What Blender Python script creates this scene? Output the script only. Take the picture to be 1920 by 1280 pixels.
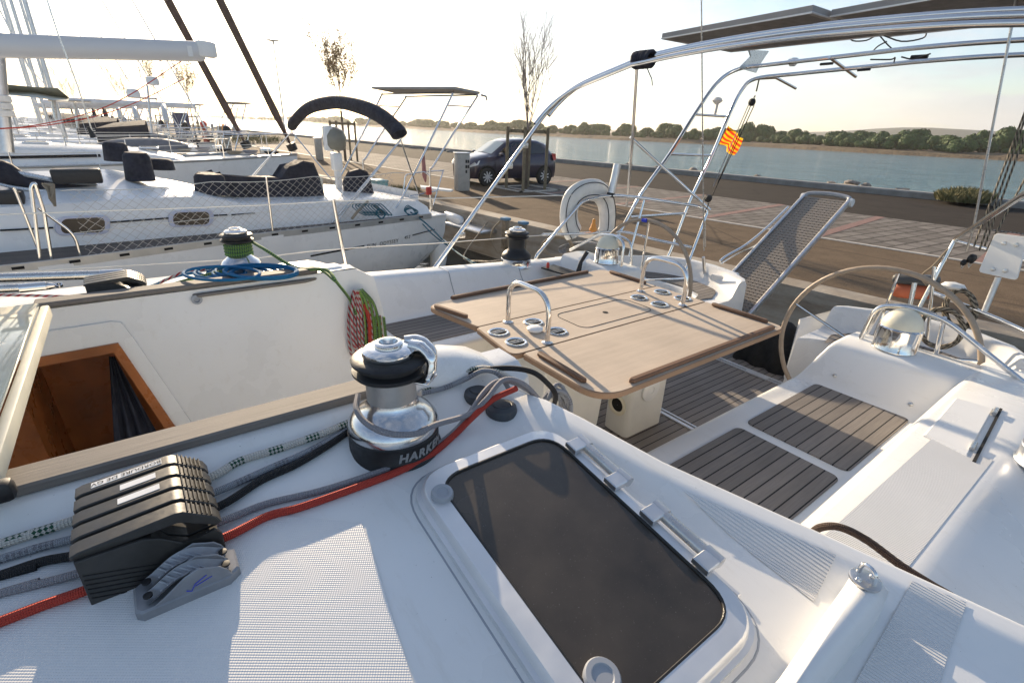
import bpy, bmesh, math, random
from mathutils import Vector, Matrix
rad = math.radians
S = bpy.context.scene
for o in list(bpy.data.objects): bpy.data.objects.remove(o)
# ---------------------------------------------------------------- camera
# world: X aft along the yacht, Y to starboard (towards the neighbour), Z up from the water, metres
CAM = Vector((0, 0, 2.7)); FPX = 925.0
def _n(v): return v.normalized()
_a = Vector((1338, -348, FPX)); _b = Vector((-760, -428, FPX))
_up = _a.cross(_b)
if _up.y > 0: _up = -_up
_up = _n(_up); _aft = _n(_a); _stb = _n(_up.cross(_aft))
def ray(x, y):
    c = Vector((x-960, y-640, FPX)); return Vector((_aft.dot(c), _stb.dot(c), _up.dot(c)))
def Z(x, y, z): d = ray(x, y); return CAM + d*((z-CAM.z)/d.z)          # photo pixel seen on a level plane
def Y(x, y, Yc): d = ray(x, y); return CAM + d*(Yc/d.y)                # ... on a fore-and-aft plane
def X(x, y, Xc): d = ray(x, y); return CAM + d*(Xc/d.x)                # ... on an athwartship plane
def PL(x, y, p, n):
    d = ray(x, y); n = Vector(n); return CAM + d*((Vector(p)-CAM).dot(n)/d.dot(n))
cd = bpy.data.cameras.new('camera'); cam = bpy.data.objects.new('camera', cd); S.collection.objects.link(cam)
cd.sensor_width = 36; cd.lens = FPX/1920*36; cd.clip_start = .02; cd.clip_end = 6000
_r = Vector((_aft.x, _stb.x, _up.x)); _d = Vector((_aft.y, _stb.y, _up.y)); _f = Vector((_aft.z, _stb.z, _up.z))
M = Matrix((( _r.x, -_d.x, -_f.x, CAM.x), (_r.y, -_d.y, -_f.y, CAM.y), (_r.z, -_d.z, -_f.z, CAM.z), (0, 0, 0, 1)))
cam.matrix_world = M; S.camera = cam
S.render.resolution_x = 1024; S.render.resolution_y = 682
# ---------------------------------------------------------------- light
SUN_AZ, SUN_EL = 77.5, 16.5
sv = Vector((math.cos(rad(SUN_AZ))*math.cos(rad(SUN_EL)), math.sin(rad(SUN_AZ))*math.cos(rad(SUN_EL)), math.sin(rad(SUN_EL))))
sl = bpy.data.lights.new('sun', 'SUN'); sun = bpy.data.objects.new('sun', sl); S.collection.objects.link(sun)
sl.energy = 4.8; sl.angle = rad(.5); sl.color = (1, .80, .56)
sun.rotation_euler = (-sv).to_track_quat('-Z', 'Y').to_euler()
W = bpy.data.worlds.new('World'); S.world = W; W.use_nodes = True
nt = W.node_tree; nt.nodes.clear()
def nn(t, **k):
    n = nt.nodes.new(t)
    for a, b in k.items(): setattr(n, a, b)
    return n
sky = nn('ShaderNodeTexSky', sky_type='NISHITA'); sky.sun_disc = False
sky.sun_elevation = rad(SUN_EL); sky.sun_rotation = rad(90-SUN_AZ); sky.air_density = 1.0; sky.dust_density = .75; sky.ozone_density = 2.4
bg = nn('ShaderNodeBackground'); out = nn('ShaderNodeOutputWorld'); bg.inputs[1].default_value = .10
# thin haze of high cloud and a bank of cumulus low over the land
tc = nn('ShaderNodeTexCoord'); sep = nn('ShaderNodeSeparateXYZ'); nt.links.new(tc.outputs['Generated'], sep.inputs[0])
mp = nn('ShaderNodeMapping'); mp.inputs['Scale'].default_value = (1.2, 1.2, 7); nt.links.new(tc.outputs['Generated'], mp.inputs[0])
nz = nn('ShaderNodeTexNoise'); nz.inputs['Scale'].default_value = 4.5; nz.inputs['Detail'].default_value = 8; nt.links.new(mp.outputs[0], nz.inputs[0])
el = nn('ShaderNodeMath', operation='SUBTRACT'); nt.links.new(nz.outputs[0], el.inputs[0])
e2 = nn('ShaderNodeMath', operation='MULTIPLY'); nt.links.new(sep.outputs[2], e2.inputs[0]); e2.inputs[1].default_value = 1.9
nt.links.new(e2.outputs[0], el.inputs[1])
rp = nn('ShaderNodeValToRGB'); rp.color_ramp.elements[0].position = .24; rp.color_ramp.elements[1].position = .38
rp.color_ramp.elements[0].color = (0, 0, 0, 1); rp.color_ramp.elements[1].color = (.92, .92, .92, 1)
nt.links.new(el.outputs[0], rp.inputs[0])
mx = nn('ShaderNodeMixRGB'); mx.inputs[2].default_value = (3.5, 3.75, 4.15, 1)
dt = nn('ShaderNodeVectorMath', operation='DOT_PRODUCT'); nt.links.new(tc.outputs['Generated'], dt.inputs[0]); dt.inputs[1].default_value = tuple(sv)
mr_ = nn('ShaderNodeMapRange', interpolation_type='SMOOTHSTEP'); nt.links.new(dt.outputs['Value'], mr_.inputs[0]); mr_.inputs[1].default_value = .80; mr_.inputs[2].default_value = .30; mr_.inputs[3].default_value = 0; mr_.inputs[4].default_value = 1
mm_ = nn('ShaderNodeMath', operation='MULTIPLY'); nt.links.new(rp.outputs[0], mm_.inputs[0]); nt.links.new(mr_.outputs[0], mm_.inputs[1]); nt.links.new(mm_.outputs[0], mx.inputs[0]); nt.links.new(sky.outputs[0], mx.inputs[1])
mp2 = nn('ShaderNodeMapping'); mp2.inputs['Scale'].default_value = (1, 2.2, 5); mp2.inputs['Rotation'].default_value = (0, .1, .5); nt.links.new(tc.outputs['Generated'], mp2.inputs[0])
nz2 = nn('ShaderNodeTexNoise'); nz2.inputs['Scale'].default_value = 2.6; nz2.inputs['Detail'].default_value = 9; nz2.inputs['Roughness'].default_value = .62; nt.links.new(mp2.outputs[0], nz2.inputs[0])
rp2 = nn('ShaderNodeValToRGB'); rp2.color_ramp.elements[0].position = .46; rp2.color_ramp.elements[1].position = .72; rp2.color_ramp.elements[0].color = (0, 0, 0, 1); rp2.color_ramp.elements[1].color = (.5, .5, .5, 1); nt.links.new(nz2.outputs[0], rp2.inputs[0])
mx2 = nn('ShaderNodeMixRGB'); mx2.inputs[2].default_value = (5.6, 5.6, 5.7, 1); nt.links.new(rp2.outputs[0], mx2.inputs[0]); nt.links.new(mx.outputs[0], mx2.inputs[1]); nt.links.new(mx2.outputs[0], bg.inputs[0]); nt.links.new(bg.outputs[0], out.inputs[0])
S.view_settings.view_transform = 'Standard'; S.view_settings.look = 'None'; S.view_settings.gamma = 1
S.view_settings.exposure = 0.98
S.render.engine = 'CYCLES'
try: S.cycles.max_bounces = 6; S.cycles.use_denoising = True
except Exception: pass
# ---------------------------------------------------------------- mesh helpers
C = S.collection
class MB:
    def __init__(s): s.v = []; s.f = []; s.uv = []; s.m = []
    def add(s, vs, fs, uvs=None):
        o = len(s.v); s.v += [Vector(p) for p in vs]
        for i, f in enumerate(fs):
            s.f.append([o+k for k in f]); s.uv.append(uvs[i] if uvs else None)
        return s
    def box(s, c, d, R=None, bev=0, seg=2):
        bm = bmesh.new(); bmesh.ops.create_cube(bm, size=1)
        for v in bm.verts: v.co = Vector((v.co.x*d[0], v.co.y*d[1], v.co.z*d[2]))
        if bev: bmesh.ops.bevel(bm, geom=bm.edges[:], offset=bev, segments=seg, affect='EDGES', profile=.5)
        return s.bm(bm, c, R)
    def bm(s, bm, c=(0,0,0), R=None):
        bm.verts.index_update(); c = Vector(c)
        vs = [(R @ v.co if R else v.co.copy()) + c for v in bm.verts]
        s.add(vs, [[v.index for v in f.verts] for f in bm.faces]); bm.free(); return s
    def tube(s, pts, r, n=10, closed=False, caps=True):
        pts = [Vector(p) for p in pts]; N = len(pts)
        rr = r if isinstance(r, (list, tuple)) else [r]*N
        T = []
        for i in range(N):
            a = pts[(i-1) % N] if (closed or i > 0) else pts[i]; b = pts[(i+1) % N] if (closed or i < N-1) else pts[i]
            t = b-a; T.append(t.normalized() if t.length > 1e-9 else Vector((0,0,1)))
        u = T[0].orthogonal().normalized(); L = 0; rings = []; Ls = []
        for i in range(N):
            u = (u - T[i]*u.dot(T[i])); u = u.normalized() if u.length > 1e-6 else T[i].orthogonal().normalized()
            w = T[i].cross(u)
            rings.append([pts[i]+(u*math.cos(2*math.pi*k/n)+w*math.sin(2*math.pi*k/n))*rr[i] for k in range(n)])
            if i: L += (pts[i]-pts[i-1]).length
            Ls.append(L)
        vs = [p for q in rings for p in q]; fs = []; us = []
        M_ = N if closed else N-1
        for i in range(M_):
            j = (i+1) % N; l0 = Ls[i]; l1 = Ls[j] if j else L+(pts[0]-pts[-1]).length
            for k in range(n):
                k2 = (k+1) % n
                fs.append((i*n+k, i*n+k2, j*n+k2, j*n+k)); us.append([(k/n, l0), ((k+1)/n, l0), ((k+1)/n, l1), (k/n, l1)])
        if caps and not closed:
            fs += [tuple(reversed(range(n))), tuple((N-1)*n+k for k in range(n))]; us += [[(0, 0)]*n, [(0, L)]*n]
        return s.add(vs, fs, us)
    def lathe(s, prof, c, axis=(0,0,1), n=32, caps=True):
        ax = Vector(axis).normalized(); u = ax.orthogonal().normalized(); w = ax.cross(u); c = Vector(c)
        vs = []
        for r, h in prof:
            for k in range(n):
                a = 2*math.pi*k/n; vs.append(c+ax*h+(u*math.cos(a)+w*math.sin(a))*max(r, 1e-4))
        fs = [(i*n+k, i*n+(k+1) % n, (i+1)*n+(k+1) % n, (i+1)*n+k) for i in range(len(prof)-1) for k in range(n)]
        if caps: fs += [tuple(reversed(range(n))), tuple((len(prof)-1)*n+k for k in range(n))]
        return s.add(vs, fs)
    def prism(s, poly, ext, bev=0):
        """poly: 3-D points of a flat outline, extruded by vector ext"""
        ext = Vector(ext); poly = [Vector(p) for p in poly]; n = len(poly)
        nrm = Vector((0,0,0))
        for i in range(n): nrm += poly[i].cross(poly[(i+1) % n])
        if nrm.dot(ext) > 0: poly.reverse()
        if bev:
            cen = sum(poly, Vector())/n; e = ext.normalized()
            def inset(d):
                o = []
                for i in range(n):
                    a, b, c = poly[i-1], poly[i], poly[(i+1) % n]
                    d1 = (b-a).normalized(); d2 = (c-b).normalized(); n1 = d1.cross(e); n2 = d2.cross(e)
                    m = (n1+n2); m = m.normalized() if m.length > 1e-6 else n1
                    k = max(.5, m.dot(n1)); q = b-m*(d/k)
                    if (q-cen).length > (b-cen).length: q = b+m*(d/k)
                    o.append(q)
                return o
            r0 = inset(bev); rings = [r0, [p+e*bev for p in poly], [p+ext-e*bev for p in poly], [p+ext for p in r0]]
        else: rings = [poly, [p+ext for p in poly]]
        vs = [p for q in rings for p in q]; fs = [tuple(range(n)), tuple((len(rings)-1)*n+k for k in reversed(range(n)))]
        for i in range(len(rings)-1):
            for k in range(n):
                k2 = (k+1) % n; fs.append((i*n+k, (i+1)*n+k, (i+1)*n+k2, i*n+k2))
        return s.add(vs, fs)
    def grid(s, rows):
        m = len(rows[0]); vs = [p for r in rows for p in r]
        return s.add(vs, [(i*m+j, i*m+j+1, (i+1)*m+j+1, (i+1)*m+j) for i in range(len(rows)-1) for j in range(m-1)])
def spl(pts, k=6, closed=False):
    P = [Vector(p) for p in pts]; N = len(P); o = []
    for i in range(N if closed else N-1):
        p0 = P[(i-1) % N] if (closed or i) else P[0]*2-P[1]; p1 = P[i]; p2 = P[(i+1) % N]
        p3 = P[(i+2) % N] if (closed or i+2 < N) else P[-1]*2-P[-2]
        for j in range(k):
            t = j/k; o.append(.5*((2*p1)+(p2-p0)*t+(2*p0-5*p1+4*p2-p3)*t*t+(3*p1-p0-3*p2+p3)*t**3))
    if not closed: o.append(P[-1])
    return o
def bendy(pts, rads, k=7):
    """polyline with rounded corners"""
    P = [Vector(p) for p in pts]; o = [P[0]]
    for i in range(1, len(P)-1):
        r = rads[i-1] if isinstance(rads, (list, tuple)) else rads
        a = (P[i-1]-P[i]); b = (P[i+1]-P[i]); r = min(r, a.length*.49, b.length*.49)
        A = P[i]+a.normalized()*r; B = P[i]+b.normalized()*r
        for j in range(k+1):
            t = j/k; o.append(A*(1-t)**2+P[i]*2*t*(1-t)+B*t*t)
    o.append(P[-1]); return o
def rrect(cx, cy, w, h, r, k=5, z=0):
    o = []
    for sx, sy, a0 in ((1, 1, 0), (-1, 1, 90), (-1, -1, 180), (1, -1, 270)):
        for j in range(k+1):
            a = rad(a0+90*j/k); o.append(Vector((cx+sx*(w/2-r)+r*math.cos(a), cy+sy*(h/2-r)+r*math.sin(a), z)))
    return o
def thing(name, label, cat, loc=(0,0,0), group=None, kind=None, rotz=0):
    o = bpy.data.objects.new(name, None); C.objects.link(o); o.location = loc; o.rotation_euler = (0, 0, rotz); o.empty_display_size = .2
    tag(o, label, cat, group, kind); return o
def tag(o, label=None, cat=None, group=None, kind=None):
    if label: o['label'] = label
    if cat: o['category'] = cat
    if group: o['group'] = group
    if kind: o['kind'] = kind
    return o
def base(o):
    p = Vector((0,0,0))
    while o: p = p+o.location; o = o.parent
    return p
def part(name, mb, mat, parent=None, label=None, smooth=40, loc=None):
    """one mesh object; coordinates are in the world unless the parent is a rotated local thing"""
    b = base(parent) if parent and not parent.get('_local') else Vector((0,0,0))
    if parent is None and loc is not None: b = Vector(loc)
    me = bpy.data.meshes.new(name); me.from_pydata([tuple(v-b) for v in mb.v], [], mb.f); me.validate(verbose=False)
    if any(mb.uv):
        ul = me.uv_layers.new(name='UVMap')
        for p in me.polygons:
            u = mb.uv[p.index] if p.index < len(mb.uv) else None
            if u and len(u) == len(p.loop_indices):
                for li, q in zip(p.loop_indices, u): ul.data[li].uv = q
    o = bpy.data.objects.new(name, me); C.objects.link(o)
    if parent:
        o.parent = parent
        if parent.get('_local'): o['_local'] = 1
    elif loc is not None: o.location = loc
    if mat: me.materials.append(mat)
    if smooth:
        me.polygons.foreach_set('use_smooth', [True]*len(me.polygons))
        me.set_sharp_from_angle(angle=rad(smooth))
    if label: o['label'] = label
    return o
def struct(name, mb, mat, smooth=40):
    o = part(name, mb, mat, smooth=smooth); o['kind'] = 'structure'; return o
def dup(root, loc, label, rotz=None, scale=None):
    r = root.copy(); C.objects.link(r); r.location = loc
    if rotz is not None: r.rotation_euler = (0, 0, rotz)
    if scale is not None: r.scale = scale
    if label: r['label'] = label
    for ch in list(root.children):
        c = ch.copy(); C.objects.link(c); c.parent = r
        for g in list(ch.children):
            d = g.copy(); C.objects.link(d); d.parent = c
    return r
# ---------------------------------------------------------------- materials
class N:
    def __init__(s, name, col=(.8,.8,.8), rough=.5, metal=0, spec=None):
        m = bpy.data.materials.new(name); m.use_nodes = True; s.m = m; s.t = m.node_tree; s.b = s.t.nodes['Principled BSDF']
        s.b.inputs['Base Color'].default_value = (*col, 1); s.b.inputs['Roughness'].default_value = rough; s.b.inputs['Metallic'].default_value = metal
        if spec is not None: s.b.inputs['Specular IOR Level'].default_value = spec
    def n(s, t, **k):
        n = s.t.nodes.new(t)
        for a, b in k.items():
            if a.startswith('i_'): n.inputs[a[2:].replace('_', ' ')].default_value = b
            else: setattr(n, a, b)
        return n
    def l(s, a, b): s.t.links.new(a, b)
    def co(s, kind='Object', scale=(1,1,1), rot=(0,0,0)):
        c = s.n('ShaderNodeTexCoord'); m = s.n('ShaderNodeMapping'); m.inputs['Scale'].default_value = scale; m.inputs['Rotation'].default_value = rot
        s.l(c.outputs[kind], m.inputs[0]); return m.outputs[0]
    def noise(s, co, scale, detail=4, rough=.55):
        n = s.n('ShaderNodeTexNoise'); n.inputs['Scale'].default_value = scale; n.inputs['Detail'].default_value = detail; n.inputs['Roughness'].default_value = rough
        s.l(co, n.inputs['Vector']); return n.outputs[0]
    def ramp(s, f, stops):
        r = s.n('ShaderNodeValToRGB'); e = r.color_ramp.elements
        while len(e) < len(stops): e.new(.5)
        for q, (p, c) in zip(e, stops): q.position = p; q.color = (*c, 1) if len(c) == 3 else c
        s.l(f, r.inputs[0]); return r.outputs[0]
    def math(s, op, a, b=None):
        m = s.n('ShaderNodeMath', operation=op)
        for i, q in enumerate((a, b)):
            if q is None: continue
            if isinstance(q, (int, float)): m.inputs[i].default_value = q
            else: s.l(q, m.inputs[i])
        return m.outputs[0]
    def mix(s, f, a, b, mode='MIX'):
        m = s.n('ShaderNodeMixRGB', blend_type=mode)
        for i, q in enumerate((f, a, b)):
            if isinstance(q, (int, float)): m.inputs[i].default_value = q
            elif isinstance(q, tuple): m.inputs[i].default_value = (*q, 1) if len(q) == 3 else q
            else: s.l(q, m.inputs[i])
        return m.outputs[0]
    def bump(s, h, st=.3, dist=.01):
        b = s.n('ShaderNodeBump'); b.inputs['Strength'].default_value = st; b.inputs['Distance'].default_value = dist
        s.l(h, b.inputs['Height']); s.l(b.outputs[0], s.b.inputs['Normal']); return b
    def col(s, c): s.l(c, s.b.inputs['Base Color'])
    def rg(s, c): s.l(c, s.b.inputs['Roughness'])
def simple(name, col, rough=.5, metal=0, var=.12, sc=6, bump=0, bsc=60, coat=0):
    q = N(name, col, rough, metal); co = q.co()
    n1 = q.noise(co, sc, 5)
    lo = tuple(c*(1-var) for c in col); hi = tuple(min(1, c*(1+var)) for c in col)
    q.col(q.ramp(n1, [(.3, lo), (.7, hi)]))
    n2 = q.noise(co, sc*3, 4); q.rg(q.ramp(n2, [(.3, (max(.02, rough*.8),)*3), (.75, (min(1, rough*1.25),)*3)]))
    if bump: q.bump(q.noise(co, bsc, 4), bump, .004)
    if coat: q.b.inputs['Coat Weight'].default_value = coat
    return q.m
MAT = {}
q = N('gelcoat', (.78, .78, .765), .28); co = q.co(); n1 = q.noise(co, 2.2, 6); n2 = q.noise(co, 38, 5)
c = q.ramp(n1, [(.3, (.74, .735, .71)), (.65, (.80, .80, .785))]); c = q.mix(q.ramp(n2, [(.68, (0,0,0)), (.8, (.35,.35,.35))]), c, (.55, .53, .47)); sk_ = q.noise(q.co(scale=(1, 1, 1)), 210, 2); c = q.mix(q.ramp(sk_, [(.765, (0,0,0)), (.79, (.8,.8,.8))]), c, (.12, .10, .08)); st_ = q.noise(q.co(scale=(6, 1.2, 3)), 5, 6, .7); c = q.mix(q.ramp(st_, [(.56, (0,0,0)), (.78, (.26,.26,.26))]), c, (.52, .48, .40)); q.col(c)
q.rg(q.ramp(n1, [(.3, (.22,)*3), (.7, (.38,)*3)])); q.bump(q.noise(co, 7, 2), .05, .01); MAT['gel'] = q.m
def nonskid(name, per, kind='dot', col=(.76, .76, .75)):
    q = N(name, col, .42); c0 = q.n('ShaderNodeTexCoord'); sp = q.n('ShaderNodeSeparateXYZ'); q.l(c0.outputs['Object'], sp.inputs[0])
    k = 2*math.pi/per
    a = q.math('SINE', q.math('MULTIPLY', q.math('ADD', sp.outputs[0], q.math('MULTIPLY', sp.outputs[1], .22)), k))
    if kind == 'dot':
        b = q.math('SINE', q.math('MULTIPLY', q.math('SUBTRACT', sp.outputs[1], q.math('MULTIPLY', sp.outputs[0], .22)), k)); h = q.math('MULTIPLY', a, b)
    else: h = a
    q.bump(h, .5 if kind == 'dot' else .8, per*.11 if kind == 'dot' else per*.18)
    co = q.co(); q.col(q.ramp(q.noise(co, 3, 6), [(.3, tuple(x*.93 for x in col)), (.7, col)])); return q.m
MAT['nonskid'] = nonskid('nonskid_diamond', .0050); MAT['ribbed'] = nonskid('nonskid_ribbed', .0068, 'rib')
def teak(name, per, base_, dark, caulk, axis=1, off=0, contrast=1):
    q = N(name, base_, .75); c0 = q.n('ShaderNodeTexCoord'); sp = q.n('ShaderNodeSeparateXYZ'); q.l(c0.outputs['Object'], sp.inputs[0])
    v = q.math('ADD', q.math('DIVIDE', sp.outputs[axis], per), off+100)
    fr = q.math('FRACT', v); fl = q.math('FLOOR', v)
    seam = q.math('LESS_THAN', q.math('ABSOLUTE', q.math('SUBTRACT', fr, .5)), .5-.055)
    wn = q.n('ShaderNodeTexWhiteNoise', noise_dimensions='1D'); q.l(fl, wn.inputs['W'])
    sc = [3, 3, 3]; sc[axis] = 90; sc[2] = 60
    g = q.noise(q.co(scale=tuple(sc)), 2.2, 6, .65); g2 = q.noise(q.co(), 3.5, 4)
    c = q.ramp(g, [(.32, dark), (.68, base_)])
    if not caulk:
        s3 = [1.3, 1.3, 1.3]; s3[axis] = 30; g3 = q.noise(q.co(scale=tuple(s3)), 1.0, 5, .7); c = q.mix(.45, c, q.ramp(g3, [(.35, dark), (.62, base_)]))
    c = q.mix(.5*contrast, c, q.mix(wn.outputs[0], tuple(x*.6 for x in base_), tuple(min(1, x*1.35) for x in base_)))
    c = q.mix(.25, c, q.ramp(g2, [(.35, tuple(x*.6 for x in base_)), (.7, tuple(x*1.25 for x in base_))]))
    if caulk: c = q.mix(q.math('SUBTRACT', 1, seam), c, (.012, .012, .013)); h = q.math('MULTIPLY', seam, .6); q.bump(q.math('ADD', h, q.math('MULTIPLY', g, .4)), .5, .004)
    else: q.bump(g, .35, .002)
    q.col(c); return q.m
MAT['teak'] = teak('weathered_teak_deck', .05, (.27, .245, .225), (.13, .115, .105), True)
MAT['teakseat'] = teak('weathered_teak_seat', .0455, (.235, .212, .192), (.10, .09, .083), True, off=.0)
MAT['teakrail'] = teak('grey_teak_rail', .5, (.235, .21, .185), (.06, .052, .046), False)
MAT['table'] = teak('table_laminate', .9, (.60, .495, .385), (.46, .365, .275), False, contrast=.1)
MAT['fiddle'] = teak('brown_teak_fiddle', .5, (.19, .105, .062), (.085, .045, .028), False)
MAT['edge'] = teak('table_edge_teak', .5, (.36, .23, .14), (.22, .13, .08), False)
MAT['varnish'] = simple('varnished_mahogany', (.34, .115, .032), .3, var=.35, sc=5)
MAT['chrome'] = simple('polished_stainless', (.78, .77, .75), .11, 1, var=.05, sc=9)
MAT['steel'] = simple('brushed_stainless', (.62, .61, .59), .3, 1, var=.1, sc=20)
MAT['alu'] = simple('anodised_aluminium', (.62, .63, .64), .38, 1, var=.08, sc=14)
MAT['alufr'] = simple('hatch_frame_aluminium', (.70, .71, .72), .42, .55, var=.06, sc=10)
MAT['blackp'] = simple('black_plastic', (.014, .014, .015), .5, var=.3, sc=30, bump=.1)
MAT['clutch'] = simple('grey_composite', (.036, .034, .031), .42, var=.25, sc=30, bump=.08)
MAT['rubber'] = simple('dark_grey_cap', (.05, .056, .064), .55, var=.2, sc=20)
MAT['greypl'] = simple('grey_plastic', (.33, .35, .38), .4, var=.1)
MAT['whitepl'] = simple('white_plastic', (.78, .78, .76), .35, var=.04)
MAT['cream'] = simple('cream_plastic', (.72, .68, .54), .4, var=.1, sc=8)
MAT['canvas'] = simple('dark_navy_canvas', (.018, .019, .03), .85, var=.4, sc=8, bump=.5, bsc=25)
MAT['curtain'] = simple('navy_curtain', (.02, .024, .04), .9, var=.3)
MAT['black'] = simple('black_mat', (.008, .008, .008), .95)
MAT['dark'] = simple('dark_interior', (.02, .012, .008), .8)
MAT['whitefab'] = simple('white_vinyl', (.66, .66, .63), .5, var=.12, sc=10, bump=.15, bsc=12)
MAT['sail'] = simple('white_sail_cloth', (.7, .7, .7), .7, var=.1)
MAT['brownsail'] = simple('furled_brown_sail_cover', (.10, .058, .045), .85, var=.25, bump=.3, bsc=5)
MAT['red'] = simple('red_plastic', (.5, .04, .03), .5)
MAT['orange'] = simple('orange_fabric', (.42, .11, .05), .6)
MAT['yellow'] = simple('amber_light', (.75, .30, .05), .35)
MAT['panelunder'] = simple('solar_panel_underside', (.30, .285, .27), .6, var=.08)
MAT['solar'] = simple('solar_cells', (.012, .016, .035), .15)
MAT['hatchglass'] = simple('smoked_acrylic', (.022, .021, .022), .16, var=.3, sc=4)
q = N('dusty_smoked_acrylic', (.022, .02, .019), .16); co = q.co(); d1 = q.noise(co, 4, 5); d2 = q.noise(co, 300, 3)
q.col(q.mix(q.ramp(d2, [(.66, (0,0,0)), (.76, (.28,.28,.28))]), q.ramp(d1, [(.35, (.030,.026,.022)), (.7, (.078,.064,.050))]), (.3, .28, .25)))
q.rg(q.ramp(d1, [(.3, (.12,)*3), (.7, (.30,)*3)])); MAT['hatchglass'] = q.m
def rope(name, c1, c2=None, freq=95, fleck=None, kind='spiral'):
    q = N(name, c1, .75); uv = q.n('ShaderNodeTexCoord'); sp = q.n('ShaderNodeSeparateXYZ'); q.l(uv.outputs['UV'], sp.inputs[0])
    u, v = sp.outputs[0], sp.outputs[1]
    a = q.math('SINE', q.math('MULTIPLY', q.math('ADD', u, q.math('MULTIPLY', v, freq)), 2*math.pi*1))
    b = q.math('SINE', q.math('MULTIPLY', q.math('SUBTRACT', u, q.math('MULTIPLY', v, freq)), 2*math.pi*1))
    ua = q.math('MULTIPLY', u, 6)
    a2 = q.math('SINE', q.math('MULTIPLY', q.math('ADD', ua, q.math('MULTIPLY', v, freq*1.8)), 2*math.pi))
    b2 = q.math('SINE', q.math('MULTIPLY', q.math('SUBTRACT', ua, q.math('MULTIPLY', v, freq*1.8)), 2*math.pi))
    h = q.math('MULTIPLY', a2, b2); q.bump(h, .8, .0016)
    col = q.ramp(h, [(.2, tuple(x*.75 for x in c1)), (.8, c1)])
    if c2:
        if kind == 'spiral': m = q.math('GREATER_THAN', q.math('SINE', q.math('MULTIPLY', q.math('ADD', q.math('MULTIPLY', u, 2), q.math('MULTIPLY', v, freq*.35)), 2*math.pi)), .1)
        elif kind == 'fleck':
            a3 = q.math('SINE', q.math('MULTIPLY', q.math('ADD', q.math('MULTIPLY', u, 3), q.math('MULTIPLY', v, 70)), 2*math.pi)); b3 = q.math('SINE', q.math('MULTIPLY', q.math('SUBTRACT', q.math('MULTIPLY', u, 3), q.math('MULTIPLY', v, 70)), 2*math.pi))
            m = q.math('MULTIPLY', q.math('GREATER_THAN', q.math('MULTIPLY', a3, b3), .0), q.math('GREATER_THAN', q.math('SINE', q.math('MULTIPLY', v, 2*math.pi/.07)), .35))
        else: m = q.math('GREATER_THAN', q.math('MULTIPLY', a, b), .1)
        col = q.mix(m, col, c2)
    q.col(col); return q.m
MAT['r_red'] = rope('red_rope', (.62, .06, .035)); MAT['r_grey'] = rope('grey_rope', (.44, .42, .44), (.30, .29, .31), kind='braid')
MAT['r_grey2'] = rope('pale_grey_rope', (.40, .42, .46), (.2, .2, .22), kind='fleck')
MAT['r_black'] = rope('black_rope', (.02, .02, .022)); MAT['r_fleck'] = rope('white_green_fleck_rope', (.74, .71, .64), (.015, .08, .045), kind='fleck', freq=60)
MAT['r_green'] = rope('green_rope', (.32, .54, .11), (.05, .10, .06), kind='braid', freq=60); MAT['r_blue'] = rope('blue_rope', (.01, .22, .48))
MAT['r_rw'] = rope('red_white_rope', (.7, .66, .62), (.42, .03, .04), kind='spiral', freq=90)
MAT['r_bw'] = rope('beige_black_rope', (.50, .43, .32), (.06, .05, .04), kind='spiral', freq=80)
MAT['r_teal'] = rope('teal_rope', (.03, .17, .24)); MAT['r_tan'] = rope('tan_rope', (.40, .33, .24)); MAT['r_brown'] = rope('brown_braided_rope', (.055, .03, .022))
MAT['wire'] = simple('sheathed_lifeline', (.72, .69, .62), .4)
MAT['net'] = simple('netting_cord', (.55, .50, .44), .8)
MAT['wheel'] = simple('leather_wheel_cover', (.36, .28, .205), .55, var=.12, sc=25, bump=.25, bsc=90)
MAT['tape'] = simple('blue_tape', (.03, .05, .5), .5)
# ================================================================ SETTING
def Q(s, t, z=.9): return Vector((7.1-.0916*s+t, s, z))     # quay frame: s along the edge, t inland
GS = [-40, -12, 0, 4, 8, 12, 16, 20, 26, 34, 45, 60, 90, 140, 220, 400, 900, 1600]
def strip(t0, t1, z0, z1=None): return MB().grid([[Q(s, t0, z0), Q(s, t1, z0 if z1 is None else z1)] for s in GS])
q = N('harbour_water', (.010, .022, .026), .07); co = q.co()
w1 = q.noise(q.co(scale=(1, .7, 1)), 1.3, 5, .6); w2 = q.noise(q.co(scale=(1.0, .55, 1)), 4.5, 4, .6); w3 = q.noise(q.co(scale=(.25, .16, 1)), 1.0, 4, .6)
q.bump(q.math('ADD', q.math('MULTIPLY', w1, .7), q.math('ADD', q.math('MULTIPLY', w2, .25), w3)), .9, .6)
q.b.inputs['IOR'].default_value = 1.33
q.col(q.ramp(w3, [(.35, (.12, .25, .29)), (.7, (.20, .34, .38))])); WATER = q.m
q2 = N('basin_water', (.010, .022, .026), .05); q2.b.inputs['IOR'].default_value = 1.33
q2.bump(q2.noise(q2.co(), 2.2, 4), .25, .05); WATER2 = q2.m
g = MB(); g.add([(-1500, -900, 0), (3000, -900, 0), (3000, 3000, 0), (-1500, 3000, 0)], [(0, 1, 2, 3)]); 
sea = MB(); sea.grid([[Q(s, 18, 0), Vector((3000, s, 0))] for s in GS])
struct('channel_water', sea, WATER)
bas = MB(); bas.grid([[Vector((-1200, s, 0)), Q(s, .2, 0)] for s in GS]); struct('harbour_water', bas, WATER2)
q = N('quay_concrete', (.36, .31, .24), .85); co = q.co(); n1 = q.noise(co, .8, 6, .7); n2 = q.noise(q.co(scale=(1, 1, 6)), 1.3, 5)
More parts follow.
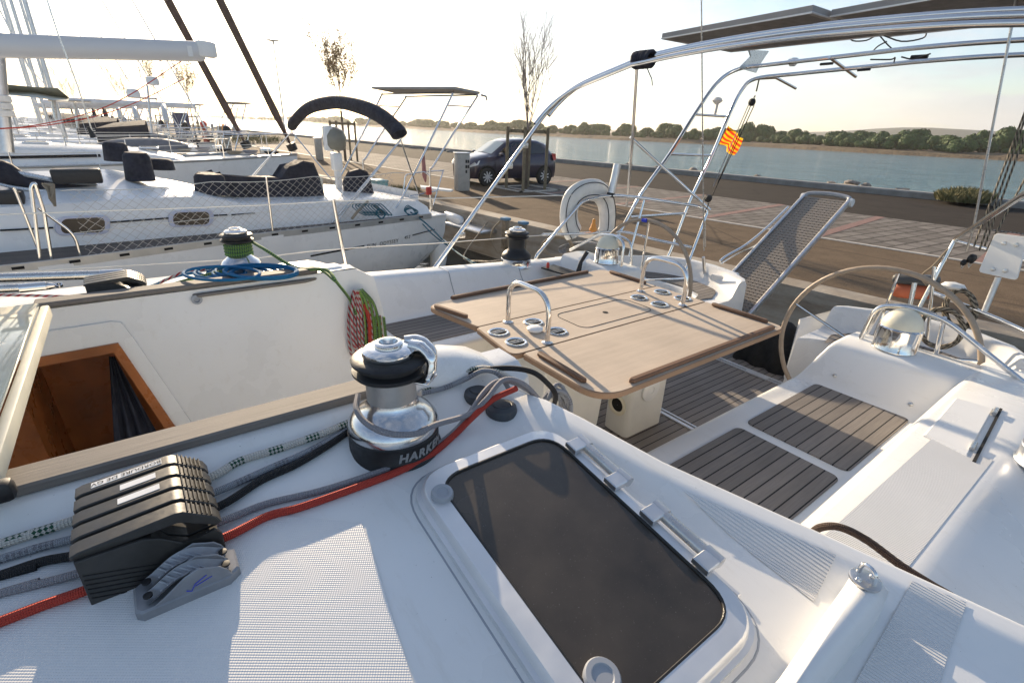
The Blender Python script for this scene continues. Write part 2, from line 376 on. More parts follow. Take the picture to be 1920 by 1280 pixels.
c = q.ramp(n1, [(.3, (.27, .22, .16)), (.7, (.42, .37, .30))]); c = q.mix(q.ramp(n2, [(.45, (0,0,0)), (.7, (.6,.6,.6))]), c, (.15, .10, .06)); q.col(c); q.bump(q.noise(co, 12, 6), .5, .02); MAT['conc'] = q.m
def asphalt(name, c1, c2):
    q = N(name, c1, .95, spec=.12); co = q.co()
    n1 = q.noise(co, .35, 5); n2 = q.noise(co, 55, 5); n3 = q.noise(co, 2.2, 6, .7)
    c = q.ramp(n1, [(.3, c1), (.7, c2)]); c = q.mix(.5, c, q.ramp(n2, [(.3, tuple(x*.5 for x in c1)), (.75, tuple(x*1.6 for x in c2))]))
    c = q.mix(.35, c, q.ramp(n3, [(.35, tuple(x*.6 for x in c1)), (.65, tuple(x*1.2 for x in c2))])); vo = q.n('ShaderNodeTexVoronoi', feature='DISTANCE_TO_EDGE'); vo.inputs['Scale'].default_value = .35; wv = q.n('ShaderNodeMixRGB'); wv.inputs[0].default_value = .12; q.l(co, wv.inputs[1]); q.l(q.noise(co, 1.1, 6, .7), wv.inputs[2]); q.l(wv.outputs[0], vo.inputs['Vector'])
    c = q.mix(q.ramp(vo.outputs[0], [(0, (.6, .6, .6)), (.012, (0, 0, 0))]), c, tuple(x*.35 for x in c1))
    oil = q.noise(q.co(scale=(.9, .35, 1)), .9, 6, .75); c = q.mix(q.ramp(oil, [(.56, (0, 0, 0)), (.70, (.45, .45, .45))]), c, tuple(x*.5 for x in c1)); oil2 = q.noise(q.co(scale=(1.3, .3, 1)), 1.7, 5); c = q.mix(q.ramp(oil2, [(.60, (0, 0, 0)), (.75, (.35, .35, .35))]), c, tuple(min(1, x*1.5) for x in c2))
    q.col(c); q.bump(n2, .6, .01); return q.m
MAT['apron'] = asphalt('worn_tan_asphalt', (.120, .085, .055), (.160, .115, .075)); MAT['road'] = asphalt('dark_asphalt', (.029, .0235, .0195), (.041, .033, .027))
q = N('grey_pavers', (.2, .19, .18), .9, spec=.15); co = q.co(rot=(0, 0, rad(5.2))); b = q.n('ShaderNodeTexBrick'); q.l(co, b.inputs['Vector'])
for k, v in (('Scale', 1.0), ('Mortar Size', .026), ('Brick Width', .50), ('Row Height', .30), ('Bias', 0)): b.inputs[k].default_value = v
b.inputs['Color1'].default_value = (.13, .115, .10, 1); b.inputs['Color2'].default_value = (.24, .215, .19, 1); b.inputs['Mortar'].default_value = (.035, .03, .026, 1)
q.col(q.mix(.3, b.outputs[0], q.ramp(q.noise(co, 1.4, 6), [(.3, (.1, .085, .075)), (.7, (.27, .24, .21))]))); q.bump(b.outputs['Fac'], .4, -.01); MAT['paver'] = q.m
MAT['redpaver'] = simple('red_pavers', (.22, .12, .095), .8, var=.2, sc=9, bump=.3)
MAT['kerb'] = simple('kerb_concrete', (.26, .25, .23), .85, var=.2, sc=3, bump=.3, bsc=30)
MAT['whitepaint'] = simple('worn_white_line', (.5, .45, .38), .7, var=.25, sc=12)
MAT['sand'] = simple('sandy_ground', (.30, .24, .17), .95, var=.3, sc=1.5, bump=.6, bsc=8)
MAT['rock'] = simple('rough_rock', (.23, .20, .17), .9, var=.4, sc=4, bump=.8, bsc=14)
qb = MB(); qb.grid([[Q(s, 0, -2), Q(s, 0, .84), Q(s, .03, .895), Q(s, .42, .9), Q(s, .42, .5)] for s in GS]); struct('quay_wall', qb, MAT['conc'])
struct('quay_apron', strip(.42, 4.2, .897), MAT['apron'])
struct('pavement_edging', MB().grid([[Q(s, 4.2, .897), Q(s, 4.21, .91), Q(s, 4.31, .91), Q(s, 4.32, .9)] for s in GS]), MAT['whitepaint'])
struct('parking_paving', strip(4.32, 9.1, .899), MAT['paver']); struct('road', strip(9.1, 16.2, .896), MAT['road'])
rs = MB()
for s in (-3.2, -.7, 1.7, 4.3, 6.8, 9.3, 11.9, 14.4):
    a = Q(s, 4.32, .904); b2 = Q(s+.45, 9.1, .904); rs.add([a, b2, b2+Vector((0, .22, 0)), a+Vector((0, .22, 0))], [(0, 1, 2, 3)])
struct('paving_red_strips', rs, MAT['redpaver'])
dr = MB()
for i in range(60):
    a = Q(-1.5+i*.07, 9.12, .90); dr.box(a+Vector((.09, 0, .004)), (.2, .035, .012))
tag(part('drain_grate', dr, MAT['blackp']), 'slotted drain grating between the paving and the road behind the right-hand wheel', 'drain')
struct('kerb', MB().grid([[Q(s, 16.2, .85), Q(s, 16.2, 1.08), Q(s, 16.24, 1.12), Q(s, 16.6, 1.12), Q(s, 16.6, .8)] for s in GS]), MAT['kerb'])
random.seed(3)
sg = MB(); rows = []
ss = [-40+ i*1.2 for i in range(110)]+[100, 140, 220, 400, 900, 1600]
for s in ss: rows.append([Q(s, 16.6, 1.02)]+[Q(s, 16.6+d, z+random.uniform(-.12, .12)) for d, z in ((1, .98), (2.2, .9), (3.4, .62), (4.6, .25), (6, -.4))])
struct('bank_ground', sg.grid(rows), MAT['sand'])
def lump(c, sx, sy, sz, seed, sub=2, jag=.35):
    random.seed(seed); bm = bmesh.new(); bmesh.ops.create_icosphere(bm, subdivisions=sub, radius=.5)
    ph = [random.uniform(0, 6) for _ in range(6)]
    for v in bm.verts:
        n = v.co.normalized(); k = 1+jag*(math.sin(n.x*5+ph[0])*math.sin(n.y*4+ph[1])*.6+math.sin(n.z*7+ph[2])*.3)+random.uniform(-.08, .08)
        v.co = Vector((n.x*sx*k/2, n.y*sy*k/2, n.z*sz*k/2))
    m = MB(); m.bm(bm, c); return m
ri = 0
for px, py, w in [(1597, 340, .9), (1625, 343, .6), (1690, 358, 1.0), (1712, 361, .7), (1560, 338, .5), (1808, 371, .9), (1420, 326, .5), (1300, 316, .8), (1180, 306, .7), (1232, 310, .5), (1090, 300, .6), (1037, 297, .9), (1003, 296, .5), (845, 283, .9), (800, 279, .8), (775, 276, 1.0), (725, 270, .9), (705, 270, .8)]:
    ri += 1; p = Z(px, py, 1.0)
    tag(part('rock', lump((0, 0, .0), w*.85, w*.7, w*.5, ri), MAT['rock'], loc=p-Vector((0, 0, .15)) , smooth=0), 'rough grey boulder on the channel bank beyond the kerb', 'rock', 'boulders on the channel bank')
for o in [o for o in C.objects if o.name.startswith('rock')]:       # meshes were built around the origin
    o.data.transform(Matrix.Translation(o.location))
def tuft(name, c, r, h, n, seed, mat, label):
    random.seed(seed); m = MB()
    for i in range(n):
        a = random.uniform(0, 6.28); d = r*math.sqrt(random.random()); p = Vector((math.cos(a)*d*1.5, math.sin(a)*d, 0)); l = h*random.uniform(.5, 1.1)*(1-.4*d/r)
        lean = Vector((random.uniform(-.5, .5), random.uniform(-.5, .5), 1)).normalized()*l; w = Vector((random.uniform(-1, 1), random.uniform(-1, 1), 0)).normalized()*.009
        m.add([c+p-w, c+p+w, c+p+lean*.6+w*.5, c+p+lean+Vector((lean.x, lean.y, -.1*l))*.4], [(0, 1, 2, 3)])
    return tag(part(name, m, mat, smooth=0), label, 'grass tuft', kind='stuff')
q = N('dry_grass', (.12, .12, .04), .8); q.col(q.ramp(q.noise(q.co(), 5, 4), [(.3, (.06, .075, .02)), (.7, (.26, .22, .10))])); MAT['grass'] = q.m
tuft('grass_tuft', Z(1805, 376, 1.0), .72, .55, 2600, 1, MAT['grass'], 'bushy clump of green grass on the bank behind the kerb')
tuft('grass_tuft', Z(745, 358, .9), .5, .25, 400, 2, MAT['grass'], 'low yellow weeds growing at the quay edge behind the white yacht')
tuft('grass_tuft', Z(475, 268, .9), 1.6, 1.0, 400, 4, MAT['grass'], 'dry bush on the quay behind the furled sail')
# ---- far shore
FS = [-500, -200, -60, 0, 40, 80, 130, 170, 230, 320, 450, 650, 1000, 1800, 3000]
def shore(s): return 152+.03*s+6*math.sin(s*.021)+3*math.sin(s*.07+1)
rows = []
SS = [-500+i*9 for i in range(130)]+[700+i*60 for i in range(36)]
random.seed(9)
for s in SS: rows.append([Vector((shore(s)+d, s, z+random.uniform(-.1, .15)*(z > .2))) for d, z in ((-2, -.3), (0, .12), (1.2, .75), (6, 1.2), (20, 1.35), (160, 1.5), (900, 2))])
q = N('shore_scrub', (.10, .075, .045), .95); q.col(q.ramp(q.noise(q.co(), .25, 6, .7), [(.3, (.045, .035, .022)), (.5, (.15, .105, .06)), (.75, (.20, .155, .085))])); q.bump(q.noise(q.co(), 1.5, 5), 1, .5)
struct('far_shore_ground', MB().grid(rows), q.m)
rows = []
for i in range(90):
    s = -1400+i*45; h = 16+9*math.sin(s*.0021+1)+6*math.sin(s*.006)+3*math.sin(s*.02)
    if s > 900: h *= .6
    rows.append([Vector((1150, s, 0)), Vector((1190, s, h*.6)), Vector((1260, s, h)), Vector((1500, s, h*.9))])
struct('distant_hills', MB().grid(rows), simple('hill_green', (.05, .06, .045), .95, var=.3, sc=.02))
q = N('pine_foliage', (.05, .075, .025), .75); co = q.co()
q.col(q.ramp(q.noise(co, .9, 6, .7), [(.3, (.028, .058, .012)), (.5, (.055, .105, .022)), (.72, (.115, .175, .04))])); q.b.inputs['Subsurface Weight'].default_value = 0; MAT['pine'] = q.m
MAT['bark'] = simple('bark', (.10, .075, .055), .9, var=.3, bump=.5)
def pine_mesh(seed, n=2600):
    random.seed(seed); m = MB(); lobes = []
    for i in range(9):
        a = random.uniform(0, 6.28); d = random.uniform(.2, 2.6); lobes.append((Vector((math.cos(a)*d, math.sin(a)*d, 1.7+random.uniform(-.5, .7)-.12*d*d*.6)), random.uniform(1.1, 1.9)))
    for i in range(n):
        c, r = random.choice(lobes); d = Vector((random.gauss(0, 1), random.gauss(0, 1), random.gauss(.2, 1))).normalized()
        rr = r*random.uniform(.86, 1.04); p = c+Vector((d.x*rr, d.y*rr, d.z*rr*.8))
        if p.z < .2: p.z = .2+random.random()*.5
        if any((p-c2).length < r2*.66 for c2, r2 in lobes): continue
        nrm = (d+Vector((random.uniform(-.5, .5), random.uniform(-.5, .5), random.uniform(-.1, .6)))).normalized(); u = nrm.orthogonal().normalized(); u = Matrix.Rotation(random.uniform(0, 6.28), 3, nrm) @ u; w = nrm.cross(u)
        z = random.uniform(.14, .27); m.add([p-u*z-w*z*.6, p+u*z-w*z*.6, p+u*z*.7+w*z, p-u*z*.7+w*z*.8], [(0, 1, 2, 3)])
    for c, r in lobes:      # the dense inner mass behind the outer needles
        bm = bmesh.new(); bmesh.ops.create_icosphere(bm, subdivisions=2, radius=r*.84)
        for v in bm.verts: v.co.z *= .8; v.co *= 1+random.uniform(-.06, .06)
        m.bm(bm, c)
    return m
PL_ = 'round-crowned pine on the far shore of the channel'; PG = 'pines along the far shore'
protos = []
for k in range(4):
    t = thing('pine_tree', PL_, 'tree', (0, 0, 0), PG)
    part('crown', pine_mesh(20+k), MAT['pine'], t, smooth=0); part('trunk', MB().tube([(0, 0, -.4), (.1, 0, 1), (0, .1, 1.8)], [.22, .18, .12], 7), MAT['bark'], t); protos.append(t)
random.seed(77); first = [True]*4; cnt = 0
def put(s, d, sc, hs):
    global cnt
    k = cnt % 4; cnt += 1; p = (shore(s)+d, s, 1.15); sca = (sc, sc, sc*hs); rz = random.uniform(0, 6.28)
    if first[k]: first[k] = False; o = protos[k]; o.location = p; o.rotation_euler = (0, 0, rz); o.scale = sca
    else: dup(protos[k], p, None, rz, sca)
s = -12
while s < 330:
    wv_ = .88+.20*math.sin(s*.11+1)+.10*math.sin(s*.37); put(s, random.uniform(7, 12), random.uniform(.60, 1.10)*wv_, random.uniform(.85, 1.3)); s += random.uniform(2.2, 3.8)*(1+max(0, s)/220)
s = -10
while s < 420: put(s, random.uniform(16, 26), random.uniform(.85, 1.4), random.uniform(1.0, 1.4)); s += random.uniform(3.2, 5.2)*(1+max(0, s)/200)
s = 330
while s < 2600 and cnt < 292: put(s, random.uniform(8, 22), random.uniform(1.2, 1.9), random.uniform(.85, 1.1)*(1 if s < 800 else .8)); s += 9+(s-330)*.02
# ---- young trees in timber guards
MAT['guard'] = simple('weathered_timber_post', (.20, .16, .10), .85, var=.25, sc=9, bump=.4)
MAT['leaf'] = simple('autumn_leaves', (.34, .21, .06), .7, var=.35, sc=9)
MAT['twig'] = simple('grey_twigs', (.24, .20, .18), .85, var=.2)
def young_tree(loc, H, seed, leaves, label, th=.28, spread=.33, fork=2.2):
    random.seed(seed); t = thing('young_tree', label, 'tree', loc, 'young trees in timber guards'); t['_local'] = 1
    tr = MB(); tw = MB(); lf = MB()
    def grow(p, d, L, r, dep):
        n = 4; pts = [p]
        for i in range(n):
            d = (d+Vector((random.uniform(-.12, .12), random.uniform(-.12, .12), .06))).normalized(); pts.append(pts[-1]+d*L/n)
        (tr if dep < 1 else tw).tube(pts, [r*(1-.45*i/n) for i in range(n+1)], 6 if dep < 2 else 4, caps=False)
        if dep < 4:
            for i in range({0: 7, 1: 6, 2: 5, 3: 4}[dep]):
                f = random.uniform(.25, 1) if dep else random.uniform(.15, 1); b = pts[min(n, max(1, int(f*n+.5)))]
                a = random.uniform(0, 6.28); sp = spread*random.uniform(.6, 1.5); nd = (d+Vector((math.cos(a)*sp, math.sin(a)*sp, random.uniform(0, .2)))).normalized()
                grow(b, nd, L*random.uniform(.42, .68), r*.5, dep+1)
        elif leaves:
            for _ in range(leaves):
                b = random.choice(pts)+Vector([random.uniform(-.07, .07) for _ in range(3)]); u = Vector([random.uniform(-1, 1) for _ in range(3)]).normalized()*.045; w = u.orthogonal().normalized()*.03
                lf.add([b-u, b-w, b+u, b+w], [(0, 1, 2, 3)])
    trunkH = fork; tr.tube([(0, 0, 0), (.02, .03, trunkH*.6), (0, 0, trunkH)], [.07, .055, .05], 8)
    for i in range(5):
        a = i*1.26+random.uniform(-.3, .3); grow(Vector((0, 0, trunkH)), Vector((math.cos(a)*th*random.uniform(.3, 1.1), math.sin(a)*th*random.uniform(.3, 1.1), 1)).normalized(), (H-trunkH)*random.uniform(.55, .75), .016, 1)
    grow(Vector((0, 0, trunkH)), Vector((0, 0, 1)), (H-trunkH)*.7, .022, 1)
    part('trunk', tr, MAT['bark'], t); part('branches', tw, MAT['twig'], t, smooth=0)
    if leaves: part('foliage', lf, MAT['leaf'], t, smooth=0)
    return t
def guard(loc, label, posts=((-.45, -.45), (.45, -.45), (.45, .45), (-.45, .45)), h=1.85):
    t = thing('tree_guard', label, 'tree guard', loc, 'timber guards round the young trees'); t['_local'] = 1
    for x, y in posts: part('post', MB().tube([(x, y, -.05), (x, y, h)], .05, 10), MAT['guard'], t)
    for i in range(len(posts)):
        a, b = posts[i], posts[(i+1) % len(posts)]; A = Vector((*a, h-.12)); B = Vector((*b, h-.12)); m = MB()
        e = (B-A).normalized(); A -= e*.08; B += e*.08; w = Vector((0, 0, .05)); u = Vector((-e.y, e.x, 0))*.02+Vector((0, 0, .0))
        m.prism([A-w+u*3, B-w+u*3, B+w+u*3, A+w+u*3], u*1.5); part('rail', m, MAT['guard'], t)
    return t
T1 = Z(985, 354, .9)
young_tree(T1, 4.5, 5, 0, 'bare slender young tree rising from the timber guard behind the dark car', .34, .5, 1.75)
guard(T1, 'timber tree guard of brown posts in front of the parked car')
T2 = Z(648, 302, .9); young_tree(T2, 5.2, 8, 4, 'young tree with brown leaves above the folded navy bimini', .42, .42, 2.3); guard(T2, 'timber tree guard seen under the folded navy bimini')
T3 = Z(366, 252, .9)-Vector((0, 0, 0)); young_tree(T3, 7.2, 12, 5, 'young leafy tree nearest the furled brown sail', .42, .42, 3.0)
guard(T3, 'timber tree guard between the blue shelter and the red pump')
T4 = Z(306, 246, .9); young_tree(T4, 8.5, 17, 5, 'young leafy tree behind the radar pole, left of the furled sail', .42, .42, 3.2); guard(T4, 'timber tree guard left of the blue shelter')
young_tree(Z(245, 238, .9), 8, 19, 4, 'small far young tree under the white boom', .42, .42, 2.6)
young_tree(Z(150, 232, .9), 8, 23, 4, 'smallest far young tree, furthest left along the quay', .42, .42, 2.6)
TR = Vector((17.5, 1.0, .9)); young_tree(TR, 4.9, 31, 0, 'bare young tree at the right edge of the photo across the road', .5, .55, 1.7)
# tree pit kerb at the first tree
tp = MB(); c0 = T1
for a, b2 in (((-.75, -.75), (.75, -.75)), ((.75, -.75), (.75, .75)), ((.75, .75), (-.75, .75)), ((-.75, .75), (-.75, -.75))):
    A = c0+Vector((*a, .004)); B = c0+Vector((*b2, .004)); tp.box((A+B)/2+Vector((0, 0, .012)), (abs(B.x-A.x)+.1, abs(B.y-A.y)+.1, .03))
struct('tree_pit_edging', tp, MAT['whitepaint'])
# ---- street lamps
def lamp(loc, H, label):
    t = thing('street_lamp', label, 'street lamp', loc, 'street lamps along the quay')
    part('pole', MB().tube([Vector(loc), Vector(loc)+Vector((0, 0, H-.15))], [.09, .05], 10), MAT['alu'], t)
    part('lamp_head', MB().lathe([(.06, H-.35), (.1, H-.12), (.55, H-.06), (.55, H), (.2, H+.05)], loc, n=20), MAT['alu'], t)
lamp(Z(537, 262, .9), 8.5, 'tall street lamp with a flat disc head, nearest the two furled sails')
lamp(Z(285, 236, .9), 12.5, 'street lamp with a disc head above the young trees, middle of the row')
lamp(Z(188, 226, .9), 14, 'small distant street lamp, furthest left of the row')
# ---- parked car
def car():
    a = Z(917, 348, .9); b = Z(1011, 345, .9); d = (a-b).normalized(); rz = math.atan2(d.y, d.x); left = Vector((-d.y, d.x, 0))
    cen = (a+b)/2-left*.72; t = thing('parked_car', 'small dark blue hatchback parked facing the harbour beside the timber guard', 'car', cen, rotz=rz); t['_local'] = 1
    st = [(1.80, .46, .60, .64, .52), (1.74, .50, .70, .74, .66), (1.55, .76, .82, .86, .72), (1.25, .80, .88, .93, .70), (.92, .81, .93, .985, .66), (.35, .82, .95, 1.36, .58), (0, .82, .96, 1.45, .575), (-.5, .82, .97, 1.475, .57), (-1.0, .82, .99, 1.445, .55), (-1.4, .80, 1.01, 1.34, .53), (-1.62, .76, 1.0, 1.10, .56), (-1.74, .70, .85, .90, .60), (-1.76, .6, .55, .6, .55)]
    def sec(x):
        for i in range(len(st)-1):
            if st[i][0] >= x >= st[i+1][0]:
                f = (st[i][0]-x)/(st[i][0]-st[i+1][0]); return [st[i][k]*(1-f)+st[i+1][k]*f for k in range(5)]
        return list(st[-1])
    def ring(s):
        x, w, zb, zt, wt = s; return [Vector((x, y, z)) for y, z in ((w*.93, .22), (w, .40), (w*1.0, .62), (w*.985, zb-.03), (w*.95, zb), (wt+.03, zt-.07), (wt-.06, zt-.012), (wt*.5, zt+.02), (0, zt+.03), (-wt*.5, zt+.02), (-wt+.06, zt-.012), (-wt-.03, zt-.07), (-w*.95, zb), (-w*.985, zb-.03), (-w, .62), (-w, .40), (-w*.93, .22))]
    m = MB(); xs = []
    for i in range(len(st)-1): xs += [st[i][0]+(st[i+1][0]-st[i][0])*k/3 for k in range(3)]
    xs.append(st[-1][0]); m.grid([ring(sec(x)) for x in xs]); e0 = ring(st[0]); m.add(e0, [tuple(range(17))]); e1 = ring(st[-1]); m.add(e1, [tuple(reversed(range(17)))])
    q = N('dark_blue_car_paint', (.022, .020, .045), .28, .3); q.b.inputs['Coat Weight'].default_value = .8; part('body', m, q.m, t, smooth=50)
    G = N('car_glass', (.015, .02, .022), .04); G.b.inputs['Coat Weight'].default_value = 1; G = G.m
    def sp(x, f, sgn, out=.012):
        x_, w, zb, zt, wt = sec(x); A = Vector((x, w*.95*sgn, zb)); B = Vector((x, (wt+.03)*sgn, zt-.07)); return A*(1-f)+B*f+Vector((0, out*sgn, .004))
    GG = N('side_glass', (.30, .36, .36), .06); GG = GG.m
    for sgn in (1, -1):
        for xs_, nm in (((.78, .42, .12, -.30, -.32), 'f'), ((-.42, -.8, -1.10, -1.28, -1.2), 'r')):
            if nm == 'f': poly = [sp(.80, .08, sgn), sp(.40, .90, sgn), sp(0, .95, sgn), sp(-.33, .95, sgn), sp(-.36, .08, sgn)]
            else: poly = [sp(-.44, .08, sgn), sp(-.42, .95, sgn), sp(-.8, .95, sgn), sp(-1.12, .9, sgn), sp(-1.28, .42, sgn), sp(-1.15, .1, sgn)]
            part('window', MB().add(poly, [tuple(range(len(poly)))]), G, t)
    def tp(x, f, up=.012): x_, w, zb, zt, wt = sec(x); return Vector((x+.012, f*(wt-.07), zt+.03-.045*abs(f)+up))
    part('windscreen', MB().grid([[tp(.90-.54*i/4, -1+j/4) for j in range(9)] for i in range(5)]), GG, t)
    part('rear_window', MB().grid([[tp(-1.38-.22*i/3, -.9+j*.225)+Vector((-.03, 0, 0)) for j in range(9)] for i in range(4)]), G, t)
    tyre = MAT['blackp']; silver = simple('wheel_trim', (.6, .6, .6), .35, .3)
    for x in (1.18, -1.17):
        for sgn in (1, -1):
            part('wheel_arch', MB().lathe([(.34, -.02), (.345, .008)], (x, .818*sgn, .30), (0, sgn, 0), 28), MAT['black'], t)
            w = part('wheel', MB().lathe([(.17, -.1), (.27, -.1), (.285, -.08), (.285, .03), (.265, .05), (.19, .052)], (x, .80*sgn, .285), (0, sgn, 0), 30), tyre, t)
            r = MB(); r.lathe([(.19, .0), (.195, .05), (.18, .052), (.17, .02), (.16, .015)], (x, .80*sgn, .285), (0, sgn, 0), 28)
            for k in range(9):
                a_ = k*2*math.pi/9; u = Vector((math.cos(a_), 0, math.sin(a_))); v = Vector((-math.sin(a_), 0, math.cos(a_))); c = Vector((x, (.80+.04)*sgn, .285))
                r.prism([c+u*.03-v*.02, c+u*.18-v*.03, c+u*.18+v*.012, c+u*.03+v*.02], (0, .018*sgn, 0))
            r.lathe([(.05, .03), (.05, .062), (.02, .066)], (x, .80*sgn, .285), (0, sgn, 0), 16); part('rim', r, silver, w)
    for sgn in (1, -1):
        hl = [Vector((1.77, .36*sgn, .60)), Vector((1.70, .60*sgn, .70)), Vector((1.42, .775*sgn, .80)), Vector((1.50, .775*sgn, .66)), Vector((1.72, .60*sgn, .58))]
        part('headlight', MB().add([p+Vector((.02, .014*sgn, .0)) for p in hl], [tuple(range(5))]), MAT['whitepl'], t)
        part('tail_light', MB().prism([Vector((-1.56, .80*sgn, .80)), Vector((-1.45, .81*sgn, 1.04)), Vector((-1.70, .72*sgn, 1.02)), Vector((-1.76, .68*sgn, .82))], (0, .02*sgn, 0)), MAT['red'], t)
        part('mirror', MB().box((.72, .93*sgn, .99), (.12, .17, .12), bev=.04), q.m, t)
    part('grille', MB().prism([Vector((1.795, -.33, .30)), Vector((1.795, .33, .30)), Vector((1.81, .40, .46)), Vector((1.81, -.40, .46))], (.012, 0, 0)), MAT['blackp'], t)
    part('licence_plate', MB().box((1.83, 0, .50), (.012, .5, .11)), MAT['whitepl'], t)
    part('bumper', MB().prism([Vector((1.70, -.6, .22)), Vector((1.78, -.45, .22)), Vector((1.80, .45, .22)), Vector((1.70, .6, .22))], (0, 0, .07)), MAT['blackp'], t)
    for x in (.02,): part('door_seam', MB().tube([sp(-.38, .0, 1, .006), (-.385, .828, .62), (-.36, .826, .36), (.4, .826, .30), (.88, .825, .42), (.86, .822, .62), sp(.84, 0, 1, .006)], .004, 5), MAT['black'], t)
    part('door_handle', MB().box((-.22, .835, .86), (.16, .025, .03), bev=.008), q.m, t)
car()
# ---- service pedestal on the quay
c0 = Z(870, 358, .9); t = thing('service_pedestal', 'grey metal service cabinet with sockets standing on the quay in front of the car', 'pedestal', c0)
R = Matrix.Rotation(rad(-8), 3, 'Z')
part('cabinet', MB().box(c0+Vector((0, .12, .53)), (.40, .30, 1.06), R, .015), simple('cabinet_grey', (.40, .38, .34), .5), t)
part('lid', MB().box(c0+Vector((0, .12, 1.075)), (.44, .34, .035), R, .01), MAT['alu'], t)
for i, (dx, dz) in enumerate(((.08, .85), (.08, .70), (.08, .56), (.15, .85), (.15, .70))):
    part('socket', MB().box(c0+R @ Vector((dx, -.155, 0))+Vector((0, .12, dz)), (.05, .03, .09), R, .008), MAT['blackp'], t)
# ---- small rescue bag hung on the port pushpit
c0 = X(1712, 538, 4.3); t = thing('rescue_bag', 'small orange bag with a dark buckled top hanging behind the right-hand wheel', 'bag', c0)
m = MB(); m.box(c0+Vector((0, 0, -.03)), (.10, .24, .11), Matrix.Rotation(rad(-9), 3, 'X'), .05, 4); part('bag', m, MAT['orange'], t, smooth=60)
m = MB(); m.box(c0+Vector((0, 0, .055)), (.12, .26, .07), Matrix.Rotation(rad(-9), 3, 'X'), .03, 3); part('top_cover', m, MAT['rubber'], t, smooth=60)
for k, (px, py) in enumerate(((600, 300), (440, 258), (400, 249), (330, 241))):
    c0 = Z(px, py, .9); t = thing('service_pedestal', ('grey service post on the quay seen through the navy bimini hoops', 'small grey service post behind the far yachts, nearest the furled sails', 'small grey service post left of the furled sails', 'smallest service post, furthest along the quay')[k], 'pedestal', c0)
    part('cabinet', MB().box(c0+Vector((0, 0, .5)), (.30, .30, 1.0), bev=.015), simple('cabinet_grey', (.40, .38, .34), .5), t); part('lid', MB().box(c0+Vector((0, 0, 1.02)), (.34, .34, .04), bev=.01), MAT['alu'], t)
# ================================================================ THE YACHT WE STAND ON
YC = 1.58
def mir(p): return Vector((p[0], 2*YC-p[1], p[2]))
def lerp(a, b, t): return a+(b-a)*t
OY = thing('sailing_yacht', 'white cruising yacht whose cockpit, table and twin wheels fill the foreground', 'yacht', (2, YC, .9))
def zd(y):            # deck height of the after end of the coachroof on the near side
    pts = [(-1.2, 1.78), (-.4, 1.90), (0, 1.955), (.3, 1.995), (.6, 2.035), (.86, 2.069), (.90, 2.078), (.94, 2.096), (.965, 2.112), (.985, 2.116), (1.06, 2.116)]
    for (a, za), (b, zb) in zip(pts, pts[1:]):
        if a <= y <= b: return lerp(za, zb, (y-a)/(b-a))
    return pts[0][1] if y < -1.2 else pts[-1][1]
XE = []
def xe(y):
    if not XE: return .8
    if y >= XE[0][0]: return max(.76, XE[0][1]+(XE[1][1]-XE[0][1])/(XE[1][0]-XE[0][0])*(y-XE[0][0]))
    for (a, p), (b, q_) in zip(XE, XE[1:]):
        if a >= y >= b: return lerp(p, q_, (a-y)/(a-b))
    (a, p), (b, q_) = XE[-2], XE[-1]; return p+(q_-p)/(b-a)*(y-a)
def deckP(x, y, d=0): return Vector((x, y, zd(y)+d))
def lipz(d, y):
    if y > .9: return 0
    k = min(1, (.9-y)/.12)
    if d > .13: return 0
    if d > .045: return .026*k*(.5-.5*math.cos(math.pi*(.13-d)/.085))
    if d > .012: return .026*k
    return .026*k-.012*(1-d/.012)**2
ys = [-.62, -.4, -.2, -.1, 0, .1, .3, .5, .7, .8, .86, .88, .90, .92, .94, .955, .965, .975, .985, 1.02, 1.06]
ds = [1.9, 1.4, 1.0, .7, .5, .35, .22, .16, .13, .11, .09, .07, .055, .045, .03, .018, .012, .008, .004, .001, 0]
for px, py in ((960, 706), (1040, 755), (1270, 880), (1480, 972), (1680, 1062), (1815, 1124)):   # the after edge of the coachroof
    p = Z(px, py, 2.0)
    for _ in range(14): p = Z(px, py, zd(p.y)+.019)
    XE.append((p.y, p.x))
print('XE', XE)
def roof(mirror=False):
    m = MB(); rows = []
    for y in (ys if not mirror else [.30, .34, .38]+ys[7:]):
        r = [Vector((xe(y)-d, y, zd(y)+lipz(d, y))) for d in ds]
        if mirror and y < .37: r = [p-Vector((0, 0, (.50, .03)[y > .32])) for p in r]
        e = r[-1]; r += [e+Vector((.004, 0, -.02)), e+Vector((.006, 0, -.06)), e+Vector((.01, 0, -.25)), e+Vector((.03, 0, -.42)), Vector((e.x+.05, e.y, 1.15))]
        rows.append(r)
    y = 1.06
    if not mirror: rows.append([Vector((q.x, y+.001, max(1.15, q.z-.9))) for q in rows[-1]])
    if mirror: rows = [[mir(p) for p in r][::-1] for r in rows]
    return m.grid(rows)
part('coachroof', roof(), MAT['gel'], OY, smooth=50); fr0 = MB(); rows = []
for y, dz in ((1.06, 0), (1.02, 0), (.985, 0), (.97, 0), (.955, 0), (.94, 0), (.92, 0), (.9, 0), (.86, 0), (.7, 0), (.55, 0), (.42, 0), (.37, -.012), (.33, -.05), (.31, -.12), (.29, -.45)):
    xe_ = .70 if y > .5 else .70-.10*((.5-y)/.2)**2
    rows.append([Vector((x, 2*YC-y, zd(max(y, .40))+dz+ez)) for x, ez in ((-1.1, 0), (-.6, 0), (-.2, 0), (.2, 0), (xe_-.10, 0), (xe_, 0), (xe_+.02, -.004), (xe_+.035, -.02), (xe_+.042, -.05), (xe_+.06, -.25), (xe_+.09, -.9))][::-1])
part('coachroof', fr0.grid(rows), MAT['gel'], OY, smooth=50)
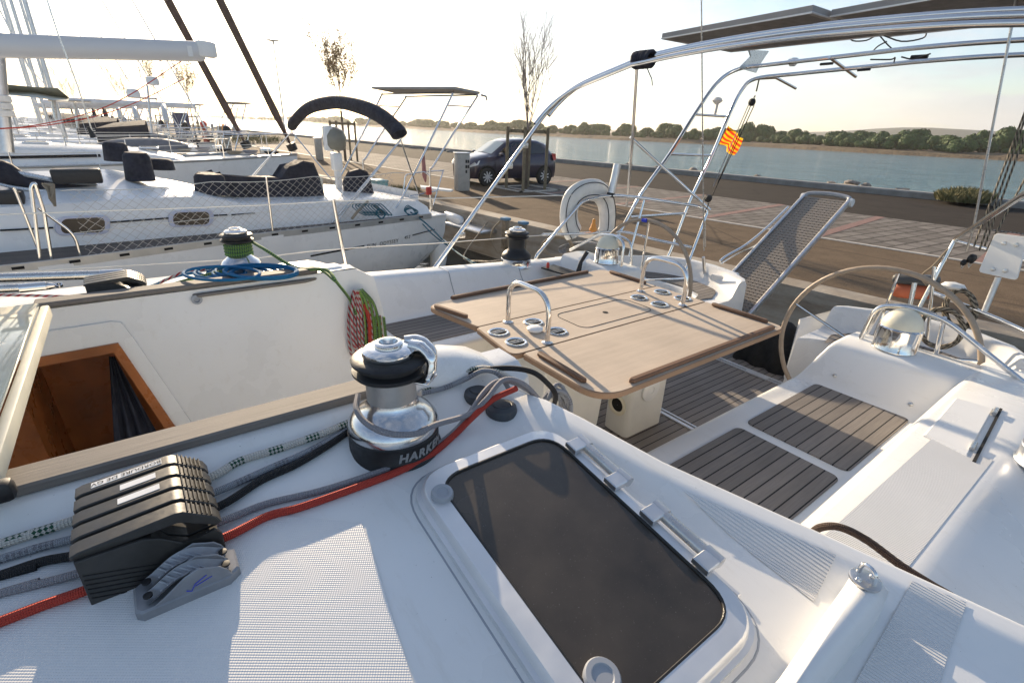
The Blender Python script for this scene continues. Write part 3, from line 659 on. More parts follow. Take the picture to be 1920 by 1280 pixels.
# nonskid patches on the deck (proud skins)
def skin(m, poly_px, n=18, up=.0015, clip=None):
    """poly in (x,y) deck coordinates, 4 corners, gridded on the cambered deck"""
    a, b, c, d = [Vector((*p, 0)) for p in poly_px]; rows = []
    for i in range(n+1):
        f = i/n; l = a.lerp(d, f); r = b.lerp(c, f)
        rows.append([(lambda p: Vector((p.x, p.y, zd(p.y)+up+lipz(max(0, xe(p.y)-p.x), p.y))))(l.lerp(r, j/n)) for j in range(n+1)])
    return m.grid(rows)
NSK = MB().grid([[Vector((lerp(-.9, xm, i/24), y, zd(y)+.0015)) for i in range(25)] for y, xm in [(-.6, -.12), (-.3, 0), (0, .085), (.2, .125), (.4, .165), (.6, .195), (.69, .205), (.74, .14), (.80, .06), (.85, .0)]])
part('nonskid_panel', NSK, MAT['nonskid'], OY)
rp_ = MB()
def onD(px, py, d=0):
    """pixel on the near deck"""
    p = Z(px, py, 2.0)
    for _ in range(12): p = Z(px, py, zd(p.y)+d)
    return p
def xy(p): return (p.x, p.y)
skin(rp_, [xy(onD(*p)) for p in ((1275, 935), (1360, 972), (1560, 1060), (1525, 1128))], 8, .0015)
part('nonskid_panel', rp_, MAT['ribbed'], OY)
# teak rails each side of the companionway recess
def rail(mir_=False):
    m = MB(); o = [(-1.2, .983), (.36, .983), (.41, 1.0), (.41, 1.055), (-1.2, 1.055)]
    p = [Vector((x, y, 2.117)) for x, y in o]
    if mir_: p = [mir(q) for q in p]
    m.prism(p, (0, 0, .020), .004); return m
part('teak_rail', rail(), MAT['teakrail'], OY)
FR = MB(); FR.prism([Vector((-.33, 2.085, 2.117)), Vector((.53, 2.085, 2.117)), Vector((.56, 2.10, 2.117)), Vector((.56, 2.15, 2.117)), Vector((-.33, 2.15, 2.117))], (0, 0, .018), .004); part('teak_rail', FR, MAT['teakrail'], OY)
FS2 = MB(); FS2.prism([Vector((.12, 2.075, 2.085)), Vector((.50, 2.075, 2.085)), Vector((.55, 2.099, 2.085)), Vector((.10, 2.099, 2.085))], (0, 0, .012), .003); part('teak_step', FS2, MAT['teakrail'], OY)
# rounded end caps of the recess coamings
def cap(sgn):
    sec = []; rows = []
    for x, hw, h in ((.42, .075, .02), (.44, .085, .055), (.50, .09, .085), (.58, .09, .075), (.66, .085, .05), (.72, .075, .01), (.75, .06, -.03)):
        r = []
        for k in range(13):
            a = math.pi*k/12; yy = 1.04-math.cos(a)*hw; zz = 2.09+max(0, math.sin(a))**.6*h; r.append(Vector((x, yy, zz)))
        rows.append(r if sgn > 0 else [mir(p) for p in r])
    m = MB().grid(rows); m.add(rows[0], [tuple(range(13))]); m.add(rows[-1], [tuple(reversed(range(13)))]); return m
part('coaming_cap', cap(1), MAT['gel'], OY, smooth=60)
fc = MB(); rows = []
for x, hw, h in ((.52, .05, .0), (.54, .058, .02), (.60, .06, .036), (.66, .06, .036), (.70, .058, .018), (.73, .05, -.02), (.745, .04, -.06)):
    rows.append([Vector((x, 2.16-math.cos(math.pi*k/12)*hw, 2.09+math.sin(math.pi*k/12)**.6*h)) for k in range(13)])
fc.grid(rows); fc.add(rows[-1], [tuple(reversed(range(13)))]); part('coaming_cap', fc, MAT['gel'], OY, smooth=60)
# far wall of the recess (faces the camera)
W2 = 2.099
wl = MB(); hole = [(-.42, 1.94), (-.155, 1.955), (-.07, 1.60), (.02, 1.25), (-.42, 1.25)]
# wall pieces around the companionway opening
def wp(pts, y=W2): return [Vector((a, y, b)) for a, b in pts]
wl.prism(wp([(-.9, 2.11), (.72, 2.11), (.80, 2.06), (.83, 1.90), (.86, 1.5), (.86, 1.15), (.08, 1.15), (-.155, 1.957), (-.9, 1.945)]), (0, .05, 0)); part('companionway_side', wl, MAT['gel'], OY, smooth=0)
pn = MB(); pn.prism(wp([(-.9, 2.035), (-.15, 2.04), (-.125, 2.03), (-.10, 1.95), (-.01, 1.61), (.12, 1.15), (.075, 1.15), (-.06, 1.60), (-.15, 1.962), (-.9, 1.95)], W2-.012), (0, .011, 0)); part('bulkhead_panel', pn, MAT['gel'], OY, smooth=0)
fr = MB(); fr.prism(wp([(-.9, 1.95), (-.15, 1.962), (-.17, 1.93), (-.9, 1.918)], W2-.02), (0, .06, 0)); fr.prism(wp([(-.15, 1.962), (-.06, 1.60), (.085, 1.15), (.045, 1.15), (-.092, 1.60), (-.17, 1.93)], W2-.02), (0, .06, 0)); part('companionway_frame', fr, MAT['varnish'], OY, smooth=0)
ins = MB(); y0, y1 = W2+.05, 3.0
ins.add([(-1.2, 2.55, 2.0), (.3, 2.55, 2.0), (.3, 2.55, .6), (-1.2, 2.55, .6)], [(0, 1, 2, 3)])
ins.add([(-1.2, y0, 1.97), (.2, y0, 1.97), (.2, 2.6, 1.97), (-1.2, 2.6, 1.97)], [(0, 1, 2, 3)]); ins.add([(-.45, y0, 1.97), (-.45, 2.6, 1.97), (-.42, 2.6, .6), (-.42, y0, .6)], [(0, 1, 2, 3)]); part('cabin_joinery', ins, MAT['varnish'], OY, smooth=0)
cu = MB(); rows = []
for i in range(13):
    t = i/12; l = Y(lerp(204, 222, t), lerp(668, 960, t), 2.17); r = Y(lerp(216, 345, t), lerp(668, 900, t), 2.17); rows.append([l.lerp(r, j/18)+Vector((0, .016*math.sin(j*1.3+i*.2)*(.4+t), 0)) for j in range(19)])
part('curtain', cu.grid(rows), MAT['curtain'], OY, smooth=80)
bt = MB(); bt.lathe([(.018, 0), (.018, .012), (.010, .014), (.009, .006)], (.11, 2.098, 2.075), (0, -1, 0), 18); part('vent_button', bt, MAT['greypl'], OY)
# recess floor
part('companionway_sill', MB().box((.35, 1.58, 1.22), (1.0, 1.03, .1), bev=.01), MAT['gel'], OY)
# sliding hatch
sh = MB(); sh.prism([Vector((-.262, .90, 2.165)), Vector((-.225, .90, 2.150)), Vector((-.225, 1.86, 2.150)), Vector((-.262, 1.86, 2.165))], (-.0, 0, -.075), .006)
hf = part('sliding_hatch', MB().box((-.272, 1.43, 2.166), (.020, .90, .036), bev=.005), MAT['cream'], OY)
q = N('clear_acrylic', (.55, .62, .60), .05); q.b.inputs['Alpha'].default_value = 1; q.b.inputs['Transmission Weight'].default_value = .75; q.b.inputs['IOR'].default_value = 1.45; MAT['acryl'] = q.m
shade_bar = part('added_shade_bar', MB().box((-.70, .968, 2.168), (.86, .03, .062), bev=.005), MAT['cream'], hf)  # added opaque bar, mostly out of view, keeps sun off the deck corner
part('hatch_latch', MB().box((-.262, .945, 2.160), (.04, .03, .035), bev=.010), MAT['blackp'], hf)
part('hatch_pane', MB().box((-.68, 1.43, 2.193), (.80, .86, .012), bev=.002), MAT['acryl'], hf)
# ------------------------------------------------ cockpit well
sole = MB(); sole.add([(.8, .5, 1.15), (4.3, .5, 1.15), (4.3, 2.66, 1.15), (.8, 2.66, 1.15)], [(0, 1, 2, 3)]); part('cockpit_sole', sole, MAT['teak'], OY, smooth=0)
fh = MB()
def frame2(m, x0, x1, y0, y1, z, w, h=.008):
    m.box(((x0+x1)/2, y0, z), (x1-x0+w, w, h)); m.box(((x0+x1)/2, y1, z), (x1-x0+w, w, h)); m.box((x0, (y0+y1)/2, z), (w, y1-y0-w, h)); m.box((x1, (y0+y1)/2, z), (w, y1-y0-w, h))
frame2(fh, 2.30, 3.33, 1.16, 1.98, 1.155, .022); frame2(fh, 2.335, 3.295, 1.195, 1.945, 1.154, .012); fh.box((3.30, 1.45, 1.158), (.05, .16, .01)); part('sole_hatch_frame', fh, MAT['alufr'], OY, smooth=0)
# seats: one lofted section each side.  (y, z) from sole up to the coaming top
def seat_sec(t):
    ci = lerp(.285, .33, t); zc = lerp(1.885, 1.80, t)
    return [(.965, 1.15), (.955, 1.45), (.95, 1.552), (.942, 1.566), (.925, 1.57), (.86, 1.57), (.44, 1.57), (.415, 1.575), (.395, 1.59), (.375, 1.625), (ci+.03, zc-.06), (ci+.014, zc-.022), (ci+.004, zc-.006), (ci-.012, zc), (.10, zc+.003), (.07, zc-.002), (-.05, zc-.05), (-.2, zc-.125), (-.40, zc-.24), (-.5, zc-.4)]
xs = [.80, 1.0, 1.25, 1.5, 1.8, 2.1, 2.4, 2.6, 2.8, 3.0]
near = MB().grid([[Vector((x, y, z)) for y, z in seat_sec((x-.8)/2)] for x in xs]); part('cockpit_seat', near, MAT['gel'], OY, smooth=50)
def far_sec(x):
    t = (x-.8)/2; zc = lerp(1.835, 1.72, min(1, t)); yi = 2.865
    return [(2.195, 1.15), (2.205, 1.45), (2.21, 1.552), (2.218, 1.566), (2.235, 1.57), (2.30, 1.57), (2.72, 1.57), (2.745, 1.575), (2.765, 1.59), (yi-.02, zc-.06), (yi, zc-.015), (yi+.014, zc), (3.02, zc+.003), (3.05, zc-.012), (3.07, zc-.05), (3.16, 1.52), (3.20, 1.50), (3.62, 1.47), (3.68, 1.47)]
xs2 = [.80, 1.0, 1.3, 1.7, 2.0, 2.2, 2.32, 2.6, 2.9]
def fz(x): return far_sec(x)
part('cockpit_seat', MB().grid([[Vector((x, y, z)) for y, z in fz(x)][::-1] for x in xs2]), MAT['gel'], OY, smooth=50)
sm = MB()
for x in (1.62, 2.22): sm.tube([Vector((x, y-.004, z+.001)) for y, z in far_sec(x)[8:13]], .0025, 4)
part('coaming_seam', sm, MAT['greypl'], OY)
# moulded nonskid on the near coaming
rows = []
for x in [1.02+i*.08 for i in range(12)]:
    zc = lerp(1.885, 1.80, (x-.8)/2); rows.append([Vector((x+.0, y, zc+.0045)) for y in (.25, .20, .15, .105)])
part('nonskid_panel', MB().grid(rows), MAT['ribbed'], OY)
# teak seat panels
def panel(x0, x1, y0, y1, z=1.576, r=.03): m = MB(); m.prism(rrect((x0+x1)/2, (y0+y1)/2, x1-x0, y1-y0, r, z=z-.012), (0, 0, .012), .002); return m
for x0, x1 in ((1.25, 1.86), (1.92, 2.575)):
    part('teak_seat_panel', panel(x0, x1, .435, .84), MAT['teakseat'], OY); part('teak_seat_panel', panel(x0-.2, x1-.2 if x1 < 2 else x1-.2, 2.32, 2.70), MAT['teakseat'], OY)
# locker lid in the near coaming
ll = MB(); L4 = [Vector((1.88, .262, 0)), Vector((2.34, .318, 0)), Vector((2.40, .205, 0)), Vector((1.845, .152, 0))]
cz = lambda x: lerp(1.885, 1.80, (x-.8)/2)
ll.prism([Vector((1.88, .272, cz(1.88)-.004)), Vector((2.34, .296, cz(2.34)-.004)), Vector((2.36, .19, cz(2.36)-.004)), Vector((1.85, .155, cz(1.85)-.004))], (0, 0, .012), .004); zc = 1.828
lk = part('locker_lid', ll, MAT['gel'], OY)
part('lid_gap', MB().box((2.11, .155, zc+.002), (.56, .008, .014), Matrix.Rotation(rad(2.4), 3, 'Y') @ Matrix.Rotation(rad(4), 3, 'Z')), MAT['black'], lk)
for x, y in ((2.32, .178), (1.93, .158)): part('hinge', MB().tube([Vector((x-.03, y, cz(x)+.013)), Vector((x+.03, y+.004, cz(x)+.012))], .007, 10), MAT['steel'], lk)
# ------------------------------------------------ helm pedestals (seat end bulkheads) and after deck
def helm(f, lab):
    m = MB(); rows = []
    def V(x, y, z): p = Vector((x, y, z)); return p if f > 0 else mir(p)
    yv = [.934, .93, .92, .90, .80, .65, .52, .40, .33, .28]
    for y in yv:
        k = (y-.28)/.65; zt = 1.795-.01*k-(.030, .012, .003, 0)[yv.index(y)] if y > .89 else 1.795-.01*k
        V0 = V; sl = .085*max(0, k)**2
        def V(x, yy, z, V0=V0, sl=sl): return V0(x, yy-sl*max(0, min(1, (z-1.57)/.22)), z)
        r = [V(2.545, y, 1.565), V(2.57, y, 1.575), V(2.60, y, 1.60), V(2.655, y, zt-.035), V(2.665, y, zt-.012), V(2.685, y, zt), V(2.82, y, zt+.005), V(2.93, y, zt-.005), V(2.955, y, zt-.03), V(2.96, y, 1.15)]
        rows.append(r if f > 0 else r[::-1]); V = V0
    p0 = rows[0]; rows.insert(0, [Vector((p.x, p.y+(.012 if f > 0 else -.012), 1.15)) for p in p0])
    m.grid(rows); o = part('helm_pedestal', m, MAT['gel'], OY, smooth=50)
    s = MB()
    for y, z in ((.78, 1.635), (.46, 1.63)): p = V(2.607+.0, y, z); s.lathe([(.009, 0), (.008, .004), (.003, .005)], p, (-.95, 0, .3), 12)
    part('screw', s, MAT['steel'], o)
    # compass
    c = V(2.79, .635, 1.795); b = MB(); b.lathe([(.092, 0), (.092, .004), (.088, .01), (.088, .10), (.090, .108), (.084, .114)], c, n=36); cb = part('compass', b, MAT['chrome'], OY)
    dm = MB(); dm.lathe([(.083*math.cos(a), .108+.092*math.sin(a)) for a in [rad(x) for x in range(0, 90, 8)]], c, n=30); part('compass_cover', dm, MAT['cream'], cb)
    g = MB(); y1, y2 = (.86, .47)
    g.tube([V(*p) for p in bendy([(2.80, .78, 1.79), (2.82, .765, 1.965), (2.83, .66, 1.995), (2.84, .50, 1.975), (2.86, .16, 1.78)], [.05, .05, .06])], .0115, 12)
    g.tube([V(*p) for p in bendy([(2.90, .79, 1.79), (2.90, .765, 1.955), (2.90, .66, 1.985), (2.90, .55, 1.97)], [.05, .05])], .009, 10); g.tube([V(2.92, .50, 1.79), V(2.88, .515, 1.975)], .010, 10)
    part('helm_guard', g, MAT['chrome'], OY)
    # wheel
    R_ = .455; cen = V(3.02, .79, 1.655); t = MB(); t.tube([cen+Vector((.02*math.sin(a), math.cos(a)*R_, math.sin(a)*R_)) for a in [2*math.pi*k/64 for k in range(64)]], .0135, 12, closed=True)
    w = part('steering_wheel', t, MAT['wheel'], OY)
    sp = MB()
    for a in (0, 72, 144, 216, 288):
        a = rad(a+20); sp.tube([cen, cen+Vector((0, math.cos(a)*(R_-.01), math.sin(a)*(R_-.01)))], .0075, 8)
    sp.lathe([(.04, -.03), (.045, 0), (.04, .03), (.02, .04)], cen, (1, 0, 0), 20); part('spokes', sp, MAT['chrome'], w)
    if f < 0: part('tape_mark', MB().tube([cen+Vector((0, math.cos(a)*R_, math.sin(a)*R_)) for a in [rad(84+k*1.5) for k in range(4)]], .0145, 12), MAT['tape'], w)
helm(1, ''); helm(-1, '')
# engine panel and throttle at the far helm
ep = MB(); ep.prism([Vector((2.40, 2.82, 1.722)), Vector((2.56, 2.86, 1.715)), Vector((2.62, 2.55, 1.70)), Vector((2.50, 2.52, 1.70))], (0, 0, .012)); e = part('engine_panel', ep, MAT['blackp'], OY)
p0 = Y(1120, 500, 2.72); part('throttle', MB().tube([Vector((2.58, 2.60, 1.715)), Vector((2.60, 2.60, 1.80)), Vector((2.64, 2.585, 1.875))], [.022, .014, .017], 10), MAT['blackp'], e)
part('key_switch', MB().lathe([(.012, 0), (.012, .03), (.006, .04)], (2.44, 2.79, 1.733), n=12), MAT['red'], e)
# after deck: helm seats either side, open transom in the middle
def aft(f):
    m = MB(); rows = []
    def V(x, y, z): p = Vector((x, y, z)); return p if f > 0 else mir(p)
    for y, xb in ((1.24, 3.72), (1.20, 3.78), (1.0, 3.92), (.8, 3.98), (.55, 3.97), (.35, 3.85), (.20, 3.6), (.06, 3.3), (-.1, 2.95)):
        s = .18 if y > .1 else .1
        r = [V(xb-.50, y, 1.15), V(xb-.48, y, 1.50), V(xb-.46, y, 1.525), V(xb-.15, y, 1.525), V(xb-.11, y, 1.545), V(xb-.05, y, 1.645), V(xb-.02, y, 1.66), V(xb+.04, y, 1.655), V(xb+.07, y, 1.62), V(xb+.12, y, 1.1), V(xb+.05, y, .5)]
        rows.append(r if f > 0 else r[::-1])
    e = rows[0]; m.grid(rows); m.add(e, [tuple(range(len(e))) if f > 0 else tuple(reversed(range(len(e))))]); part('helm_seat', m, MAT['gel'], OY, smooth=45)
    t = MB(); a = [V(3.30, 1.10, 1.533), V(3.52, .98, 1.533), V(3.55, .60, 1.533), V(3.42, .32, 1.533)]; b = [V(3.50, 1.14, 1.533), V(3.73, 1.0, 1.533), V(3.80, .60, 1.533), V(3.60, .25, 1.533)]
    aa = spl(a, 6); bb = spl(b, 6); t.grid([[p, q_] for p, q_ in zip(aa, bb)] if f > 0 else [[q_, p] for p, q_ in zip(aa, bb)])
    part('teak_seat_panel', t, MAT['teakseat'], OY)
aft(1); aft(-1)
# side decks, hull
hl = MB(); st = [(-7.0, 1.35, 1.62), (-4, 2.0, 1.54), (-1.5, 2.10, 1.49), (.8, 2.10, 1.47), (2.5, 2.05, 1.46), (3.4, 1.85, 1.46), (4.0, 1.55, 1.45)]
for sgn in (1, -1):
    m = MB().grid([[Vector((x, YC+sgn*(b-.55-.3*(x > 3.2)), z)), Vector((x, YC+sgn*(b-.03), z-.01)), Vector((x, YC+sgn*b, z-.01)), Vector((x, YC+sgn*b, z-.06)), Vector((x, YC+sgn*(b-.08), .7)), Vector((x, YC+sgn*(b-.5), -.2))][::sgn] for x, b, z in st]); part('hull', m, MAT['gel'], OY, smooth=35)
nd = MB(); nd.add([(-3, -.5, 1.50), (3.0, -.66, 1.47), (3.0, -.30, 1.47), (-3, -.2, 1.9)], [(0, 1, 2, 3)]); part('side_deck', nd, MAT['gel'], OY)
# ---------------------------------------------------- the mouldings at the lower right
bx = MB()
def ob(px, py, z): return Z(px, py, z)
A = [onD(1590, 1075), onD(1668, 1128), onD(1485, 1330), onD(1370, 1330)]
top = [Z(1590, 1082, 2.035), Z(1600, 1066, 2.035), Z(1622, 1059, 2.035), Z(1650, 1070, 2.035), Z(1674, 1094, 2.035), Z(1662, 1125, 2.032), Z(1530, 1290, 2.025), Z(1500, 1340, 2.02), Z(1400, 1340, 2.02), Z(1465, 1260, 2.03)]
bx.prism([Vector((p.x, p.y, 1.93)) for p in top], (0, 0, .105), .018); part('spray_coaming', bx, MAT['gel'], OY, smooth=60)
pe = MB(); c = Z(1622, 1087, 2.037); pe.lathe([(.0235, -.001), (.0235, .003), (.021, .0045)], c, n=28); e = part('pad_eye', pe, MAT['steel'], OY)
u = Vector((.35, .9, 0)).normalized(); part('eye_loop', MB().tube(bendy([c-u*.014+Vector((0, 0, .004)), c-u*.012+Vector((0, 0, .028)), c+u*.012+Vector((0, 0, .028)), c+u*.014+Vector((0, 0, .004))], .012), .0035, 8), MAT['chrome'], e)
s = MB()
for k in (-1, 1): w_ = Vector((-u.y, u.x, 0)); s.lathe([(.005, .006), (.004, .009), (.001, .0095)], c+w_*.015*k-Vector((0, 0, .0015)), n=10)
part('screw', s, MAT['chrome'], e)
rp2 = MB(); skin(rp2, [xy(onD(*p)) for p in ((1700, 1110), (1800, 1150), (1760, 1285), (1600, 1285))], 8, .002); part('nonskid_panel', rp2, MAT['ribbed'], OY)
# ---------------------------------------------------- opening hatch
PH = Vector((.45, .45, zd(.45)+.030)); NH = Vector((-.0, -.133, 1)).normalized()
def HP(px, py, up=0): return PL(px, py, PH+NH*up, NH)
def rounded(poly, r, k=8):
    P = [Vector(p) for p in poly]; o = []
    for i in range(len(P)):
        a = P[i-1]-P[i]; b = P[(i+1) % len(P)]-P[i]; A_ = P[i]+a.normalized()*r; B_ = P[i]+b.normalized()*r
        for j in range(k+1): t = j/k; o.append(A_*(1-t)**2+P[i]*2*t*(1-t)+B_*t*t)
    return o
p0, p1, p2 = HP(768, 888), HP(1030, 793), HP(1425, 1150)
v = (p2-p1); vl = v.length; v = v.normalized(); u = (p0-p1); u = (u-v*u.dot(v)); ul = u.length; u = u.normalized()
C0 = p1; H = Matrix((u, v, NH)).transposed()
def HL(a, b, z=0): return C0+u*a+v*b+NH*z
print('hatch', ul, vl)
hw, hh = ul, vl+.01
outer = rounded([HL(0, 0), HL(hw, 0), HL(hw, hh), HL(0, hh)], .075)
inner = rounded([HL(.024, .030), HL(hw-.036, .030), HL(hw-.036, hh-.034), HL(.024, hh-.034)], .06)
base_o = rounded([HL(-.012, -.012), HL(hw+.012, -.012), HL(hw+.012, hh+.012), HL(-.012, hh+.012)], .085)
def ringmesh(rings):
    m = MB(); n = len(rings[0]); vs = [p for r in rings for p in r]
    m.add(vs, [(i*n+k, i*n+(k+1) % n, (i+1)*n+(k+1) % n, (i+1)*n+k) for i in range(len(rings)-1) for k in range(n)]); return m
DH = thing if 0 else None
fr_ = ringmesh([[p-NH*.05 for p in base_o], [p-NH*.018 for p in base_o], [p+NH*0-NH*.016 for p in rounded([HL(-.004, -.004), HL(hw+.004, -.004), HL(hw+.004, hh+.004), HL(-.004, hh+.004)], .079)], [p-NH*.003 for p in outer], [p+(HL(hw/2, hh/2)-p).normalized()*.004 for p in outer], [p+NH*.001 for p in inner], [p-NH*.006 for p in inner]])
dh = part('deck_hatch', fr_, MAT['alufr'], OY, smooth=35)
part('hatch_pane', MB().add([p-NH*.003 for p in inner], [tuple(range(len(inner)))]), MAT['hatchglass'], dh)
g1 = MB(); g1.tube([p-NH*.001 for p in inner], .0028, 6, closed=True); part('gasket', g1, MAT['blackp'], dh)
sk = rounded([HL(-.022, -.02), HL(hw+.022, -.02), HL(hw+.022, hh+.022), HL(-.022, hh+.022)], .095); g2 = MB(); g2.tube([p-NH*.032 for p in sk], .003, 8, closed=True); part('sealant_bead', g2, MAT['greypl'], dh)
def knob(px, py, r): 
    c = HP(px, py, 0); m = MB(); m.lathe([(r, -.003), (r, .006), (r*.9, .010), (r*.62, .010), (r*.55, .008), (.001, .008)], c, NH, 28); part('hatch_knob', m, MAT['greypl'], dh)
knob(829, 928, .021); knob(1128, 1272, .026)
def hinge(b0):
    m = MB(); a = -.016
    for k in (0, 1):
        if k: part('hinge_knuckle', m, MAT['alu'], dh, smooth=30); m = MB()
        bb = b0+k*.118; m.prism([HL(.022, bb-.016, .002), HL(.022, bb+.016, .002), HL(-.024, bb+.016, .002), HL(-.024, bb-.016, .002)], NH*.014, .002); m.tube([HL(-.020, bb-.016, .008), HL(-.020, bb+.016, .008)], .011, 14)
    h_ = part('hinge', m, MAT['alu'], dh, smooth=30); part('hinge_barrel', MB().tube([HL(-.016, b0+.014, .006), HL(-.016, b0+.104, .006)], .0118, 16), MAT['steel'], h_)
    part('hinge_screw', MB().lathe([(.004, 0), (.004, .0115), (.001, .0117)], HL(-.016, b0+.06, .004), NH, 10), MAT['blackp'], h_)
for px, py in ((1098, 833), (1240, 958)):
    p = HP(px, py); hinge((p-C0).dot(v))
st_ = MB(); st_.prism([HL(-.016, .06, -.028), HL(-.016, hh-.05, -.028), HL(-.026, hh-.05, -.028), HL(-.026, .06, -.028)], NH*.006, .002); part('hinge_bar', st_, MAT['alufr'], dh)
# caps on the deck beside the winch
for px, py, r in ((897, 745, .034), (940, 772, .036)):
    c = onD(px, py); part('deck_plug', MB().lathe([(r*1.05, -.01), (r*1.08, .006), (r, .016), (r*.7, .022), (r*.62, .021), (r*.6, .024), (.002, .026)], c, n=32), MAT['rubber'], OY)
# ---------------------------------------------------- winches
MAT['satin'] = simple('scratched_chrome', (.70, .69, .68), .17, 1, var=.12, sc=18, bump=.06, bsc=30)
MAT['drum'] = simple('knurled_drum', (.50, .49, .47), .45, .85, var=.12, sc=14, bump=.3, bsc=260)
def winch(c, s, name_label, chrome_base=True, wrap=None):
    c = Vector(c); o = MB(); o.lathe([(.104, 0), (.106, .006), (.100, .014), (.099, .05), (.101, .055), (.098, .058)], c, n=48); b = part('winch', o, MAT['blackp'] if chrome_base else MAT['alu'], OY, name_label)
    b_scale(b, c, s)
    def add(nm, prof, mat, n=48):
        m = MB(); m.lathe(prof, c, n=n); o = part(nm, m, mat, b); b_scale(o, c, s); return o
    dr_ = [(.0985, .057), (.100, .066), (.097, .078), (.086, .092), (.070, .104), (.060, .114), (.055, .122), (.0535, .130)]
    add('drum_skirt', dr_, MAT['satin']); add('drum', [(.0535, .128), (.0535, .178), (.054, .186)], MAT['drum'])
    add('jaw_ring', [(.054, .183), (.074, .190), (.079, .196), (.079, .201), (.066, .206), (.066, .214), (.079, .219), (.080, .224), (.074, .229), (.050, .230)], MAT['blackp'])
    add('top_cap', [(.052, .228), (.056, .236), (.055, .244), (.046, .250), (.030, .252), (.030, .258), (.026, .261), (.020, .261), (.017, .250), (.001, .250)], MAT['chrome'])
    return b
def b_scale(o, c, s):
    if s == 1: return
    bs = base(o)
    for v_ in o.data.vertices: v_.co = (v_.co+bs-c)*s+c-bs
WN = onD(738, 826); WN = Vector((.347, .862, 2.056))
w1_ = winch(WN, .95, 'chrome self-tailing winch with a black base and one grey turn of rope')
# self tailer arm
arm = MB(); pz_ = WN+Vector((0, 0, .243)); a0 = rad(-35)
def WD(a, r, z): return WN+Vector((math.cos(rad(a))*r, math.sin(rad(a))*r, z*.95))
arm.tube(spl([WD(-20, .045, .246), WD(-35, .066, .246), WD(-45, .086, .232), WD(-50, .090, .208), WD(-52, .084, .188)], 5), [.014]*6+[.012]*6+[.010]*9, 12)
arm.tube(spl([WD(20, .045, .246), WD(0, .066, .248), WD(-25, .085, .238), WD(-45, .090, .215)], 5), [.011]*8+[.009]*8, 10)
arm.box(WD(-52, .078, .187), (.05, .03, .005), Matrix.Rotation(rad(38), 3, 'Z'), .002); part('stripper_arm', arm, MAT['chrome'], w1_)
txt_mat = simple('embossed_grey', (.24, .24, .24), .5)
def text_obj(s_, size, mat, parent, name='lettering', extr=.0006, bend=None, place=None, spacing=1, font=None, shear=0, bold=0):
    cu_ = bpy.data.curves.new(name, 'FONT'); cu_.body = s_; cu_.size = size; cu_.extrude = extr; cu_.space_character = spacing; cu_.shear = shear; cu_.offset = bold; cu_.align_x = 'CENTER'; cu_.resolution_u = 3
    to = bpy.data.objects.new(name, cu_); C.objects.link(to); bpy.context.view_layer.update()
    me = bpy.data.meshes.new_from_object(to); bpy.data.objects.remove(to)
    m = MB(); m.add([place(v_.co) for v_ in me.vertices], [list(p.vertices) for p in me.polygons]); return part(name, m, mat, parent, smooth=0)
def onring(co): a = rad(-75)+co.x/.095; return WN+Vector((math.cos(a)*(.0957+co.z), math.sin(a)*(.0957+co.z), .023+co.y))
text_obj('HARKEN', .026, txt_mat, w1_, bend=None, place=onring, spacing=1.2, shear=.2, bold=.0011)
w2_ = winch((.31, 2.33, 2.075), .80, 'winch on the far side wrapped in green rope', False)
w3_ = winch((2.27, 2.97, 1.725), 1.15, 'black-drummed winch with a chrome base on the far coaming', False)
for nm in w3_.children:
    if nm.name.startswith('drum'): nm.data.materials[0] = MAT['blackp']
w3_.data.materials[0] = MAT['chrome']
w4_ = winch((2.03, -.02, 1.83), .95, 'large chrome-based winch at the right edge on the near coaming', False)
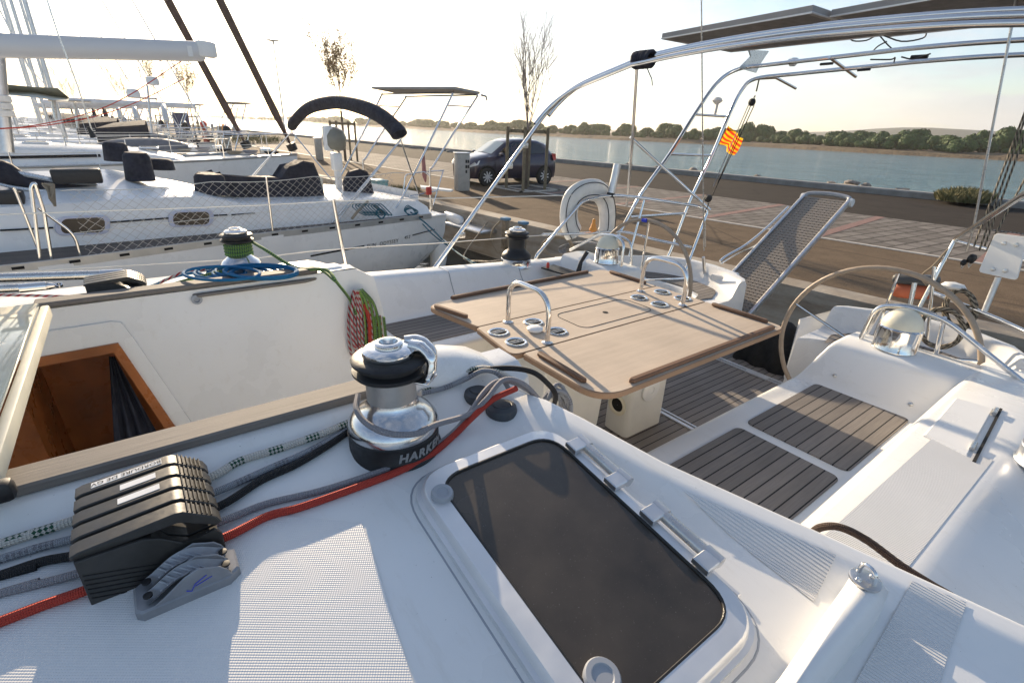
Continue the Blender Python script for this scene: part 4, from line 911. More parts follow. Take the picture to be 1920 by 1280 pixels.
# ---------------------------------------------------- rope clutches
def bank(n, x0, y0, z0, wid, pitch, L, h, label, sgn=-1, slope=0, sticker=True):
    """levers run fore and aft; pivots forward, handles aft"""
    root = None
    body = MB()
    prof = [(0, 0), (L, 0), (L, h*.50), (L*.95, h*.64), (L*.82, h*.58), (L*.70, h*.60), (L*.56, h*.84), (L*.45, h*.94), (0, h*.96)]
    inner_ = [(0, 0), (L*.98, 0), (L*.98, h*.40), (L*.74, h*.36), (L*.60, h*.55), (L*.50, h*.88), (0, h*.92)]
    for k in (0, n):
        yy = y0+sgn*k*pitch
        body.prism([Vector((x0+a, yy-.003, z0+b)) for a, b in prof], (0, .006, 0), .001)
    for k in range(n): yy = y0+sgn*(k+.5)*pitch; body.prism([Vector((x0+.002+a*.98, yy-pitch*.44, z0+b)) for a, b in inner_], (0, pitch*.88, 0), .001)
    root = part('rope_clutch', body, MAT['clutch'], OY, label)
    for k in range(n):
        yy = y0+sgn*(k+.5)*pitch; zz = z0-slope*k*pitch; lv = MB()
        pr = [(-.004, h*.94), (-.004, h*1.02), (.006, h*1.06), (L*.70, h*1.17), (L*.76, h*1.15), (L*.99, h*.82), (L*1.02, h*.68), (L*.97, h*.64), (L*.76, h*.95), (L*.70, h*1.0), (.01, h*.95)]
        lv.prism([Vector((x0+a, yy-pitch*.40, zz+b)) for a, b in pr], (0, pitch*.80, 0), .0018); l_ = part('lever', lv, MAT['clutch'], root)
        rb = MB()
        for j in range(6):
            f = j/6; a, b = lerp(L*.79, L*.985, f), lerp(h*1.115, h*.835, f); rb.box((x0+a, yy, zz+b), (.002, pitch*.72, .005), Matrix.Rotation(rad(38), 3, 'Y'))
        part('grip_rib', rb, MAT['blackp'], l_)
        if sticker and k < 3:
            a0, a1 = ((.10, .66), (.32, .60), (.30, .62))[k]
            part('name_label', MB().prism([Vector((x0+L*a0, yy-pitch*.2, zz+lerp(h*1.06, h*1.18, a0/.7))), Vector((x0+L*a1, yy-pitch*.2, zz+lerp(h*1.06, h*1.18, a1/.7))), Vector((x0+L*a1, yy+pitch*.2, zz+lerp(h*1.06, h*1.18, a1/.7))), Vector((x0+L*a0, yy+pitch*.2, zz+lerp(h*1.06, h*1.18, a0/.7)))], (0, 0, -.002)), MAT['whitepl'], l_)
            if k == 0:
                def pl_(co, yy=yy, zz=zz): a = .38-co.x/L; return Vector((x0+L*a, yy-co.y+.004, zz+lerp(h*1.06, h*1.18, a/.7)+.0006))
                text_obj('BORDURE DE GV', .0125, MAT['black'], l_, place=pl_, extr=.0001)
    return root
CX, CY, CZ, CL = -.170, .926, 2.050, .172
cb_ = bank(5, CX, CY, CZ, 0, .036, CL, .0895, 'bank of five dark grey rope clutches with ribbed handles', -1, 0)
# side plate details
c = MB()
for px, py in ((203, 1048), (177, 1091), (187, 1122), (391, 1003)): p = Y(px, py, .7430); c.lathe([(.0052, 0), (.0046, .003), (.002, .0035)], p+Vector((0, .004, 0)), (0, -1, 0), 12)
part('bolt', c, MAT['steel'], cb_)
rbs = MB()
for k in range(6):
    b0 = .060-.0085*k; a1 = min(.10, (b0-.004)/.32)
    yp = CY-5*.036-.0035; rbs.tube([Vector((CX+.003, yp, CZ-.0+b0)), Vector((CX+a1, yp, CZ-.0+b0-.32*a1))], .0011, 4)
part('moulded_line', rbs, MAT['blackp'], cb_)
cf_ = bank(4, -.20, 2.31, 2.075, 0, .030, .17, .075, 'four dark rope clutches on the far side, blue and green ropes leaving them', -1, 0, False)
# aluminium line jammers beside the clutches
JC = onD(352, 1083, .02)
def jP(a, b, c):   # local jammer frame: a along the lines, b across, c up
    return Vector((JC.x-.062+a, JC.y-.022+b, zd(JC.y-.022+b)+c))
jm = MB()
jm.prism([jP(-.004, .004, -.004), jP(.004, -.003, -.004), jP(.112, -.003, -.004), jP(.128, .008, -.004), jP(.128, .046, -.004), jP(.112, .052, -.004), jP(.008, .052, -.004), jP(-.004, .044, -.004)], (0, 0, .022), .003)
def wall_(b, t=.003):
    pr = [(.012, .014), (.03, .024), (.06, .046), (.078, .052), (.094, .044), (.104, .040), (.112, .030), (.118, .016)]; jm.prism([jP(a, b, c) for a, c in pr], (0, t, 0), .001)
for b in (-.001, .0235, .049): wall_(b)
for k in (0, 1):
    rows = []
    for i in range(12):
        a = .012+.104*i/11; h = .014+.026*math.sin(math.pi*min(1, i/11*.98))**1.3; rows.append([jP(a, .001+.0245*k+.0225*j/8, h+.009*(2*j/8-1)**2) for j in range(9)])
    jm.grid(rows)
j_ = part('line_jammer', jm, simple('grey_cast_alloy', (.27, .28, .30), .48, .5, var=.12, sc=30), OY, 'twin-groove aluminium line jammer beside the clutches', smooth=35)
gr = MB()
for k in range(2):
    for i in range(6):
        a = .038+i*.009; h = .014+.026*math.sin(math.pi*min(1, (a-.012)/.104*.98))**1.3; gr.tube([jP(a-.008, .004+.0245*k, h+.005), jP(a+.003, .0125+.0245*k, h+.0005), jP(a-.008, .021+.0245*k, h+.005)], .0013, 6)
part('grip_teeth', gr, MAT['greypl'], j_)
pen = MB(); pen.tube([jP(.058, -.0015, .022), jP(.064, -.0015, .018), jP(.070, -.0015, .028), jP(.086, -.0015, .036)], .0008, 4); pen.tube([jP(.070, -.0015, .024), jP(.092, -.0015, .030)], .0006, 4); part('pen_mark', pen, MAT['tape'], j_)
bs_ = MB()
for x in (.014, .112):
    for k in range(2): bs_.lathe([(.006, 0), (.006, .003), (.0025, .0035)], jP(x, .0125+.0245*k, .026), n=12)
part('bolt', bs_, MAT['blackp'], j_)
# ---------------------------------------------------- cockpit table
ZT = 1.87
tb = MB(); tb.prism([Vector((x, 1.455, z)) for x, z in ((1.30, 1.15), (1.30, 1.83), (2.21, 1.83), (2.21, 1.72), (1.86, 1.72), (1.78, 1.69), (1.72, 1.62), (1.685, 1.50), (1.67, 1.35), (1.66, 1.15))], (0, .25, 0), .008)
TB = part('cockpit_table', tb, MAT['cream'], OY, 'tan folding cockpit table with dark fiddles and two chrome grab loops')
MAT['offwhite'] = simple('ivory_gelcoat', (.72, .71, .66), .35, var=.06)
TB.data.materials[0] = MAT['offwhite']
bxm = MB(); bxm.prism(rrect(2.055, 1.52, .31, .17, .03, z=1.15), (0, 0, .56), .006); tl = part('table_leg', bxm, MAT['offwhite'], TB)
part('round_port', MB().lathe([(.062, -.004), (.062, .006), (.046, .010), (.040, .004), (.038, -.05)], Vector((1.90, 1.52, 1.33)), (-1, 0, 0), 32, caps=False), MAT['cream'], tl)
part('port_hole', MB().lathe([(.040, .001), (.001, .0015)], Vector((1.90, 1.52, 1.33)), (-1, 0, 0), 24, caps=False), MAT['black'], tl)
part('inspection_cover', MB().lathe([(.068, 0), (.068, .012), (.060, .017), (.02, .017), (.018, .012), (.001, .012)], Vector((2.05, 1.435, 1.42)), (0, -1, 0), 32), MAT['whitepl'], tl)
def leaf(x0, x1, y0, y1, r, z=ZT-.024): 
    return rrect((x0+x1)/2, (y0+y1)/2, x1-x0, y1-y0, r, 8, z)
def leafo(name, poly, parent):
    m = MB(); m.prism([Vector((p.x, p.y, ZT-.026)) for p in poly], (0, 0, .024), .003); e = part(name, m, MAT['edge'], parent)
    t = MB(); cen = sum(poly, Vector())/len(poly); t.add([Vector((p.x, p.y, ZT-.0005)) + (Vector((cen.x-p.x, cen.y-p.y, 0)).normalized()*.007) for p in poly], [tuple(range(len(poly)))]); part('laminate', t, MAT['table'], e, smooth=0); return e
def rp4(poly, rs, k=8):
    P = [Vector((*p, 0)) for p in poly]; o = []
    for i in range(len(P)):
        r = rs[i]; a = P[i-1]-P[i]; b = P[(i+1) % len(P)]-P[i]; A_ = P[i]+a.normalized()*r; B_ = P[i]+b.normalized()*r
        for j in range(k+1): t = j/k; o.append(A_*(1-t)**2+P[i]*2*t*(1-t)+B_*t*t)
    return o
l1 = leafo('table_leaf', rp4([(1.13, .975), (2.40, .975), (2.40, 1.413), (1.13, 1.413)], [.13, .06, .004, .015]), TB)
l3 = leafo('table_leaf', rp4([(1.13, 1.752), (2.40, 1.752), (2.40, 2.19), (1.06, 2.14)], [.01, .004, .06, .10]), TB)
l2 = leafo('table_centre', rp4([(1.08, 1.419), (2.40, 1.419), (2.40, 1.746), (1.12, 1.746)], [.05, .004, .004, .02]), TB)
def fid(a, b, parent):
    a = Vector((*a, ZT)); b = Vector((*b, ZT)); d = (b-a).normalized(); w = Vector((-d.y, d.x, 0))*.012; e = d*.012
    m = MB(); m.prism([a-w+e, a+w*.2, a+w+e, b+w-e, b+w*.2, b-w-e], (0, 0, .018), .004); part('fiddle', m, MAT['fiddle'], parent)
fid((1.175, 1.37), (1.165, 1.085), l1); fid((1.30, 1.0), (2.32, 1.0), l1); fid((2.365, 1.05), (2.365, 1.36), l1)
fid((1.15, 1.86), (1.09, 2.08), l3); fid((1.22, 2.145), (2.24, 2.165), l3); fid((2.365, 1.80), (2.365, 2.10), l3)
lidp = rrect(1.785, 1.582, .50, .215, .05, 6, ZT+.0002); lm = MB(); lm.tube(lidp, .0016, 4, closed=True); part('lid_seam', lm, MAT['black'], l2)
part('lid_pull', MB().lathe([(.014, 0), (.014, .0012), (.002, .0014)], (1.785, 1.582, ZT), n=18), MAT['black'], l2)
for x, y in ((1.175, 1.645), (1.175, 1.515), (1.385, 1.66), (1.405, 1.515), (2.12, 1.65), (2.32, 1.65), (2.125, 1.515), (2.325, 1.515)):
    c = part('cup_holder', MB().lathe([(.034, 0), (.047, .0005), (.048, .003), (.044, .006), (.037, .005), (.035, .001)], (x, y, ZT), n=32, caps=False), MAT['chrome'], TB)
    part('cup_well', MB().lathe([(.0375, .0022), (.001, .0023)], (x, y, ZT), n=24, caps=False), MAT['black'], c)
    b = MB()
    for k in (-1, 0, 1): b.box((x+k*.0, y+k*.011, ZT+.0045), (.066, .003, .002))
    part('cup_bar', b, MAT['steel'], c)
for x in (1.285, 2.225):
    h_ = MB(); h_.tube(bendy([(x, 1.727, ZT), (x, 1.727, ZT+.21), (x, 1.443, ZT+.21), (x, 1.443, ZT)], .14, 14), .0115, 14)
    for y in (1.727, 1.443): h_.lathe([(.024, 0), (.024, .003), (.015, .006), (.012, .010)], (x, y, ZT), n=24)
    part('grab_loop', h_, MAT['chrome'], TB)
tag(part('bottle_cap', MB().lathe([(.030, 0), (.036, .006), (.036, .014), (.028, .020), (.001, .021)], Z(1003, 620, ZT+.001)+Vector((0, 0, 0)), n=28), MAT['whitepl'], None), 'white round plastic plug lying on the table between the cup holders', 'plug')
# ---------------------------------------------------- tubes: bimini, arch, pushpit
NB = Vector((1, 0, -.91)).normalized(); PB = Vector((1.75, YC, 1.71))
def BP(px, py, d=0): return PL(px, py, PB+NB*d, NB)
bim = thing  # noqa
def hoop(off, zoff, r=.0135, s0=0):
    base_ = Vector((1.75+off*.3, 3.29, 1.66)); k = .91
    def H_(y, z): return Vector((1.75+(z-1.71)*k+off, y, z+zoff))
    pts = [H_(3.30, 1.45), H_(3.30, 1.72), H_(3.30, 2.98), H_(2.70, 3.178), H_(2.2, 3.225), H_(YC, 3.245), H_(.96, 3.225), H_(.46, 3.178), H_(-.13, 2.98), H_(-.13, 1.72)]
    P = bendy(pts[:2]+[pts[2]], .1)[:-1]+bendy([pts[1], pts[2], pts[3]], .28, 10)[1:]
    top = spl(pts[3:8], 8); P += top[1:]
    P += bendy([pts[7], pts[8], pts[9]], .28, 10)[1:]
    return P
h1 = MB(); h1.tube(hoop(0, 0), .0160, 12); BM = part('bimini_frame', h1, MAT['chrome'], OY, 'folded stainless bimini hoops without their canvas')
for off, zo in ((.075, .030), (-.06, -.036)):
    P = hoop(off, zo); P = [p for p in P if p.z > 1.92 or (p.y > 2 and p.z > 2.0)]; m = MB(); m.tube(P, .0155, 12); part('hoop', m, MAT['chrome'], BM)
tw = MB(); c = Vector((3.09, 2.66, 3.18))
for k in range(14):
    a = k*1.1; tw.tube([c+Vector((math.cos(a+t)*.055, (k-7)*.010+.004*math.sin(t*3), math.sin(a+t)*.048-.004)) for t in [j*.5 for j in range(11)]], .012, 6)
tw.tube(spl([c+Vector((0, -.03, -.04)), c+Vector((.02, -.06, -.10)), c+Vector((.01, -.09, -.13)), c+Vector((0, -.11, -.17))], 4), .004, 6)
tag(part('strap', tw, MAT['canvas'], None), 'black strap bundled round the bimini hoops above the post', 'strap')
ps = MB(); ps.tube([Vector((3.10, 2.72, 3.15)), Vector((3.24, 2.80, 2.66)), Vector((3.42, 2.93, 2.12))], .0115, 12); part('support_post', ps, MAT['chrome'], BM)
ps = MB(); ps.tube([Vector((3.33, 2.86, 2.61))-Vector((.05, 0, -.06)), Vector((3.88, 2.42, 2.13))], .0115, 12); part('support_strut', ps, MAT['chrome'], BM)
ps = MB(); ps.tube([Vector((3.95, .80, 2.18)), Vector((2.69, .40, 2.54)), Vector((1.9, .1, 2.75))], .0125, 12); part('support_strut', ps, MAT['chrome'], BM)
cl = MB(); cl.box(Vector((1.98, 3.295, 1.93)), (.05, .03, .04), bev=.006); cl.box(Vector((2.56, 3.295, 2.58)), (.05, .035, .04), bev=.006); cl.box(Vector((2.42, 3.295, 2.43)), (.04, .035, .04), bev=.006); part('hoop_clamp', cl, MAT['steel'], BM)
# stern arch
def AR(px, py, Yc): return Y(px, py, Yc)
ar = MB(); l1p = [Y(1125, 505, 3.04), Y(1155, 450, 3.0), Y(1202, 365, 2.97), Y(1257, 287, 2.93), Y(1302, 215, 2.90), Y(1345, 155, 2.87), Y(1385, 130, 2.80), Y(1440, 122, 2.60)]
l2p = [Y(1242, 505, 2.95), Y(1262, 460, 2.93), Y(1297, 370, 2.90), Y(1335, 292, 2.87), Y(1365, 220, 2.84), Y(1390, 170, 2.82), Y(1417, 148, 2.76), Y(1490, 139, 2.50)]
AT = 3.17
def run(l, pts): P = spl(pts, 5); return P
tA = [Vector((l1p[-1].x, y, l1p[-1].z+.04*math.sin(math.pi*(2.34-y)/2))) for y in (1.9, YC, 1.2, .8)]; tB = [Vector((l2p[-1].x, y, l2p[-1].z+.04*math.sin(math.pi*(2.3-y)/2))) for y in (1.9, YC, 1.2, .8)]
a1 = MB(); a1.tube(spl(l1p+tA+[mir(p) for p in l1p[::-1]], 6), .0165, 14); ARCH = part('stern_arch', a1, MAT['chrome'], OY, 'stainless arch of two bent tubes carrying solar panels over the stern')
a2 = MB(); a2.tube(spl(l2p+tB+[mir(p) for p in l2p[::-1]], 6), .0165, 14); part('arch_tube', a2, MAT['chrome'], ARCH)
def cross(pa, pb, r=.011):
    for m_ in (lambda p: Vector(p), mir): m = MB(); m.tube([m_(pa), m_(pb)], r, 10); part('rung', m, MAT['chrome'], ARCH)
cross(Y(1305, 215, 2.90), Y(1367, 219, 2.84)); cross(Y(1257, 289, 2.93), Y(1336, 292, 2.87)); cross(Y(1182, 407, 2.98), Y(1288, 400, 2.91))
for y in (2.1, .95): m = MB(); m.tube([Vector((l1p[-1].x-.02, y, l1p[-1].z+.02)), Vector((l2p[-1].x+.25*(y > 2), y, l2p[-1].z-.02*(y > 2)))], .012, 10); part('rung', m, MAT['chrome'], ARCH)
m = MB(); m.tube([Y(1415, 148, 2.76), Y(1455, 146, 2.70), Y(1492, 166, 2.68)], .012, 10); part('davit_arm', m, MAT['chrome'], ARCH)
gus = MB(); gus.prism([Y(1384, 128, 2.76), Y(1416, 137, 2.76), Y(1424, 120, 2.76), Y(1440, 96, 2.76), Y(1402, 94, 2.76), Y(1406, 106, 2.76)], (0, -.012, 0)); part('bracket', gus, MAT['steel'], ARCH)
# solar panels
for k, (y0, y1) in enumerate(((1.62, 2.76), (.46, 1.60))):
    z0 = 3.345; m = MB(); R = Matrix.Rotation(rad(-2.5), 3, 'Z')
    pts = [Vector((3.40-.02*(k == 0)+.0, y1, z0)), Vector((3.22-.03*k, y0, z0)), Vector((4.24, y0, z0+.01)), Vector((4.30, y1, z0+.01))]
    m.prism(pts, (0, 0, .035), .002); s_ = part('solar_panel', m, MAT['panelunder'], ARCH)
    cen = sum(pts, Vector())/4; t = MB(); t.add([p.lerp(cen, .03)+Vector((0, 0, .0365)) for p in pts], [(0, 1, 2, 3)]); part('solar_cells', t, MAT['solar'], s_)
    t = MB(); t.add([p.lerp(cen, .07)+Vector((0, 0, -.001)) for p in pts], [(0, 1, 2, 3)]); part('back_sheet', t, simple('panel_backsheet', (.16, .155, .155), .6) if k == 0 else bpy.data.materials['panel_backsheet'], s_)
    part('panel_frame_lip', MB().tube([p+Vector((0, 0, .0)) for p in pts], .006, 4, closed=True), MAT['alufr'], s_)
jb = MB(); jb.box((3.8, 1.75, 3.33), (.14, .10, .025), bev=.005); part('junction_box', jb, MAT['blackp'], ARCH)
wi = MB()
for seq in ([(1590, 68), (1600, 77), (1625, 76), (1650, 66), (1690, 78), (1730, 72), (1738, 60)], [(1650, 68), (1665, 85), (1680, 98)], [(1663, 78), (1645, 88), (1632, 102)], [(1632, 112), (1670, 112), (1678, 108), (1676, 118)], [(1690, 107), (1712, 111), (1745, 101)]):
    wi.tube(spl([X(a, b, 4.7) for a, b in seq], 4), .005, 6)
wi.tube([X(1708, 108, 4.72), X(1740, 106, 4.72)], .014, 8); wi.tube([X(1538, 121, 4.7), X(1562, 119, 4.7)], .010, 8); wi.tube([X(1608, 132, 4.85), X(1632, 130, 4.85)], .010, 8)
part('cable', wi, MAT['blackp'], ARCH)
an = MB(); c = X(1487, 117, 4.7); an.lathe([(.02, -.03), (.045, 0), (.05, .012), (.03, .03), (.001, .035)], c, n=24); part('antenna', an, MAT['whitepl'], ARCH)
an = MB(); c = Y(1340, 217, 2.87); an.tube([c, c+Vector((.01, .0, .10))], .012, 10); an.lathe([(.012, .09), (.042, .115), (.045, .125), (.03, .145), (.001, .152)], c, n=24); part('antenna', an, MAT['whitepl'], ARCH)
# pushpit starboard
zr = 2.15; zm = 1.86
pp = MB(); up = [Y(1097, 370, 3.02), Y(1135, 366, 3.0), Y(1175, 367, 2.92), Vector((3.55, 2.70, 2.155)), Vector((3.9, 2.40, 2.15))]
st1 = bendy([Y(1000, 505, 3.06), Y(1005, 480, 3.06), Y(1092, 377, 3.04), Y(1140, 366, 3.0), Y(1180, 368, 2.90), Y(1310, 387, 2.42), Y(1327, 396, 2.38), Y(1286, 506, 2.36)], [.03, .05, .1, .1, .05, .03], 4)
pp.tube(st1, .0125, 12); PU = part('pushpit', pp, MAT['chrome'], OY)
mr = MB(); mr.tube(spl([Y(1017, 440, 3.06), Y(1090, 438, 3.06), Y(1167, 435, 2.95), Y(1230, 450, 2.68), Y(1297, 464, 2.40)], 5), .0115, 10); part('mid_rail', mr, MAT['chrome'], PU)
for a, b, yy in (((1208, 375), (1180, 480), 2.80),): m = MB(); m.tube([Y(*a, yy), Y(*b, yy-.02)], .0115, 10); part('stanchion', m, MAT['chrome'], PU)
# port pushpit
zz = 2.15
p2 = MB(); c1 = Vector((3.95, .80, 2.17)); 
p2.tube([c1+Vector((-.12, .03, -.52)), c1, Vector((3.75, .50, 2.16)), Vector((3.45, .20, 2.155)), Vector((3.0, .0, 2.15))], .0125, 12); PP = part('pushpit', p2, MAT['chrome'], OY)
p2 = MB(); p2.tube([Vector((3.86, .79, 1.86)), Vector((3.60, .42, 1.85)), Vector((3.38, .16, 1.84)), Vector((2.9, -.05, 1.83))], .0115, 10); part('mid_rail', p2, MAT['chrome'], PP)
for x, y in ((3.45, .19),): m = MB(); m.tube([Vector((x, y, 2.155)), Vector((x-.02, y-.02, 1.58))], .0125, 10); part('stanchion', m, MAT['chrome'], PP)
m = MB(); m.tube([X(1715, 530, 3.8), X(1690, 650, 3.75)], .014, 10); m.tube([X(1752, 500, 3.8), X(1738, 640, 3.8)], .010, 10); part('stanchion', m, MAT['chrome'], PP)
# white mounting plate on the port pushpit
P3 = Vector((3.52, .33, 2.0)); npl = Vector((-.95, .25, .12))
def QP(px, py, d=0): return PL(px, py, P3+npl.normalized()*d, npl)
out_ = rounded([QP(1868, 437), QP(1930, 445), QP(1908, 526), QP(1836, 510)], .02); m = MB(); m.prism([p for p in out_], npl.normalized()*.012, .002); pl2 = part('outboard_bracket_plate', m, MAT['whitepl'], PP)
for a, b in ((1883, 456), (1906, 459), (1862, 505), (1885, 508)): c = QP(a, b, .013); part('bolt', MB().lathe([(.011, 0), (.010, .005), (.004, .006)], c, npl, 14), MAT['steel'], pl2)
part('plate_leg', MB().tube([QP(1872, 520, -.01), QP(1846, 583, -.01)], .014, 12), MAT['alu'], pl2)
# lifelines and stanchion, starboard
ll_ = MB(); yl = 3.36
sp_ = [Y(625, 377, yl), Y(637, 450, yl), Y(652, 520, yl)]
m = MB(); m.tube([sp_[2]+Vector((0, 0, -.12)), sp_[2], sp_[0]], [.014, .014, .011], 12); m.lathe([(.013, 0), (.013, .01), (.003, .014)], sp_[0], n=12); SL = part('stanchion', m, MAT['chrome'], OY)
m = MB(); A0 = Y(0, 402, 3.5); m.tube([Y(-60, 405, 3.5), A0, Y(480, 385, 3.4), sp_[0], Y(1075, 366, 3.03)], .0035, 8); part('lifeline', m, MAT['wire'], OY)
m = MB(); m.tube([Y(-60, 515, 3.5), Y(480, 484, 3.4), Y(580, 471, yl), Y(700, 462, yl), Y(817, 456, 3.3), Y(1017, 441, 3.06)], .0035, 8); part('lifeline', m, MAT['wire'], OY)
# spare tubes lashed on the far side deck
def spare(pts, r, lab):
    t = MB(); t.tube(pts, r, 14); d = (pts[-1]-pts[0]).normalized(); o = part('spinnaker_pole', t, MAT['steel'], None); tag(o, lab, 'pole')
    t = MB(); t.tube([pts[-1]-d*.14, pts[-1]-d*.01], r*1.18, 14); t.tube([pts[-1]-d*.01, pts[-1]+d*.03], [r, r*.5], 10); t.lathe([(.012, -.008), (.02, -.008), (.02, .008), (.012, .008), (.012, -.008)], pts[-1]+d*.05, (0, -.4, 1), 16, caps=False); q_ = part('end_fitting', t, MAT['chrome'], o)
spare([Z(-90, 530, 1.68), Z(-10, 521, 1.68), Z(236, 513, 1.68)], .030, 'thicker long steel pole lying on the far side deck beside the lifeline')
spare([Z(-90, 552, 1.66), Z(0, 541, 1.66), Z(92, 536, 1.66)], .026, 'shorter steel pole end lying nearer on the far side deck')
# own rigging in view: backstay parts, mainsheet tackle, flag halyard
def line(pts, r, mat, lab, cat, n=8, grp=None, name='rope'): m = MB(); m.tube(pts, r, n); return tag(part(name, m, mat, None), lab, cat, grp)
m = MB(); m.tube([Y(1315, -20, 2.36), Y(1318, 320, 2.36), Y(1320, 470, 2.36)], .005, 8); m.tube([Y(1321, 415, 2.36), Y(1321, 462, 2.36)], .011, 8); m.tube([Y(1319, 482, 2.36), Y(1321, 512, 2.36)], .013, 8); part('backstay', m, MAT['steel'], OY)
m = MB(); m.tube([X(1908, -20, 3.6), X(1895, 60, 3.6), X(1825, 430, 3.7), X(1812, 470, 3.75)], .006, 8); part('backstay', m, MAT['steel'], OY)
# starboard tackle with black blocks
for k, (a, b) in enumerate((((1409, 195), (1322, 398)), ((1414, 198), (1334, 370)), ((1404, 196), (1337, 350)))): line([Y(*a, 2.40), Y(*b, 2.36)], .0035, MAT['r_black'] if k < 2 else MAT['r_grey'], ('black tackle line leading to the lower block beside the flag', 'second black tackle line just right of the first', 'grey tackle line beside the flag')[k], 'rope')
def block(c, s, lab, d=(0.5, 0, 1)):
    m = MB(); c = Vector(c); m.lathe([(s*.8, -s*.5), (s, -s*.35), (s, s*.35), (s*.8, s*.5)], c, (.3, 1, .1), 20); o = tag(part('pulley_block', m, MAT['blackp'], None), lab, 'pulley')
    d = Vector(d).normalized(); k = MB(); k.tube(bendy([c+d*s*.6+Vector((0, s*.4, 0)), c+d*s*2.2, c+d*s*.6-Vector((0, s*.4, 0))], s*.4), s*.12, 8); part('shackle', k, MAT['steel'], o)
block(Y(1410, 192, 2.40), .028, 'black pulley block hanging under the arch beside the flag'); block(Y(1328, 372, 2.37), .030, 'black cam pulley block at the pushpit corner', (.4, 0, -1))
line([Y(1418, 172, 2.40), Y(1423, 150, 2.40)], .006, MAT['r_black'], 'short black strop holding the upper pulley to the arch', 'rope')
block(X(1822, 485, 3.78), .026, 'dark pulley block behind the white plate, upper one', (.2, 0, -1)); block(X(1807, 492, 3.76), .018, 'small dark pulley block below the white plate', (.2, 0, -1))
for k, (a, b) in enumerate((((1880, 320), (1826, 462)), ((1902, 280), (1836, 470)), ((1918, 262), (1846, 462)), ((1930, 320), (1850, 470)))):
    aa, bb = X(*a, 3.75), X(*b, 3.76); line([aa+(aa-bb)*.9, aa, bb], .0048, MAT['r_bw'], ('beige and black tackle rope left of the other falls', 'beige and black tackle rope, second fall from the left', 'beige and black tackle rope, third fall from the left', 'beige and black tackle rope nearest the right edge')[k], 'rope', grp='falls of the rope tackle')
# the flag
q = N('yellow_red_flag', (.9, .55, .05), .7); c0 = q.n('ShaderNodeTexCoord'); sp2 = q.n('ShaderNodeSeparateXYZ'); q.l(c0.outputs['UV'], sp2.inputs[0])
s_ = q.math('GREATER_THAN', q.math('FRACT', q.math('ADD', q.math('MULTIPLY', sp2.outputs[1], 4.5), .0)), .5); q.col(q.mix(s_, (.88, .46, .02), (.72, .05, .015)))
q.b.inputs['Subsurface Weight'].default_value = 0; fm = q.m
tr_ = fm.node_tree; tl_ = tr_.nodes.new('ShaderNodeBsdfTranslucent'); ad = tr_.nodes.new('ShaderNodeMixShader'); ad.inputs[0].default_value = .6
tr_.links.new(q.b.inputs['Base Color'].links[0].from_socket, tl_.inputs[0]); tr_.links.new(q.b.outputs[0], ad.inputs[1]); tr_.links.new(tl_.outputs[0], ad.inputs[2]); tr_.links.new(ad.outputs[0], tr_.nodes['Material Output'].inputs[0])
corn = [Y(1366, 236, 2.5), Y(1394, 262, 2.5), Y(1373, 292, 2.5), Y(1352, 268, 2.5)]; rows = []; us = []
fm_ = MB(); n_ = 14; vs = []; fs_ = []
for i in range(n_+1):
    for j in range(n_+1):
        a, b = i/n_, j/n_; p = corn[0].lerp(corn[1], a).lerp(corn[3].lerp(corn[2], a), b)+Vector((.01*math.sin(a*7+b*3), .02*math.sin(a*9+b*2), .008*math.sin(a*8+b*5))); vs.append(p)
for i in range(n_):
    for j in range(n_):
        fs_.append((i*(n_+1)+j, (i+1)*(n_+1)+j, (i+1)*(n_+1)+j+1, i*(n_+1)+j+1)); us.append([(i/n_, j/n_), ((i+1)/n_, j/n_), ((i+1)/n_, (j+1)/n_), (i/n_, (j+1)/n_)])
fm_.add(vs, fs_, us); tag(part('flag', fm_, fm, None, smooth=80), 'small yellow flag with red stripes flying from the stern arch', 'flag')
# ---------------------------------------------------- lifebuoy (horseshoe)
hb = thing('lifebuoy', 'white horseshoe lifebuoy hanging on the pushpit rail', 'lifebuoy', Vector((3.05, 3.06, 2.0)))
def hs(px, py): return Y(px, py, 3.10)
ctr = [(1077, 440), (1068, 420), (1067, 395), (1074, 372), (1095, 358), (1120, 358), (1134, 374), (1139, 398), (1138, 425), (1134, 438)]
P = spl([Y(a, b, 3.11) for a, b in ctr], 6); rows = []
for i, p in enumerate(P):
    t = (P[min(i+1, len(P)-1)]-P[max(i-1, 0)]).normalized(); w = Vector((0, 1, 0)); o = t.cross(w).normalized(); f = i/(len(P)-1); hw_ = .092 if 0 < f < 1 else .05
    rows.append([p+o*math.cos(a)*hw_*(1 if abs(math.cos(a)) < .9 else 1)+w*math.sin(a)*.05 for a in [2*math.pi*k/16 for k in range(16)]])
m = MB(); vs = [p for r in rows for p in r]; nR = len(rows)
m.add(vs, [(i*16+k, i*16+(k+1) % 16, (i+1)*16+(k+1) % 16, (i+1)*16+k) for i in range(nR-1) for k in range(16)]+[tuple(reversed(range(16))), tuple((nR-1)*16+k for k in range(16))]); part('buoy', m, MAT['whitefab'], hb, smooth=60)
m = MB()
for o_ in (3, 6): m.tube([r[o_+8]+Vector((0, -.003, 0)) for r in rows[1:-1]], .0035, 6)
part('piping', m, MAT['canvas'], hb)
